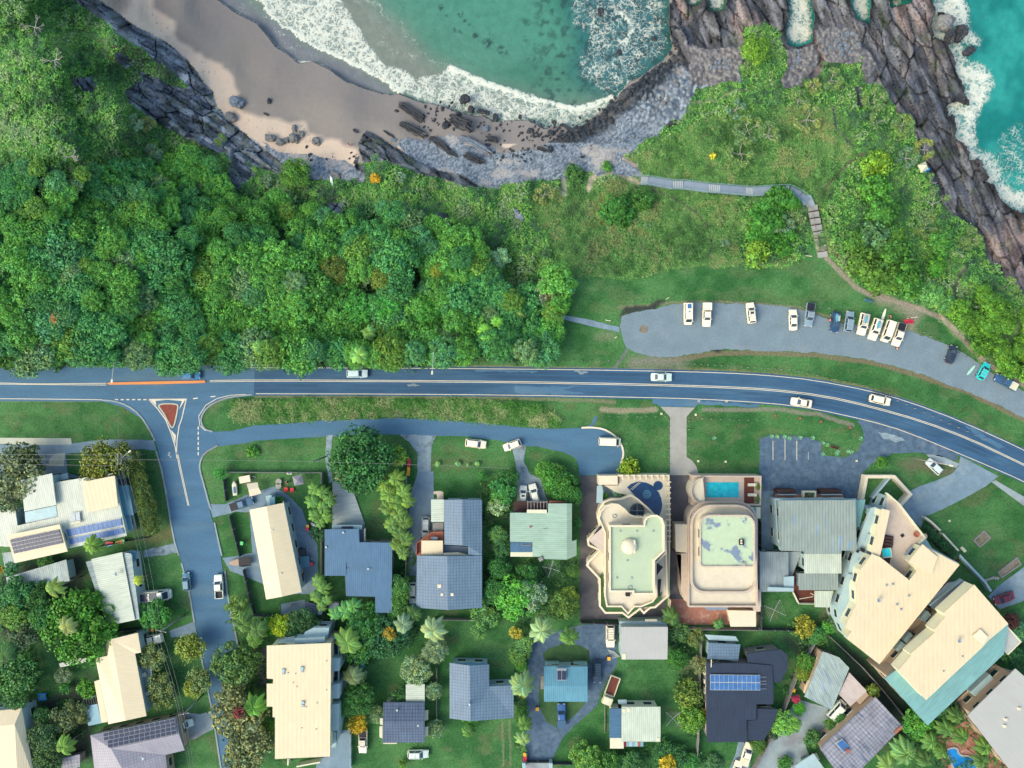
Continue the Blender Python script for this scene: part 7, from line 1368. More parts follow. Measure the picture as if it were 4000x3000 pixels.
H.roof([(3454,2088),(3491,2096),(3485,2140),(3475,2205),(3440,2175)],6.5,'timber_dark',name='timber_deck',t=.1); H.boxp('spa_shell',3462,2159,6.8,(2.0,2.0,.6),'white',8); H.boxp('spa_water',3462,2158,7.0,(1.65,1.65,.3),'spa_water',8); 
for i in range(3): H.boxp('spa_cover',3470,2100+i*13,6.9,(1.9,.55,.25),'timber_dark',-8)
tb=thing('terrace_table_set','grey outdoor dining table with chairs on the white tower roof terrace','table',W(3545,2152,6.4)); MB().box((0,0,.72),(2.4,1.1,.07),R_(50)).build('tabletop',MT['walk_grey'],tb,world=False)
for i in range(4): an=R_(50); dx=(-.8+i*.5); MB().box((dx*math.cos(an)+.85*math.sin(an),dx*math.sin(an) - .85*math.cos(an),.4),(.42,.42,.8),an).build('chair',MT['walk_grey'],tb,world=False)
MB().box((0,0,.35),(.3,.3,.7)).build('pedestal',MT['metal_grey'],tb,world=False)
for lb,a,b_,m_ in (('round rusty fire pit on a square tray on the roof terrace',3577,2086,'brick'),('clay pot plant at the roof terrace parapet',3607,2094,'tiles_mauve')):
    o=MB().lathe(W(a,b_,6.4),[(.5,0),(.62,.35),(.55,.4),(.3,.15)],16).build('fire_pit' if 'fire' in lb else 'plant_pot',MT[m_]); tag(o,lb,'fire pit' if 'fire' in lb else 'plant pot')
H.dish(3433,2344,9.5); H.dots('roof_vent',((3463,2286),(3551,2327),(3504,2361),(3520,2380),(3488,2282)),9.5,'metal_grey',(.35,.35,.25)); H.boxp('floor_drain',3525,2092,6.42,(.7,.7,.04),'black',35)
for q_ in ([(3415,2010),(3432,2012),(3425,2050),(3408,2045)],[(3390,2085),(3405,2090),(3396,2125),(3382,2118)],[(3360,2140),(3380,2145),(3376,2160),(3358,2155)],[(3350,2185),(3370,2190),(3358,2225),(3345,2220)],[(3310,2240),(3330,2245),(3325,2265),(3306,2262)],[(3342,2250),(3356,2254),(3348,2285),(3338,2280)]): H.roof(q_,6.5,'white_cool',name='skylight',t=.1)
H.roof([(3346,2146),(3358,2150),(3354,2160),(3344,2157)],6.6,'black',name='rooflight'); H.roof([(3362,2138),(3380,2145),(3377,2160),(3360,2152)],6.65,'black',name='rooflight')
wl=thing('garden_wall','thick white garden wall round two dark lawns at the head of the white tower','wall',W(3450,1900)); MB().strip([W(a,b_,1.6) for a,b_ in ((3368,1955),(3385,1862),(3493,1862),(3535,1908),(3556,1931),(3517,1974))],.7,0,1.7).build('wall',MT['cream'],wl); MB().strip([W(a,b_,1.6) for a,b_ in ((3476,1868),(3410,1947))],.35,0,1.6).build('cross_wall',MT['white_cool'],wl)
wl=thing('lane_wall','long white wall down the garden side of the white tower lane','wall',W(3700,2110)); MB().strip([W(a,b_,1.5) for a,b_ in ((3615,2022),(3640,2040),(3674,2073))],.4,0,1.5).build('wall',MT['white'],wl); MB().strip([W(a,b_,1.5) for a,b_ in ((3684,2086),(3745,2152))],.4,0,1.5).build('wall',MT['white'],wl); MB().strip([W(a,b_,1.5) for a,b_ in ((3748,2168),(3850,2275),(3872,2310))],.5,0,1.5).build('wall',MT['white_cool'],wl)
MB().prism([W(*p) for p in ((3610,2075),(3640,2045),(3735,2150),(3760,2180),(3735,2200),(3650,2130))],.01,.12).build('lane_garden',MT['timber_dark'])['kind'] = 'structure'
# 19 second tower
H=House('teal_skirted_tower','white roofed apartment tower with a lower teal metal roof along two sides','apartments',3680,2560)
H.block([(3456,2650),(3509,2612),(3565,2555),(3650,2465),(3694,2410),(3810,2290),(3939,2437),(3922,2555),(3623,2834)],10,'roof_teal','beige',-43,d=.9); H.block([(3806,2284),(3939,2437),(3861,2502),(3838,2528),(3618,2735),(3509,2619),(3559,2561),(3556,2555),(3652,2471),(3646,2462),(3694,2410),(3685,2395)],13,'roof_white','white',0,d=.1,z0=10,win=False)
H.roof([(3878,2494),(3933,2446),(3988,2507),(3937,2557)],9,'roof_pale_mauve',45,name='balcony_roof'); H.rail([(3933,2446),(3988,2507),(3937,2557)],8.6,'white',.25,.5); H.dish(3747,2502,13); H.roof([(3798,2485),(3830,2458),(3860,2488),(3840,2520)],13.4,'cream',name='roof_hatch'); H.dots('roof_vent',((3760,2564),(3686,2622)),13,'metal_grey',(.25,.25,.2))
H.roof([(3630,2350),(3700,2278),(3760,2265),(3805,2290),(3692,2412),(3640,2375)],6,'walk_grey',name='link_balcony'); H.rail([(3632,2365),(3760,2265)],6,'white_cool',.2,.9); H.rail([(3660,2385),(3780,2280)],6,'white',.2,.9); H.roof([(3620,2372),(3692,2410),(3510,2612),(3440,2585)],4,'beige',name='terrace')
for a,b_ in ((3611,2405),(3640,2420),(3545,2490),(3572,2505),(3514,2526),(3542,2543)): H.boxp('terrace_planter',a,b_,4.6,(1.3,2.2,1),'white_cool',-40)
H.boxp('balcony_furniture',3752,2328,6.6,(2.2,.8,.7),'teal_roof',40); H.boxp('balcony_umbrella',3712,2333,7,(.8,.8,.3),'lamp_red',0)
H=House('mauve_roofed_block','big pale mauve roofed apartment block cut by the right bottom corner','apartments',3950,2850); H.block([(3967,2612),(3781,2794),(3985,3060),(4160,3060),(4160,2780)],9,'roof_pale_mauve','beige',45,d=1.1); H.roof([(3960,2600),(3967,2612),(4160,2785),(4160,2770)],9.3,'white',name='fascia') if False else None; H.dots('roof_vent',((3924,2836),(3981,2768),(3928,2810)),9,'cream',(.5,.5,.35))
H.roof([(3725,2750),(3880,2600),(3955,2620),(3790,2790)],3.4,'beige',name='podium'); H.boxp('podium_pavilion',3835,2680,4.4,(5.5,3,2),'white_cool',43)
# 21.. lower right houses
H=House('corrugated_cottage','old corrugated grey roofed cottage with a pinkish carport at the fork','house',3240,2650); H.block([(3215,2545),(3278,2568),(3318,2610),(3249,2773),(3143,2722)],4.2,'roof_rust_grey','beige',25); H.roof([(3318,2627),(3386,2699),(3322,2760),(3276,2711)],3.4,'roof_pink',45,name='carport'); MB().prism([W(a,b_,1) for a,b_ in ((3325,2640),(3375,2699),(3340,2735),(3300,2690))],0,3.1).build('carport_wall',MT['beige'],H.r); H.roof([(3145,2680),(3185,2620),(3190,2632),(3155,2715),(3138,2705)],2.8,'roof_cream',name='verandah')
H=House('shingled_house','long grey shingle roofed house at the bottom right beside the palms','house',3380,2890); H.walls([(3202,2924),(3420,2722),(3528,2838),(3330,3040),(3290,3040)],4.6,'beige'); H.roof([[(3202,2924,4.6),(3420,2722,4.6),(3490,2798,5.8),(3265,3010,5.8)],[(3490,2798,5.8),(3528,2838,4.8),(3330,3040,4.8),(3292,3038,5.2),(3265,3010,5.8)]],5,'roof_shingle',43); H.solar([(3265,2904),(3290,2886),(3322,2920),(3298,2942)],5.6,1,1,'solar_blue',name='roof_window'); H.boxp('chimney',3310,2932,5.9,(.7,.7,.7),'brick',45); H.boxp('roof_patch',3508,2852,5.45,(2,.6,.1),'brick',43)
H=House('shade_sail','pale blue triangular shade sail at the bottom edge of the fork drive','sail',3160,2990); H.roof([(3100,2995),(3178,2943),(3225,3010),(3200,3050)],2.8,'white_cool',t=.05,name='sail')
for a,b_ in ((3104,2996),(3176,2946),(3222,3010)): MB().tube([W(a,b_,0),W(a,b_,3)],.06,5).build('mast',MT['galv'],H.r)
H=House('navy_roofed_house','near black metal roofed house with a bright blue solar array','house',2890,2720)
NV=[(2759,2591),(2919,2591),(3017,2600),(3021,2680),(3021,2751),(2955,2751),(2955,2812),(2917,2813),(2917,2899),(2761,2899)]; H.block(NV,4.4,'roof_navy','timber_grey',0); H.block([(2917,2553),(3048,2536),(3076,2557),(3076,2612),(3050,2665),(3023,2665),(3015,2600),(2921,2589)],4.2,'roof_navy','timber_grey',20); H.block([(2957,2768),(3040,2770),(3020,2830),(2983,2893),(2919,2891),(2919,2815),(2957,2813)],4,'roof_navy','timber_grey',90); H.solar([(2774,2635),(2970,2637),(2970,2697),(2774,2696)],4.75,11,2,'solar_blue')
for b_ in (2645,2661,2672,2691): MB().tube([W(2970,b_,4.6),W(2994,b_,4.6)],.04,4).build('panel_rail',MT['galv'],H.r)
MB().tube([W(2779,2576,4.6),W(2778,2606,4.6)],.1,5).build('flue_pipe',MT['white'],H.r)
for a,b_ in ((2753,2660),(2753,2700),(2755,2690),(2752,2625)): H.boxp('air_conditioner',a,b_,1.6,(.5,.9,.7),'white')
H=House('dark_garden_room','small slate metal roofed garden room north of the near black roof','shed',2830,2540); H.block([(2768,2511),(2892,2517),(2884,2581),(2763,2574)],3.4,'roof_slate','white_cool',0,t=.15); H.roof([(2753,2479),(2873,2486),(2886,2505),(2768,2500)],2.6,'white_cool',name='pergola_roof')
H=House('blue_cottage','square blue metal roofed cottage inside the ring drive','house',2210,2670); H.walls([(2125,2603),(2295,2603),(2295,2741),(2125,2741)],3.6,'white_cool'); H.roof([[(2125,2603,3.6),(2295,2603,3.6),(2295,2680,4.5),(2125,2680,4.5)],[(2125,2680,4.5),(2295,2680,4.5),(2295,2741,3.7),(2125,2741,3.7)]],4,'roof_sky',0); H.solar([(2176,2618,4.2),(2212,2618,4.2),(2212,2658,4.7),(2176,2658,4.7)],4.6,2,1,'solar_dark',name='solar_heater'); MB().tube([W(2174,2612,4.3),W(2214,2612,4.3)],.28,8).build('water_tank',MT['metal_grey'],H.r)
H.roof([(2112,2640),(2124,2640),(2124,2692),(2112,2692)],1.6,'timber_grey',name='stair_landing')
for i,(a,b_) in enumerate(((2156,2587),(2264,2588))):
    t_=thing('water_tank','green cylindrical water tank behind the blue cottage, %s one' % ('left' if i==0 else 'right'),'water tank',W(a,b_)); MB().tube([(-1.5,0,1.1),(1.5,0,1.1)],.75,14).build('tank',MT['rail_green'],t_,world=False); MB().box((0,0,.2),(2.6,1,.4)).build('cradle',MT['timber_grey'],t_,world=False)
H=House('pale_roofed_shed','pale mauve grey metal roofed garage beside the parked four wheel drive','garage',2520,2510); H.block([(2426,2449),(2609,2449),(2607,2576),(2428,2576)],4.6,'roof_pale_mauve','white_cool',0,d=.1); H.roof([(2430,2553),(2445,2553),(2445,2576),(2430,2576)],4.7,'white',name='roof_patch',t=.1); H.roof([(2520,2419),(2567,2419),(2567,2428),(2520,2428)],3,'white',name='awning'); MB().prism([W(a,b_,2) for a,b_ in ((2416,2424),(2600,2420),(2605,2452),(2430,2452))],0,2.6).build('lower_wall',MT['white_cool'],H.r)
H=House('white_sheet_roofed_house','small house with a pale corrugated roof, blue side roof and striped awning','house',2500,2830); H.block([(2428,2761),(2580,2761),(2580,2897),(2428,2897)],4,'roof_corrugated_white','white',0); H.block([(2381,2768),(2428,2768),(2428,2883),(2381,2883)],3.4,'roof_blue','white',90); H.block([(2383,2883),(2435,2883),(2437,2924),(2383,2924)],3.2,'white','white',win=False)
for i,c_ in enumerate(('lamp_red','teal_roof','white_cool','teal_roof','white_cool','brick','teal_roof')): H.roof([(2436+i*11,2898),(2447+i*11,2898),(2447+i*11,2916),(2436+i*11,2916)],2.7,c_,name='awning_stripe',t=.06)
H.roof([(2414,2734),(2448,2733),(2449,2750),(2416,2751)],2,'white_cool',name='water_tank_cover'); H.dots('roof_hatch',((2437,2776),(2455,2773),(2571,2890)),4,'white',(.7,.8,.1))
H=House('garden_shed','tiny dark slatted shed below the long cream roof','shed',1220,2375); H.block([(1190,2350),(1240,2360),(1240,2402),(1190,2392)],2.3,'roof_dark_tile','timber_dark',90,win=False); H.roof([(1240,2360),(1262,2362),(1258,2400),(1240,2402)],2.2,'white_cool',name='side_roof')
H=House('garden_shed','small square white framed shed roof behind the dark blue roofed house','shed',1303,2367); H.block([(1284,2355),(1323,2355),(1323,2382),(1284,2382)],2.4,'walk_grey','white',win=False)
H=House('garden_shed','small blue roofed lean-to beside the silvery palm','shed',1402,2590); H.block([(1383,2569),(1436,2570),(1420,2612),(1383,2606)],2.4,'roof_sky','white',win=False)
lag=thing('lagoon_pool','free form bright blue pool among the palms at the bottom right','pool',W(3760,2960)); lp=smooth_line([(3690,2925),(3735,2915),(3745,2950),(3785,2950),(3815,2975),(3815,3030),(3740,3030),(3715,2985),(3700,2955)],2,True); MB().prism([W(*p) for p in lp],.05,.2).build('water',MT['pool_blue'],lag); MB().strip([W(*p) for p in lp],.4,.05,.28,True).build('coping',MT['concrete_warm'],lag)
# ------------------------------------------------------------------ fences
def fence(label,pts,h=1.5,mat='fence_dark',cap=True,w=.1,step=2.4):
    r=thing('fence',label,'fence',W(*pts[0])); P_=[W(*p) for p in pts]; MB().strip(P_,w,0,h).build('panel',MT[mat],r)
    pm=MB(); n_=0
    for a,b_ in zip(P_[:-1],P_[1:]):
        k_=max(1,int((b_ - a).length/step))
        for j in range(k_): c=a.lerp(b_,j/k_); MB().box(c+Vector((0,0,h/2+.06)),(.16,.16,h+.12)).build('post',MT['timber_grey'],r)
for a in (('double dark rail fence beside the side street, upper length',[(882,1870),(892,1955)]),('dark rail fence beside the side street by the boat',[(905,2010),(945,2170)]),('dark rail fence beside the side street, lower length',[(957,2222),(1000,2398),(1100,2408)],1.4),('thin pale topped fence across the front of the yard with red chairs',[(880,1842),(1262,1844)],1.3,'timber_grey'),('timber fence between the yard and the timber driveway',[(1263,1844),(1262,2068),(1262,2250),(1258,2400)],1.6,'timber_grey'),
    ('fence between broad palms and gravel drive',[(1590,1850),(1590,2060),(1588,2370)],1.6,'timber_grey'),('fence behind the slate roofed house',[(1700,2412),(1800,2414),(1885,2416)],1.5,'timber_grey'),('boundary fence along the bottom of the brown driveway',[(2266,2424),(2420,2430),(2440,2425)],1.8),('white boundary wall down the east side of the curved mansion',[(2610,2330),(2606,2425)],2.5,'cream'),('long fence behind the brick courtyard',[(2610,2446),(2700,2448),(2960,2452)],1.8,'timber_grey'),
    ('fence right of the rounded mansion',[(2962,2030),(2965,2450)],1.8,'fence_dark'),('fence along the back of the ribbed roof apartments',[(2965,2452),(3120,2455),(3125,2480)],1.6),('paling fence between the near black roof and the rusty grey roof',[(3175,2500),(3115,2600),(3070,2720),(3040,2800),(3000,2880),(2930,3010)],1.8,'timber_grey'),('fence west of the near black roofed house',[(2737,2450),(2728,2600),(2722,2880),(2716,2950)],1.7,'timber_grey'),
    ('fence between the towers and the cottages',[(3230,2478),(3360,2600),(3430,2680),(3530,2800)],1.8,'timber_grey'),('fence beside the white flats parking',[(1374,2855),(1374,2990)],1.4,'white_cool'),('low rail gate fence at the ring drive entrance',[(2057,2968),(2145,2968)],1.2),('wire fence along the bottom right of the ring drive',[(2150,2975),(2235,2977)],1.1,'fence_dark'),('timber retaining edge beside the truck and small house',[(2362,2750),(2362,2860)],.5,'timber_grey'),('fence between the long lawn and dark cottage',[(1708,2600),(1707,2850)],1.2,'timber_grey'),('dark fence line below the steel roofed house',[(430,2462),(550,2450)],1.5),('fence below the panelled house',[(380,2135),(590,2096)],1.2)): fence(*a)
for i,(a,b_) in enumerate(((2046,2985),(2151,2985))):
    o=MB().box(W(a,b_,.9),(.7,1.4,1.8)).build('gate_pillar',MT['white_cool']); tag(o,'white gate pillar at the ring drive entrance, %s one' % ('left' if i==0 else 'right'),'pillar')
# ------------------------------------------------------------------ garden planting between the houses (uncountable)
GARD=[[(880,2400),(1060,2410),(1060,2520),(1040,2700),(1030,2960),(900,3020),(870,2700),(910,2500)],[(1100,2400),(1640,2390),(1640,2470),(1560,2560),(1420,2600),(1300,2480),(1100,2490)],[(1870,1850),(1995,1870),(2000,1990),(1990,2190),(2250,2190),(2262,2420),(1920,2420),(1880,2380)],[(2120,1850),(2262,1880),(2262,1965),(2150,1960)],[(2010,2430),(2070,2440),(2060,2560),(2050,2960),(2015,2960),(2010,2700)],[(2610,2450),(2735,2450),(2722,2900),(2680,2860),(2640,2620)],[(2400,2930),(2720,2920),(2740,3020),(2300,3020)],[(0,2250),(60,2260),(250,2290),(330,2320),(340,2400),(0,2480)],[(0,2480),(140,2520),(160,2640),(110,2780),(0,2780)],[(100,2780),(330,2720),(350,2880),(240,2960),(130,2980)],[(3560,2760),(3760,2680),(3860,2840),(3980,3010),(3560,3020),(3480,2900)],[(3070,2430),(3200,2440),(3240,2500),(3130,2620),(3100,2740),(3060,2700),(3130,2560)],[(1590,2150),(1622,2150),(1622,2400),(1540,2420),(1540,2280)],[(3940,2420),(4020,2430),(4020,2640),(3930,2600)]]
stuff_cover('garden_planting','mixed low planting filling the beds between the houses','planting',lambda a,b_: np.any([inpoly(a+(fbm(a/30,b_/30,3,9) - .5)*30,b_+(fbm(a/30,b_/30,3,10) - .5)*30,g_) for g_ in GARD],0) & (fbm(a/26,b_/26,3,11)>.42),60000,(-20,1840,4020,3020),.24,[(.02,.06,.025),(.04,.12,.035),(.055,.17,.045),(.1,.2,.05)],(.1,1.5),17,4)
# ------------------------------------------------------------------ vehicles (x forward)
def loft(m,st,cap=True):
    """st: (x,halfwidth,z bottom,z shoulder) rounded body sections"""
    base=len(m.v); n=9
    for x,w,zb,zs in st:
        for y,z in ((-w*.86,zb),(-w,zb+.18),(-w,zs - .16),(-w*.9,zs - .02),(0,zs+.03),(w*.9,zs - .02),(w,zs - .16),(w,zb+.18),(w*.86,zb)): m.v.append((x,y,z))
    for i in range(len(st) - 1):
        for k in range(n): m.f.append((base+i*n+k,base+i*n+(k+1) % n,base+(i+1)*n+(k+1) % n,base+(i+1)*n+k))
    if cap: m.f.append(tuple(base+k for k in range(n))); m.f.append(tuple(base+(len(st) - 1)*n+k for k in range(n))[::-1])
    return m
SPEC = dict(  # length, width, height, cabin: base rear x, roof rear x, roof front x, base front x, belt z ; hood z, rear z
    sedan=(4.6,1.8,1.45,-1.55,-.85,.35,1.1,.95,.82,.92),wagon=(4.6,1.82,1.62,-2.15,-1.8,.45,1.15,1.02,.92,1.02),hatch=(4.0,1.72,1.5,-1.85,-1.45,.35,1.05,.98,.88,.98),
    four_wheel_drive=(4.9,1.92,1.9,-2.3,-2.1,.45,1.0,1.15,1.1,1.15),ute=(5.2,1.86,1.75,-.85,-.6,.6,1.25,1.08,1.0,1.05),van=(4.8,1.82,2.0,-2.35,-2.25,1.25,1.95,1.15,.98,1.15),camper=(6.8,2.2,2.7,-3.35,-3.3,2.2,3.0,1.3,1.05,1.3))
def make_vehicle(kind,rack=0,tray=None,top=None):
    L,Wd,Hh,br,rr,rf,bf,zb,hz,rz=SPEC[kind]; w=Wd/2; r=thing(kind,'','car'); lo=.32
    m=MB(); h=L/2
    if kind == 'ute': st=[(h,w*.72,lo,hz - .22),(h - .12,w*.9,lo - .05,hz - .08),(h - .5,w*.97,lo,hz),(bf,w,lo,zb),(br,w,lo,zb),(br - .05,w,lo,zb - .1)]
    else: st=[(h,w*.72,lo,hz - .22),(h - .12,w*.9,lo - .05,hz - .08),(h - .5,w*.97,lo,hz),(bf,w,lo,zb),(br,w,lo,zb if kind != 'sedan' else rz),(-h+.35,w*.97,lo,rz - .02),(-h+.1,w*.92,lo,rz - .1),(-h,w*.75,lo+.05,rz - .28)]
    loft(m,st)
    wb,wr=w*.88,w*.72 if kind not in ('van','camper') else w*.85
    B4=[(br,-wb,zb - .03),(bf,-wb,zb - .03),(bf,wb,zb - .03),(br,wb,zb - .03)]; T4=[(rr,-wr,Hh - .06),(rf,-wr,Hh - .06),(rf,wr,Hh - .06),(rr,wr,Hh - .06)]
    ri=.1; T5=[(rr+ri,-wr+ri,Hh),(rf - ri,-wr+ri,Hh),(rf - ri,wr - ri,Hh),(rr+ri,wr - ri,Hh)]
    m.add(B4+T4+T5,[(0,1,5,4),(1,2,6,5),(2,3,7,6),(3,0,4,7),(4,5,9,8),(5,6,10,9),(6,7,11,10),(7,4,8,11),(8,9,10,11)])
    body=m.build('body',MT['car_paint'],r,False,False)
    def glass(name,a,b_,c_,d_,k0=.1,k1=.9,e=.015):
        a,b_,c_,d_=(Vector(q_) for q_ in (a,b_,c_,d_)); f=lambda x,y: a.lerp(b_,x).lerp(d_.lerp(c_,x),y); nr=(b_ - a).cross(d_ - a).normalized()*e
        MB().add([f(k0,.1)+nr,f(k1,.1)+nr,f(k1,.92)+nr,f(k0,.92)+nr],[(0,1,2,3)]).build(name,MT['car_glass'],r,False,False)
    glass('windscreen',B4[1],B4[2],T4[2],T4[1]); glass('rear_window',B4[3],B4[0],T4[0],T4[3])
    for (a,b_,c_,d_) in ((B4[0],B4[1],T4[1],T4[0]),(B4[2],B4[3],T4[3],T4[2])): glass('side_window',a,b_,c_,d_,.06,.48); glass('side_window',a,b_,c_,d_,.52,.94)
    for x in (h - .85,-h+.85):
        for y in (-1,1):
            t=MB().tube([(x,y*(w - .2),.33),(x,y*(w+.015),.33)],.33,14).build('wheel',MT['tyre'],r,False,False); MB().tube([(x,y*(w - .0),.33),(x,y*(w+.03),.33)],.2,10).build('rim',MT['galv'],t,False,False)
    for y in (-1,1):
        MB().box((h - .1,y*w*.66,hz - .2),(.16,.38,.16)).build('headlight',MT['lamp_clear'],r,False,False); MB().box(((-h+.06),y*w*.72,rz - .3),(.12,.25,.2)).build('taillight',MT['lamp_red'],r,False,False); MB().box((bf - .25,y*(w+.08),zb+.02),(.14,.2,.14)).build('mirror',MT['car_paint'],r,False,False)
    if kind == 'ute':
        m=MB(); x0,x1=-h,br - .06
        m.box(((x0+x1)/2,0,.62),(x1 - x0,Wd*.96,.12)); 
        for y in (-1,1): m.box(((x0+x1)/2,y*w*.93,.86),(x1 - x0,.1,.5))
        m.box((x0+.05,0,.84),(.1,Wd*.86,.46)); m.box((x1 - .04,0,.84),(.07,Wd*.86,.46)); m.build('tray',MT['car_paint'],r,False,False)
        if tray: MB().box(((x0+x1)/2,0,1.1 if tray != 'car_paint' else 1.4),(x1 - x0 - .1,Wd*.9,.05 if tray != 'car_paint' else .75)).build('tray_cover' if tray != 'car_paint' else 'canopy',MT[tray],r,False,False)
        else: MB().box(((x0+x1)/2,0,.69),(x1 - x0 - .2,Wd*.84,.02)).build('tray_liner',MT['black'],r,False,False)
    if rack:
        m=MB(); n_=3 if rack<2 else 5
        for i in range(n_): x=rr+.35+(rf - rr - .5)*i/(n_ - 1); m.box((x,0,Hh+.09),(.05,wr*1.9,.04))
        for y in (-1,1): m.box(((rr+rf)/2,y*wr*.92,Hh+.08),(rf - rr - .1,.05,.05))
        m.build('roof_rack',MT['galv'] if rack<2 else MT['black'],r,False,False)
    if top == 'sunroof': MB().box((rf - .5,0,Hh+.01),(.5,.75,.02)).build('sunroof',MT['car_glass'],r,False,False)
    if top == 'solar': MB().box((rr+.75,0,Hh+.06),(.95,.8,.05)).build('solar_panel',MT['solar_blue'],r,False,False); MB().box((rr+1.9,0,Hh+.06),(.35,.35,.1)).build('roof_vent',MT['metal_grey'],r,False,False)
    if top == 'boards':
        m=MB(); m.add(*board_shape(2.0,.3,(rr+rf)/2,-.22,Hh+.2)); m.build('roof_surfboard',MT['glass_teal'],r,False,False)
        MB().box(((rr+rf)/2,.3,Hh+.15),(1.2,.5,.08)).build('roof_box',MT['galv'],r,False,False)
    if top == 'bus':
        for x in (-1.6,.35): MB().box((x,.1,Hh+.07),(1.5,1.5,.06)).build('solar_panel',MT['solar_dark'],r,False,False)
        for x in (-2.8,-.65): MB().box((x,.1,Hh+.08),(.5,.5,.14)).build('roof_hatch',MT['white'],r,False,False)
        MB().tube([(-3.2,1.15,Hh - .05),(1.6,1.15,Hh - .05)],.09,6).build('rolled_awning',MT['white'],r,False,False)
    return r
def board_shape(L,w,cx_,cy_,z,t=.06,n=14):
    top_=[(cx_+L/2*math.cos(2*math.pi*k/n),cy_+w*math.sin(2*math.pi*k/n)*(1 - .15*math.cos(2*math.pi*k/n)),z+t) for k in range(n)]; bot=[(x,y,z) for x,y,_ in top_]
    return top_+bot,[tuple(range(n)),tuple(range(2*n - 1,n - 1,-1))]+[(n+k,n+(k+1) % n,(k+1) % n,k) for k in range(n)]
VP = {}
WH=(.8,.73,.5); SV=(.36,.46,.48); GR=(.2,.29,.32); DK=(.02,.03,.045); NV=(.02,.06,.12); CW=(.75,.78,.6)
def vehicle(kind,label,u,v,ang_,col,rack=0,tray=None,top=None,z=.06,cat=None):
    """ang_: heading on the photo,degrees anticlockwise from right"""
    key=(kind,rack,tray,top)
    if key not in VP: r=VP[key]=make_vehicle(*key)
    else: r=dup(VP[key],(0,0,0))
    r.location=W(u,v,z); r.rotation_euler=(0,0,R_(ang_)); r['label']=label; r['category']=cat or {'ute': 'ute','van': 'van','camper': 'camper van','four_wheel_drive': 'car'}.get(kind,'car'); r.name = {'ute': 'pickup_ute','van': 'parked_van','camper': 'camper_bus'}.get(kind,'parked_car')
    def setc(o):
        for ch in o.children: ch.color=(*col,1); setc(ch)
    setc(r); return r
for a in (('van','cream white camper van with a roof vent, leftmost vehicle in the car park',2684,1227,-90,WH,0,None,'solar'),('ute','white canopy ute, second vehicle from the left in the car park',2757,1231,-91,WH,0,'car_paint'),('wagon','white wagon with a sunroof standing alone in the car park',2929,1224,96,WH,1,None,'sunroof'),('sedan','white sedan left of the grey ute with black tray',3093,1251,91,WH),('ute','grey ute with black tray cover and roof racks',3156,1231,-97,GR,1,'black'),
    ('wagon','navy wagon with long white box on its roof, between two grey cars',3256,1258,-96,NV,0,None,'boards'),('wagon','grey wagon with silver roof rack left of the white four wheel drive',3310,1258,82,GR,1),('four_wheel_drive','white four wheel drive with loaded roof rack and teal board',3364,1267,-102,WH,2,None,'boards'),('four_wheel_drive','white people mover with grey boards strapped on its roof',3411,1287,-108,WH,0,None,'boards'),('van','plain white van second from the right in the tight row',3460,1295,-109,WH),('ute','white dual cab ute with black tray, right end of the tight row',3503,1308,-107,WH,0,'black'),
    ('hatch','dark blue black hatchback alone near the worn path',3708,1385,72,DK),('hatch','bright turquoise car beside a pale green surfboard',3833,1450,62,(.01,.52,.46),1),('ute','navy ute with white tray cover at the far right of the car park',3920,1493,152,(.03,.09,.17),0,'white'),
    ('wagon','silver wagon driving on the main road left of the overhanging tree',1398,1459,0,(.5,.65,.6)),('sedan','silver green sedan driving on the main road above the villa driveway',2581,1473,-1,(.55,.7,.55)),('sedan','white sedan on the near lane of the bend, heading left',3126,1572,171,WH),('wagon','white wagon on the far lane of the bend',3431,1562,-13,WH),('hatch','blue car half hidden under the trees above the orange median',752,1467,0,(.04,.2,.36)),
    ('wagon','white wagon parked on the front lawn beside the service road',1859,1732,-7,WH),('hatch','white hatchback parked askew across the gravel drive mouth',2001,1738,200,WH),('van','white van parked in the turning head against the curved kerb',2380,1724,-2,WH),('hatch','white car with dark sunroof at the carport, left of two',2043,1930,88,CW,0,None,'sunroof'),('wagon','white car at the carport, right of two',2087,1928,104,CW),
    ('wagon','silver wagon with roof bars on the dark drive beside the red terrace',1665,2057,-91,(.5,.56,.5),1),('wagon','silver white wagon beside the lower slate roof',1615,2312,-90,(.6,.66,.58),1),('ute','slate blue ute in the yard above the long cream roof',950,1966,18,(.05,.13,.2),0,'black'),('hatch','dark teal hatchback parked on the left kerb of the side street',735,2269,94,(.04,.16,.2)),('ute','white ute parked on the right kerb of the side street',861,2287,94,(.72,.76,.6)),
    ('camper','long camper bus with roof solar panels on the verge',616,2320,5,(.5,.55,.45),0,None,'bus'),('ute','white ute nosed against the cream house under the power lines',599,2492,191,CW,0,'car_paint'),('hatch','pale green white hatchback on the grey driveway',726,2823,14,(.6,.72,.58)),('ute','white ute with black tray between the flats and the dark cottage',1421,2888,-91,WH,1,'black'),('wagon','silver green wagon on the lawn below the dark cottage',1635,2938,1,(.58,.68,.55),1),
    ('four_wheel_drive','white four wheel drive with rack beside the pale roofed garage',2382,2479,-90,WH,2),('four_wheel_drive','navy black four wheel drive right of the blue cottage',2331,2617,-91,(.02,.055,.08),2),('ute','long blue ute with covered tray below the blue cottage',2192,2788,91,(.03,.1,.24),0,'roof_blue'),('van','white van half under the pinkish carport',3262,2766,48,(.72,.76,.62)),('ute','white ute with panels in its tray at the navy roofed house',2912,2938,73,WH,0,'white'),('sedan','white car cut by the bottom edge below the white ute',2872,3005,73,WH),
    ('wagon','grey car with roof rack against the shingled house',3224,2873,30,GR,2),('hatch','pale green car half under the shade sail',3158,2962,25,(.4,.55,.4)),('hatch','silver white hatchback parked on the lawn beside the leaning street light',3642,1822,137,(.55,.62,.55)),('sedan','dark red car on the east driveway beside the teal skirted tower',3914,2333,200,(.16,.005,.02))):
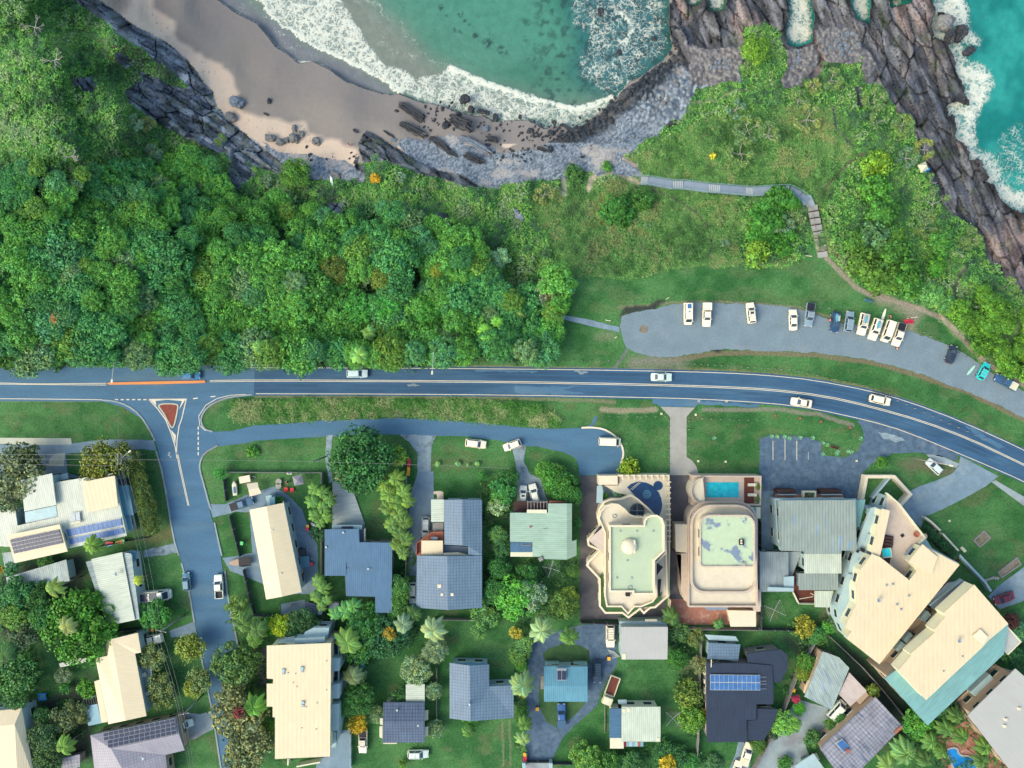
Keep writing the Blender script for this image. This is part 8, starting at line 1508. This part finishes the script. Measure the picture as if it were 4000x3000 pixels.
    vehicle(*a)
for k_ in list(VP): VP[k_]
# tipper truck
tr=thing('tipper_truck','white tipper truck with a rusty brown tray on the ring drive','truck',W(2383,2686,.06),R_(-110)); m=loft(MB(),[(3.2,.95,.5,1.5),(3.0,1.02,.45,2.1),(1.5,1.02,.5,2.15),(1.4,.98,.5,2.1)]); m.build('cab',MT['white'],tr,False,False)
MB().add([(3.06,-.8,1.45),(3.06,.8,1.45),(2.9,.76,2.0),(2.9,-.76,2.0)],[(0,1,2,3)]).build('windscreen',MT['car_glass'],tr,False,False)
m=MB(); m.box((-1,0,.95),(4.2,2.1,.12))
for y in (-1,1): m.box((-1,y*1.05,1.25),(4.3,.12,.6))
for x in (-3.1,1.1): m.box((x,0,1.25),(.12,2.1,.6))
m.build('tray',MT['white'],tr,False,False); MB().box((-1,0,1.03),(4.0,1.96,.04)).build('tray_floor',MT['timber_red'],tr,False,False); MB().box((-.2,0,.6),(5.6,.9,.2)).build('chassis',MT['black'],tr,False,False)
for x in (2.2,-2.0):
    for y in (-.95,.95): MB().tube([(x,y - .12,.42),(x,y+.12,.42)],.42,14).build('wheel',MT['tyre'],tr,False,False)
# ------------------------------------------------------------------ wheelie bins
b0=thing('wheelie_bin','','bin'); MB().add([(-.22,-.26,.08),(.22,-.26,.08),(.22,.26,.08),(-.22,.26,.08),(-.29,-.34,.95),(.29,-.34,.95),(.29,.34,.95),(-.29,.34,.95)],[(3,2,1,0),(0,1,5,4),(1,2,6,5),(2,3,7,6),(3,0,4,7),(4,5,6,7)]).build('body',MT['fence_dark'],b0,False,False)
MB().box((0,0,1.0),(.66,.76,.09)).build('lid',MT['plastic'],b0,False,False); MB().tube([(-.26,-.3,.12),(-.26,.3,.12)],.11,8).build('wheels',MT['tyre'],b0,False,False); MB().tube([(-.34,-.25,.96),(-.34,.25,.96)],.03,5).build('handle',MT['fence_dark'],b0,False,False)
RD,YL,GN=((.55,.015,.04),'red'),((.75,.4,.01),'yellow'),((.06,.5,.12),'green')
bl=[(1601,1796,RD,'top of the bin row by the gravel drive'),(1601,1807,RD,'second in the bin row by the gravel drive'),(1600,1817,RD,'third in the bin row by the gravel drive'),(1599,1829,YL,'fourth in the bin row by the gravel drive'),(1598,1839,YL,'fifth in the bin row by the gravel drive'),(1597,1849,YL,'last in the bin row by the gravel drive'),
 (951,2118,GN,'alone on the slab west of the long cream roof'),(1178,2224,GN,'beside the long cream roof'),(1181,2232,YL,'beside the long cream roof'),(1184,2240,RD,'beside the long cream roof'),(1206,2053,YL,'near the surfboard and red clothes'),(1205,2063,RD,'near the surfboard and red clothes'),(1221,2199,RD,'at the trailer corner'),
 (586,2456,GN,'behind the ute under the power lines'),(594,2455,RD,'behind the ute under the power lines'),(604,2453,YL,'behind the ute under the power lines'),(647,2802,RD,'above the solar panelled hip roof'),(658,2798,GN,'above the solar panelled hip roof'),(671,2793,YL,'above the solar panelled hip roof'),
 (2441,2417,GN,'behind the point of the curved mansion'),(2452,2417,RD,'behind the point of the curved mansion'),(2463,2417,YL,'behind the point of the curved mansion'),(2376,2566,YL,'beside the stacked poles'),(2049,2938,YL,'at the ring drive gate'),(2051,2951,RD,'at the ring drive gate, upper'),(2049,2960,RD,'at the ring drive gate, lower'),
 (3024,2090,GN,'beside the ribbed roof apartments'),(3025,2101,YL,'beside the ribbed roof apartments'),(3025,2112,RD,'beside the ribbed roof apartments'),(490,2110,GN,'below the panelled house'),(484,2112,RD,'below the panelled house'),(3093,2689,YL,'by the rusty grey cottage'),(3014,2762,GN,'beside the near black roof'),(2098,2762,YL,'on the edge of the ring drive lawn')]
for i,(a,b_,c_,w_) in enumerate(bl):
    r=b0 if i==0 else dup(b0,(0,0,0)); r.location=W(a,b_,.06); r.rotation_euler=(0,0,random.uniform(-.15,.15)); r['label'] = 'wheelie bin with %s lid, %s' % (c_[1],w_); r['group'] = 'wheelie bins'
    for ch in r.children:
        if ch.name.startswith('lid'): ch.color=(*c_[0],1)
# ------------------------------------------------------------------ poles, wires, street lamps
def pole(label,top,base_h,arms=1,arm_ang=90,lamp=None,L=2.2):
    c=W(top[0],top[1],base_h); r=thing('power_pole',label,'power pole',(c.x,c.y,0)); MB().tube([(0,0,0),(0,0,base_h)],.2,8,.13).build('pole',MT['timber_grey'],r,True,False); q_=Vector((math.cos(R_(arm_ang)),math.sin(R_(arm_ang)),0))
    for k in range(arms):
        z=base_h - .25 - k*1.2; m=MB().box((0,0,z),(L,.14,.14),R_(arm_ang)).build('crossarm',MT['timber_grey'],r,False,False)
        for s_ in (-.9,0,.9): MB().tube([q_*s_*L/2+Vector((0,0,z+.05)),q_*s_*L/2+Vector((0,0,z+.28))],.06,6).build('insulator',MT['white'],r,False,False)
    if lamp:
        d=Vector((lamp[0],lamp[1],0)); MB().tube([(0,0,base_h - 1.5),d*.5+Vector((0,0,base_h - 1)),d+Vector((0,0,base_h - .9))],.05,5).build('lamp_arm',MT['galv'],r,False,False); MB().box(d+Vector((0,0,base_h - .95)),(.6,.3,.14),math.atan2(lamp[1],lamp[0])).build('lamp_head',MT['white'],r,False,False)
    return r
pole('tall timber power pole with crossarm and lamp in the golden tipped tree',(458,1794),10.5,2,90,(2.0,1.5)); pole('timber power pole leaning over the parked white ute below the mango tree',(628,2467),10,1,-12); pole('short timber service pole on the front lawn near the yard fence',(1222,1803),9.5,0,0); pole('timber power pole cut by the hip roofed house driveway',(717,2790),9,1,10)
def lamp(label,base_,top_,arm_,h,name='street_lamp'):
    b_=W(*top_,h); b_.z=0; r=thing(name,label,'street lamp',b_); c=W(*top_,h) - b_; a=W(*arm_,h) - b_; MB().tube([(0,0,0),(0,0,h*.9),(a.x*.12,a.y*.12,h)],.11,8,.07).build('pole',MT['bark_pale'],r,True,False); MB().tube([(a.x*.12,a.y*.12,h),(a.x,a.y,h+.1)],.05,6).build('arm',MT['galv'],r,False,False); MB().box((a.x,a.y,h+.08),(.35,.75,.14),math.atan2(a.x,-a.y) ).build('lamp_head',MT['white'],r,False,False)
lamp('tall street lamp on the forest verge of the main road',(1690,1388),(1694,1372),(1688,1456),9); lamp('street lamp with crossarm over the main road by the orange median',(446,1424),(444,1412),(438,1489),8); lamp('cream street light leaning across the lawn by the forecourt',(3530,1776),(3700,1815),(3714,1819),13.3)
wires=[]
def wire(p,q_,sag=.6,label='thin power line'):
    a,b_=W(*p),W(*q_); m=MB(); m.tube([a.lerp(b_,t/10) - Vector((0,0,sag*4*(t/10)*(1 - t/10))) for t in range(11)],.03,4,cap=False); o=m.build('power_line',MT['timber_grey']); tag(o,label,'power line')
for i,(b1,b2) in enumerate(((1776,1778),(1794,1796),(1812,1820))): wire((-300,b1,10.2),(458,b2,10.4),.8,('uppermost','middle','lowest')[i] + ' power line running left from the tall corner pole')
for i,(a1,a2,a3) in enumerate(((452,575,620),(465,590,628),(485,610,640))):
    wire((a1,1800,10.2),(a2+20,2466,9.9),.9,('left','middle','right')[i] + ' power line down the verge between the corner pole and the next pole'); wire((a2+20,2468,9.9),(a3+78,2792,9),.6,('left','middle','right')[i] + ' power line passing over the wispy gums'); wire((a3+78,2792,9),(a3+130,3120,9),.6,('left','middle','right')[i] + ' power line running off the bottom edge')
wire((470,1796,9),(1222,1803,9.3),.8,'power line across the side street to the lawn service pole'); wire((464,1790,9.5),(440,1416,8.2),.5,'power line from the corner pole over the road to the street lamp'); wire((1222,1803,9.2),(1990,1830,6),.9,'power line from the lawn service pole over the fig tree')
# ------------------------------------------------------------------ people
def person(label,u,v,rz,pose,shirt,shorts,z=None,held=None):
    zg=(zat(u,v) if z is None else z); c=W(u,v,zg+.9); root=thing('person',label,'person',(c.x,c.y,zg),R_(rz)); V_,E_,Rr=[],[],[]
    def add(p,r,par=None):
        V_.append(p); Rr.append(r)
        if par is not None: E_.append((par,len(V_) - 1))
        return len(V_) - 1
    sit=pose == 'sit'; hz=.45 if sit else .92
    pel=add((0,0,hz),.14); wa=add((0,0,hz+.18),.12,pel); ch=add((.02,0,hz+.38),.15,wa); nk=add((.03,0,hz+.56),.055,ch); add((.05,0,hz+.64),.09,nk); add((.05,0,hz+.75),.085,len(V_) - 1)
    for s_ in (-1,1):
        sh=add((.02,s_*.19,hz+.48),.06,ch); el=add((.12 if sit else .04,s_*.28,hz+.2),.045,sh); wr_=add((.36 if sit else .16,s_*(.2 if sit else .3),hz+(.12 if sit else -.04)),.03,el); pm=add((V_[wr_][0]+.07,V_[wr_][1],V_[wr_][2] - .04),.035,wr_)
        for f in range(4): k1_=add((V_[pm][0]+.05,V_[pm][1]+(f - 1.5)*.022,V_[pm][2] - .02),.009,pm); add((V_[k1_][0]+.03 - abs(f - 1.5)*.006,V_[k1_][1],V_[k1_][2] - .025),.008,k1_)
        th=add((V_[wr_][0]+.05,V_[wr_][1] - s_*.045,V_[wr_][2] - .02),.01,wr_)
        hp=add((0,s_*.1,hz - .05),.1,pel); kn=add((.42 if sit else (.06*s_),s_*.13,hz - (.0 if sit else .42)),.065,hp); an=add(((.48 if sit else .1*s_ - .02),s_*.13,.09),.045,kn); add((V_[an][0]+.17,s_*.14,.05),.035,an)
    me=bpy.data.meshes.new('body'); me.from_pydata(V_,E_,[]); o=bpy.data.objects.new('body',me); COL.objects.link(o); o.parent=root; me.materials.append(MT['skin'])
    sk_=o.modifiers.new('Skin','SKIN'); sd_=me.skin_vertices[0].data
    for i,r in enumerate(Rr): sd_[i].radius=(r,r)
    sd_[0].use_root=True; o.modifiers.new('Sub','SUBSURF').levels=1; o.modifiers['Sub'].render_levels=1
    MB().lathe((.04,0,hz+.72),[(.1,0),(.115,.06),(.09,.13),(.03,.165)],12).build('hair',MT['hair'],root,True,False)
    for s_ in (-1,1): MB().box((.135,s_*.035,hz+.745),(.015,.025,.015)).build('eye',MT['black'],root,False,False)
    MB().box((.15,0,hz+.71),(.03,.025,.04)).build('nose',MT['skin'],root,False,False)
    if shirt: MB().lathe((.01,0,hz+.08),[(.17,0),(.17,.2),(.19,.35),(.12,.46)],14).build('shirt',MT['cloth'],root,True,False,(*shirt,1))
    m=MB().lathe((0,0,hz - .12),[(.17,0),(.18,.1),(.165,.2)],14)
    for s_ in (-1,1): m.tube([(0,s_*.1,hz - .02),((.28,s_*.12,hz) if sit else (.03,s_*.115,hz - .3))],.115,10)
    m.build('shorts',MT['cloth'],root,True,False,(*shorts,1)); return root
person('person with bare back standing behind the vans by the white surfboard',3477,1237,200,'stand',None,(.02,.02,.03)); person('person sitting on the ground in front of the white dual cab ute',3506,1361,30,'sit',(.5,.25,.15),(.02,.02,.03)); person('person in red standing on the dry sand of the beach',1362,565,80,'stand',(.7,.04,.1),(.5,.5,.5)); person('person in a pink top loading the left side of the navy wagon',3240,1250,0,'stand',(.6,.2,.2),(.3,.1,.1)); person('person in a pink top at the right side of the navy wagon',3272,1254,180,'stand',(.6,.25,.25),(.05,.05,.05))
person('person in white working near the shed on the concrete slab',1135,2365,0,'stand',(.7,.7,.65),(.3,.05,.03)); person('person in dark clothes beside the round table of the yard',1121,1884,200,'sit',(.05,.05,.06),(.03,.03,.04))
# ------------------------------------------------------------------ small objects
def board(label,u,v,ang_,col,L=2.5,z=.12,name='surfboard'):
    o=MB().add(*board_shape(L,.3,0,0,0)).build(name,MT['plastic']); o.location=W(u,v,zat(u,v)+z); o.rotation_euler=(0,0,R_(ang_)); o.color=(*col,1); return tag(o,label,name)
board('white surfboard lying on the grass behind the vans',3452,1230,72,(.8,.8,.6),2.9); board('pale green surfboard lying beside the turquoise car',3793,1446,50,(.35,.6,.45),2.8); board('white surfboard on the slab near the broad palms',1231,2056,-40,(.7,.72,.7)); board('white surfboard leaning in the bush on the cliff',1295,708,100,(.7,.8,.7),2.4,.8)
board('red kayak beside the panelled house',427,2121,5,(.6,.02,.04),1.9,.3,'kayak'); board('blue kayak half under the red kayak',426,2128,5,(.05,.25,.5),1.9,.1,'kayak'); board('yellow kayak right of the red kayak',465,2118,8,(.75,.6,.02),1.7,.2,'kayak')
for lb,a,b_,rz,m_ in (('blue bench on the lawn at the forest edge',2230,1136,-3,'roof_sky'),('blue bench on the lawn facing the car park path',3387,1176,-12,'roof_sky'),('dark red bench in the agave bed of the forecourt',3256,1748,-15,'timber_red')):
    r=thing('park_bench',lb,'bench',W(a,b_,zat(a,b_)),R_(rz)); MB().box((0,.1,.45),(1.8,.42,.05)).build('seat',MT[m_],r,False,False); MB().box((0,-.2,.75),(1.8,.06,.5)).build('backrest',MT[m_],r,False,False)
    for x in (-.7,.7): MB().box((x,.1,.22),(.08,.4,.44)).build('leg',MT['metal_grey'],r,False,False)
# bollard posts along the verges
q0=MB().tube([(0,0,-.1),(0,0,.75)],.1,7).build('bollard',MT['timber_grey']); tag(q0,'low weathered timber post in a row along the grass verge','bollard','timber posts along the verges')
bp=[(2162+i*36,1410) for i in range(8)]+[(2380+i*36,1626+(i % 2)) for i in range(7)]+[(2705+i*36,1634+i*1.2) for i in range(8)]+[(2610,1640+i*29) for i in range(8)]+[(2690,1645+i*32) for i in range(5)]+[(2446,1729+i*29) for i in range(3)]+[(2660+i*26,1419+i*1.6) for i in range(16)]+[(3080+i*36,1443+i*8) for i in range(9)]+[(3400+i*34,1520+i*15) for i in range(14)]+[(2470+i*36,1176 - i*2.5) for i in range(3)]+[(2780+i*38,1176+i*2.4) for i in range(13)]+[(3575+i*28,1283+i*16) for i in range(15)]
for i,(a,b_) in enumerate(bp):
    o=q0 if i==0 else q0.copy()
    if i: COL.objects.link(o)
    o.location=W(a,b_,0)
for a,b_ in ((3025,1624),(3122,1634),(3204,1647),(3318,1671)):
    o=MB().lathe((0,0,0),[(.2,0),(.3,.35),(.26,.36),(.2,.25)],12).build('plant_pot',MT['brick']); o.location=W(a,b_,0); tag(o,'terracotta pot in the line on the forecourt lawn','plant pot','terracotta pots on the lawn')
for a,b_ in ((2727,1801),(2834,1803),(2583,1616),(2717,1620),(3707,2034),(3345,1800)):
    o=MB().box((0,0,.1),(.42,.42,.25)).build('service_pit_lid',MT['white_paint']); o.location=W(a,b_,0); tag(o,'small pale square service pit lid set in a lawn','pit lid','pale pit lids in the lawns')
def clothesline(lb,u,v,z=0,rz=0,R=2.2):
    c=W(u,v,2); r=thing('clothes_line',lb,'clothes line',(c.x,c.y,0),R_(rz)); MB().tube([(0,0,0),(0,0,2.0)],.05,6).build('post',MT['galv'],r,False,False); m=MB()
    for k in range(4): an=k*math.pi/2+.785; m.tube([(0,0,1.7),(R*math.cos(an),R*math.sin(an),2.1)],.035,5)
    m.build('arms',MT['galv'],r,False,False); m=MB()
    for f in (.4,.6,.8,1): m.tube([(R*f*math.cos(k*math.pi/2+.785),R*f*math.sin(k*math.pi/2+.785),1.75+.35*f) for k in range(5)],.012,4)
    m.build('lines',MT['galv'],r,False,False)
clothesline('square rotary clothes line right of the pale sheet roofed house',2629,2809); clothesline('rotary clothes line tilted in the yard below the timber deck',3027,2385,0,20,2.6); clothesline('rotary clothes line behind the mint roof',2152,2222,0,30,1.9)
def trailer(lb,u,v,rz,m_,dim=(2.4,1.5,.5),name='trailer'):
    r=thing(name,lb,'trailer',W(u,v,.06),R_(rz)); MB().box((0,0,.45+dim[2]/2),dim).build('body',MT[m_],r,False,False); MB().tube([(dim[0]/2,.5,.5),(dim[0]/2+1.1,0,.5),(dim[0]/2,-.5,.5)],.05,5).build('drawbar',MT['galv'],r,False,False)
    for y in (-1,1): MB().tube([(0,y*(dim[1]/2),.32),(0,y*(dim[1]/2+.15),.32)],.32,12).build('wheel',MT['tyre'],r,False,False)
trailer('white covered box trailer in the front yard',962,1870,10,'cream'); trailer('trailer under a grey blue tarpaulin by the long cream roof',1190,2190,5,'roof_sky',(2.8,2.4,.8)); trailer('dark loaded trailer above the tarpaulin trailer',1178,2155,3,'fence_dark',(2.2,1.6,.6))
r=thing('small_boat','small boat with timber bow and black cover on the drive by the rail fence','boat',W(945,2193,.3),R_(185)); m=MB(); loft(m,[(2.6,.1,.3,.75),(1.8,.55,.1,.75),(.6,.8,0,.7),(-1.6,.85,0,.7),(-1.9,.8,.05,.68)]); m.build('hull',MT['beige'],r,False,False); MB().slab([(.4,-.85,.8),(.4,.85,.8),(-.6,.95,1.2),(-2.3,.9,.8),(-2.3,-.9,.8),(-.6,-.95,1.2)],.05).build('cover',MT['black'],r,False,False)
r=thing('ski','white and blue jet ski like craft standing in the yard','watercraft',W(920,1909,.2),R_(95)); m=MB(); loft(m,[(1.7,.1,.2,.6),(1.0,.5,0,.7),(-1.4,.5,0,.6)]); m.build('hull',MT['white'],r,False,False); MB().box((-.2,0,.75),(1.4,.35,.2)).build('seat',MT['solar_blue'],r,False,False)
def umbrella(lb,u,v,m_,R=1.1,n=4,h=2.3,name='garden_umbrella'):
    c=W(u,v,h); r=thing(name,lb,'umbrella',(c.x,c.y,0),.2); MB().tube([(0,0,0),(0,0,h)],.04,6).build('pole',MT['timber_grey'],r,False,False); m=MB(); m.v=[(0,0,h+.4)]+[(R*1.3*math.cos(2*math.pi*k/n+.785),R*1.3*math.sin(2*math.pi*k/n+.785),h - .1) for k in range(n)]; m.f=[(0,1+k,1+(k+1) % n) for k in range(n)]; m.build('canopy',MT[m_],r,False,False)
umbrella('square blue mauve garden umbrella on the yard lawn',1164,1876,'roof_mauve',1.15,4)
sh=thing('camp_shelter','crumpled cream canvas camp shelter at the end of the yard paving','shelter',W(1006,1906),.2); m=MB(); m.slab([(-1.3,-1.4,1.9),(1.3,-1.2,1.7),(1.1,.2,2.2),(-1.1,.1,2.3)],.04); m.slab([(-1.1,.1,2.3),(1.1,.2,2.2),(.9,1.3,1.6),(-1.5,1.5,1.7)],.04); m.build('canopy',MT['cream'],sh,False,False)
for x,y in ((-1.2,-1.3),(1.2,-1.1),(.8,1.2),(-1.4,1.4)): MB().tube([(x,y,0),(x,y,1.8)],.03,5).build('leg',MT['galv'],sh,False,False)
def chair(lb,u,v,rz,col,z=0,s_=1.0):
    r=thing('garden_chair',lb,'chair',W(u,v,z),R_(rz)); MB().box((0,0,.42),(.6*s_,.6*s_,.07)).build('seat',MT['plastic'],r,False,False,(*col,1)); MB().box((-.3*s_,0,.7),(.08,.6*s_,.55)).build('backrest',MT['plastic'],r,False,False,(*col,1))
    for x in (-.24,.24):
        for y in (-.24,.24): MB().tube([(x*s_,y*s_,0),(x*s_,y*s_,.42)],.03,5).build('leg',MT['plastic'],r,False,False,(*col,1))
chair('red garden chair on the yard lawn, left of two',1120,1910,80,(.65,.02,.02),0,1.3); chair('red garden chair on the yard lawn, right of two',1143,1912,100,(.65,.02,.02),0,1.3); chair('red camp chair on the grass behind the tight row of cars, left one',3536,1256,90,(.6,.02,.05),0,1.4); chair('red camp chair on the grass behind the tight row of cars, right one',3555,1256,60,(.6,.02,.05),0,1.4)
for lb,a,b_,m_ in (('round pale stone table in the yard, upper one',1092,1880,'concrete_warm'),('round pale stone table in the yard, lower one',1091,1897,'concrete_warm')):
    o=MB().lathe((0,0,0),[(.2,0),(.2,.5),(.65,.55),(.65,.65)],16).build('stone_table',MT[m_]); o.location=W(a,b_,0); tag(o,lb,'table')
r=thing('yard_bench','white and blue cushion bench at the front fence of the yard','bench',W(1132,1847),0); MB().box((0,0,.4),(1.1,.6,.1)).build('seat',MT['white'],r,False,False); MB().box((0,0,.47),(.6,.35,.05)).build('cushion',MT['solar_blue'],r,False,False); MB().box((0,0,.2),(.9,.4,.36)).build('base',MT['white'],r,False,False)
tp=thing('trampoline','square bright blue trampoline on the western lawn','trampoline',W(172,2717),.1); MB().strip([(-.75,-.65),(.75,-.65),(.75,.65),(-.75,.65)],.25,.55,.65,True).build('pad',MT['pool_blue'],tp,False,False); MB().box((0,0,.57),(1.3,1.1,.03)).build('mat',MT['roof_sky'],tp,False,False)
for x in (-.7,.7):
    for y in (-.6,.6): MB().tube([(x,y,0),(x,y,.6)],.04,5).build('leg',MT['galv'],tp,False,False)
for i in range(7):
    a=2373+i*4.2; o=MB().tube([W(a,2535+i*1.5,.15),W(a+22,2572 - i*1.2,.15)],.07,6).build('timber_pole',MT['galv']); tag(o,'grey pole in the stack lying beside the pale roofed garage','pole','poles stacked by the garage')
for a,b_,n_ in ((3838,2136,'diamond shaped raised garden bed edged with grey sleepers on the right lawn'),(3940,2215,'long raised garden bed beside the east driveway')):
    r=thing('garden_bed',n_,'garden bed',W(a,b_)); q_=[(3802,2110),(3842,2073),(3866,2100),(3825,2136)] if 'diamond' in n_ else [(3898,2235),(3970,2177),(3985,2203),(3910,2255)]; MB().strip([W(*p) for p in q_],.25,0,.3,True).build('edging',MT['timber_grey'],r); MB().prism([W(*p) for p in q_],0,.15).build('soil',MT['dirt'],r)
for i in range(6): o=MB().box((0,0,.04),(.6,.5,.08),.2*i).build('stepping_stone',MT['concrete_warm']); o.location=W(3852+i*9,2266 - (i*3 if i<3 else 9 - (i - 3)),0); tag(o,'pale stepping stone in the curved row by the wall end','stepping stone','stepping stones by the wall end')
o=MB().box((0,0,.2),(1.3,.6,.4),R_(-48)).build('white_planter',MT['white']); o.location=W(3760,2145,0); tag(o,'white block bench beside the long white lane wall','bench')
for a,b_,rz,n_,L_ in ((2375,1252,-10,'leftmost of the white logs beside the car park',1.2),(2607,1166,30,'white log on the lawn above the camper van',.8),(3157,1000,-8,'white board lying on the lawn near the steps',1.5),(3222,817,20,'pale sign board beside the timber steps',1.0),(3570,1240,8,'white board on the grass beside the red chairs',1.6),(2405,1318,35,'small white log near the car park corner',.6),(3545,1245,0,'white esky lid between the red chairs',.5)):
    o=MB().tube([(-L_/2,0,.15),(L_/2,0,.15)],.09,7).build('log',MT['cream']); o.location=W(a,b_,zat(a,b_)); o.rotation_euler=(0,0,R_(rz)); tag(o,n_,'log')
tn=thing('rock_tent','white and blue shade tent pitched on the edge of the eastern rocks','tent',W(3603,655,zat(3603,655)+.2),.4); m=MB(); m.v=[(0,0,1.6),(-1,-1,.3),(1,-1,.3),(1.1,1,.3),(-1,1,.3)]; m.f=[(0,1,2),(0,2,3),(0,3,4),(0,4,1)]; m.build('canopy',MT['white'],tn,False,False); MB().box((.6,-.8,.3),(.9,.7,.5)).build('side_panel',MT['pool_blue'],tn,False,False)
pt_=MB().prism([(math.cos(k*.5)*16*S*(1+.2*math.sin(k*2)),math.sin(k*.5)*16*S, ) for k in range(12)],.02,.07).build('pothole',MT['dirt']); pt_.location=W(2514,1286,.02); tag(pt_,'brown filled pothole at the left end of the car park','pothole')
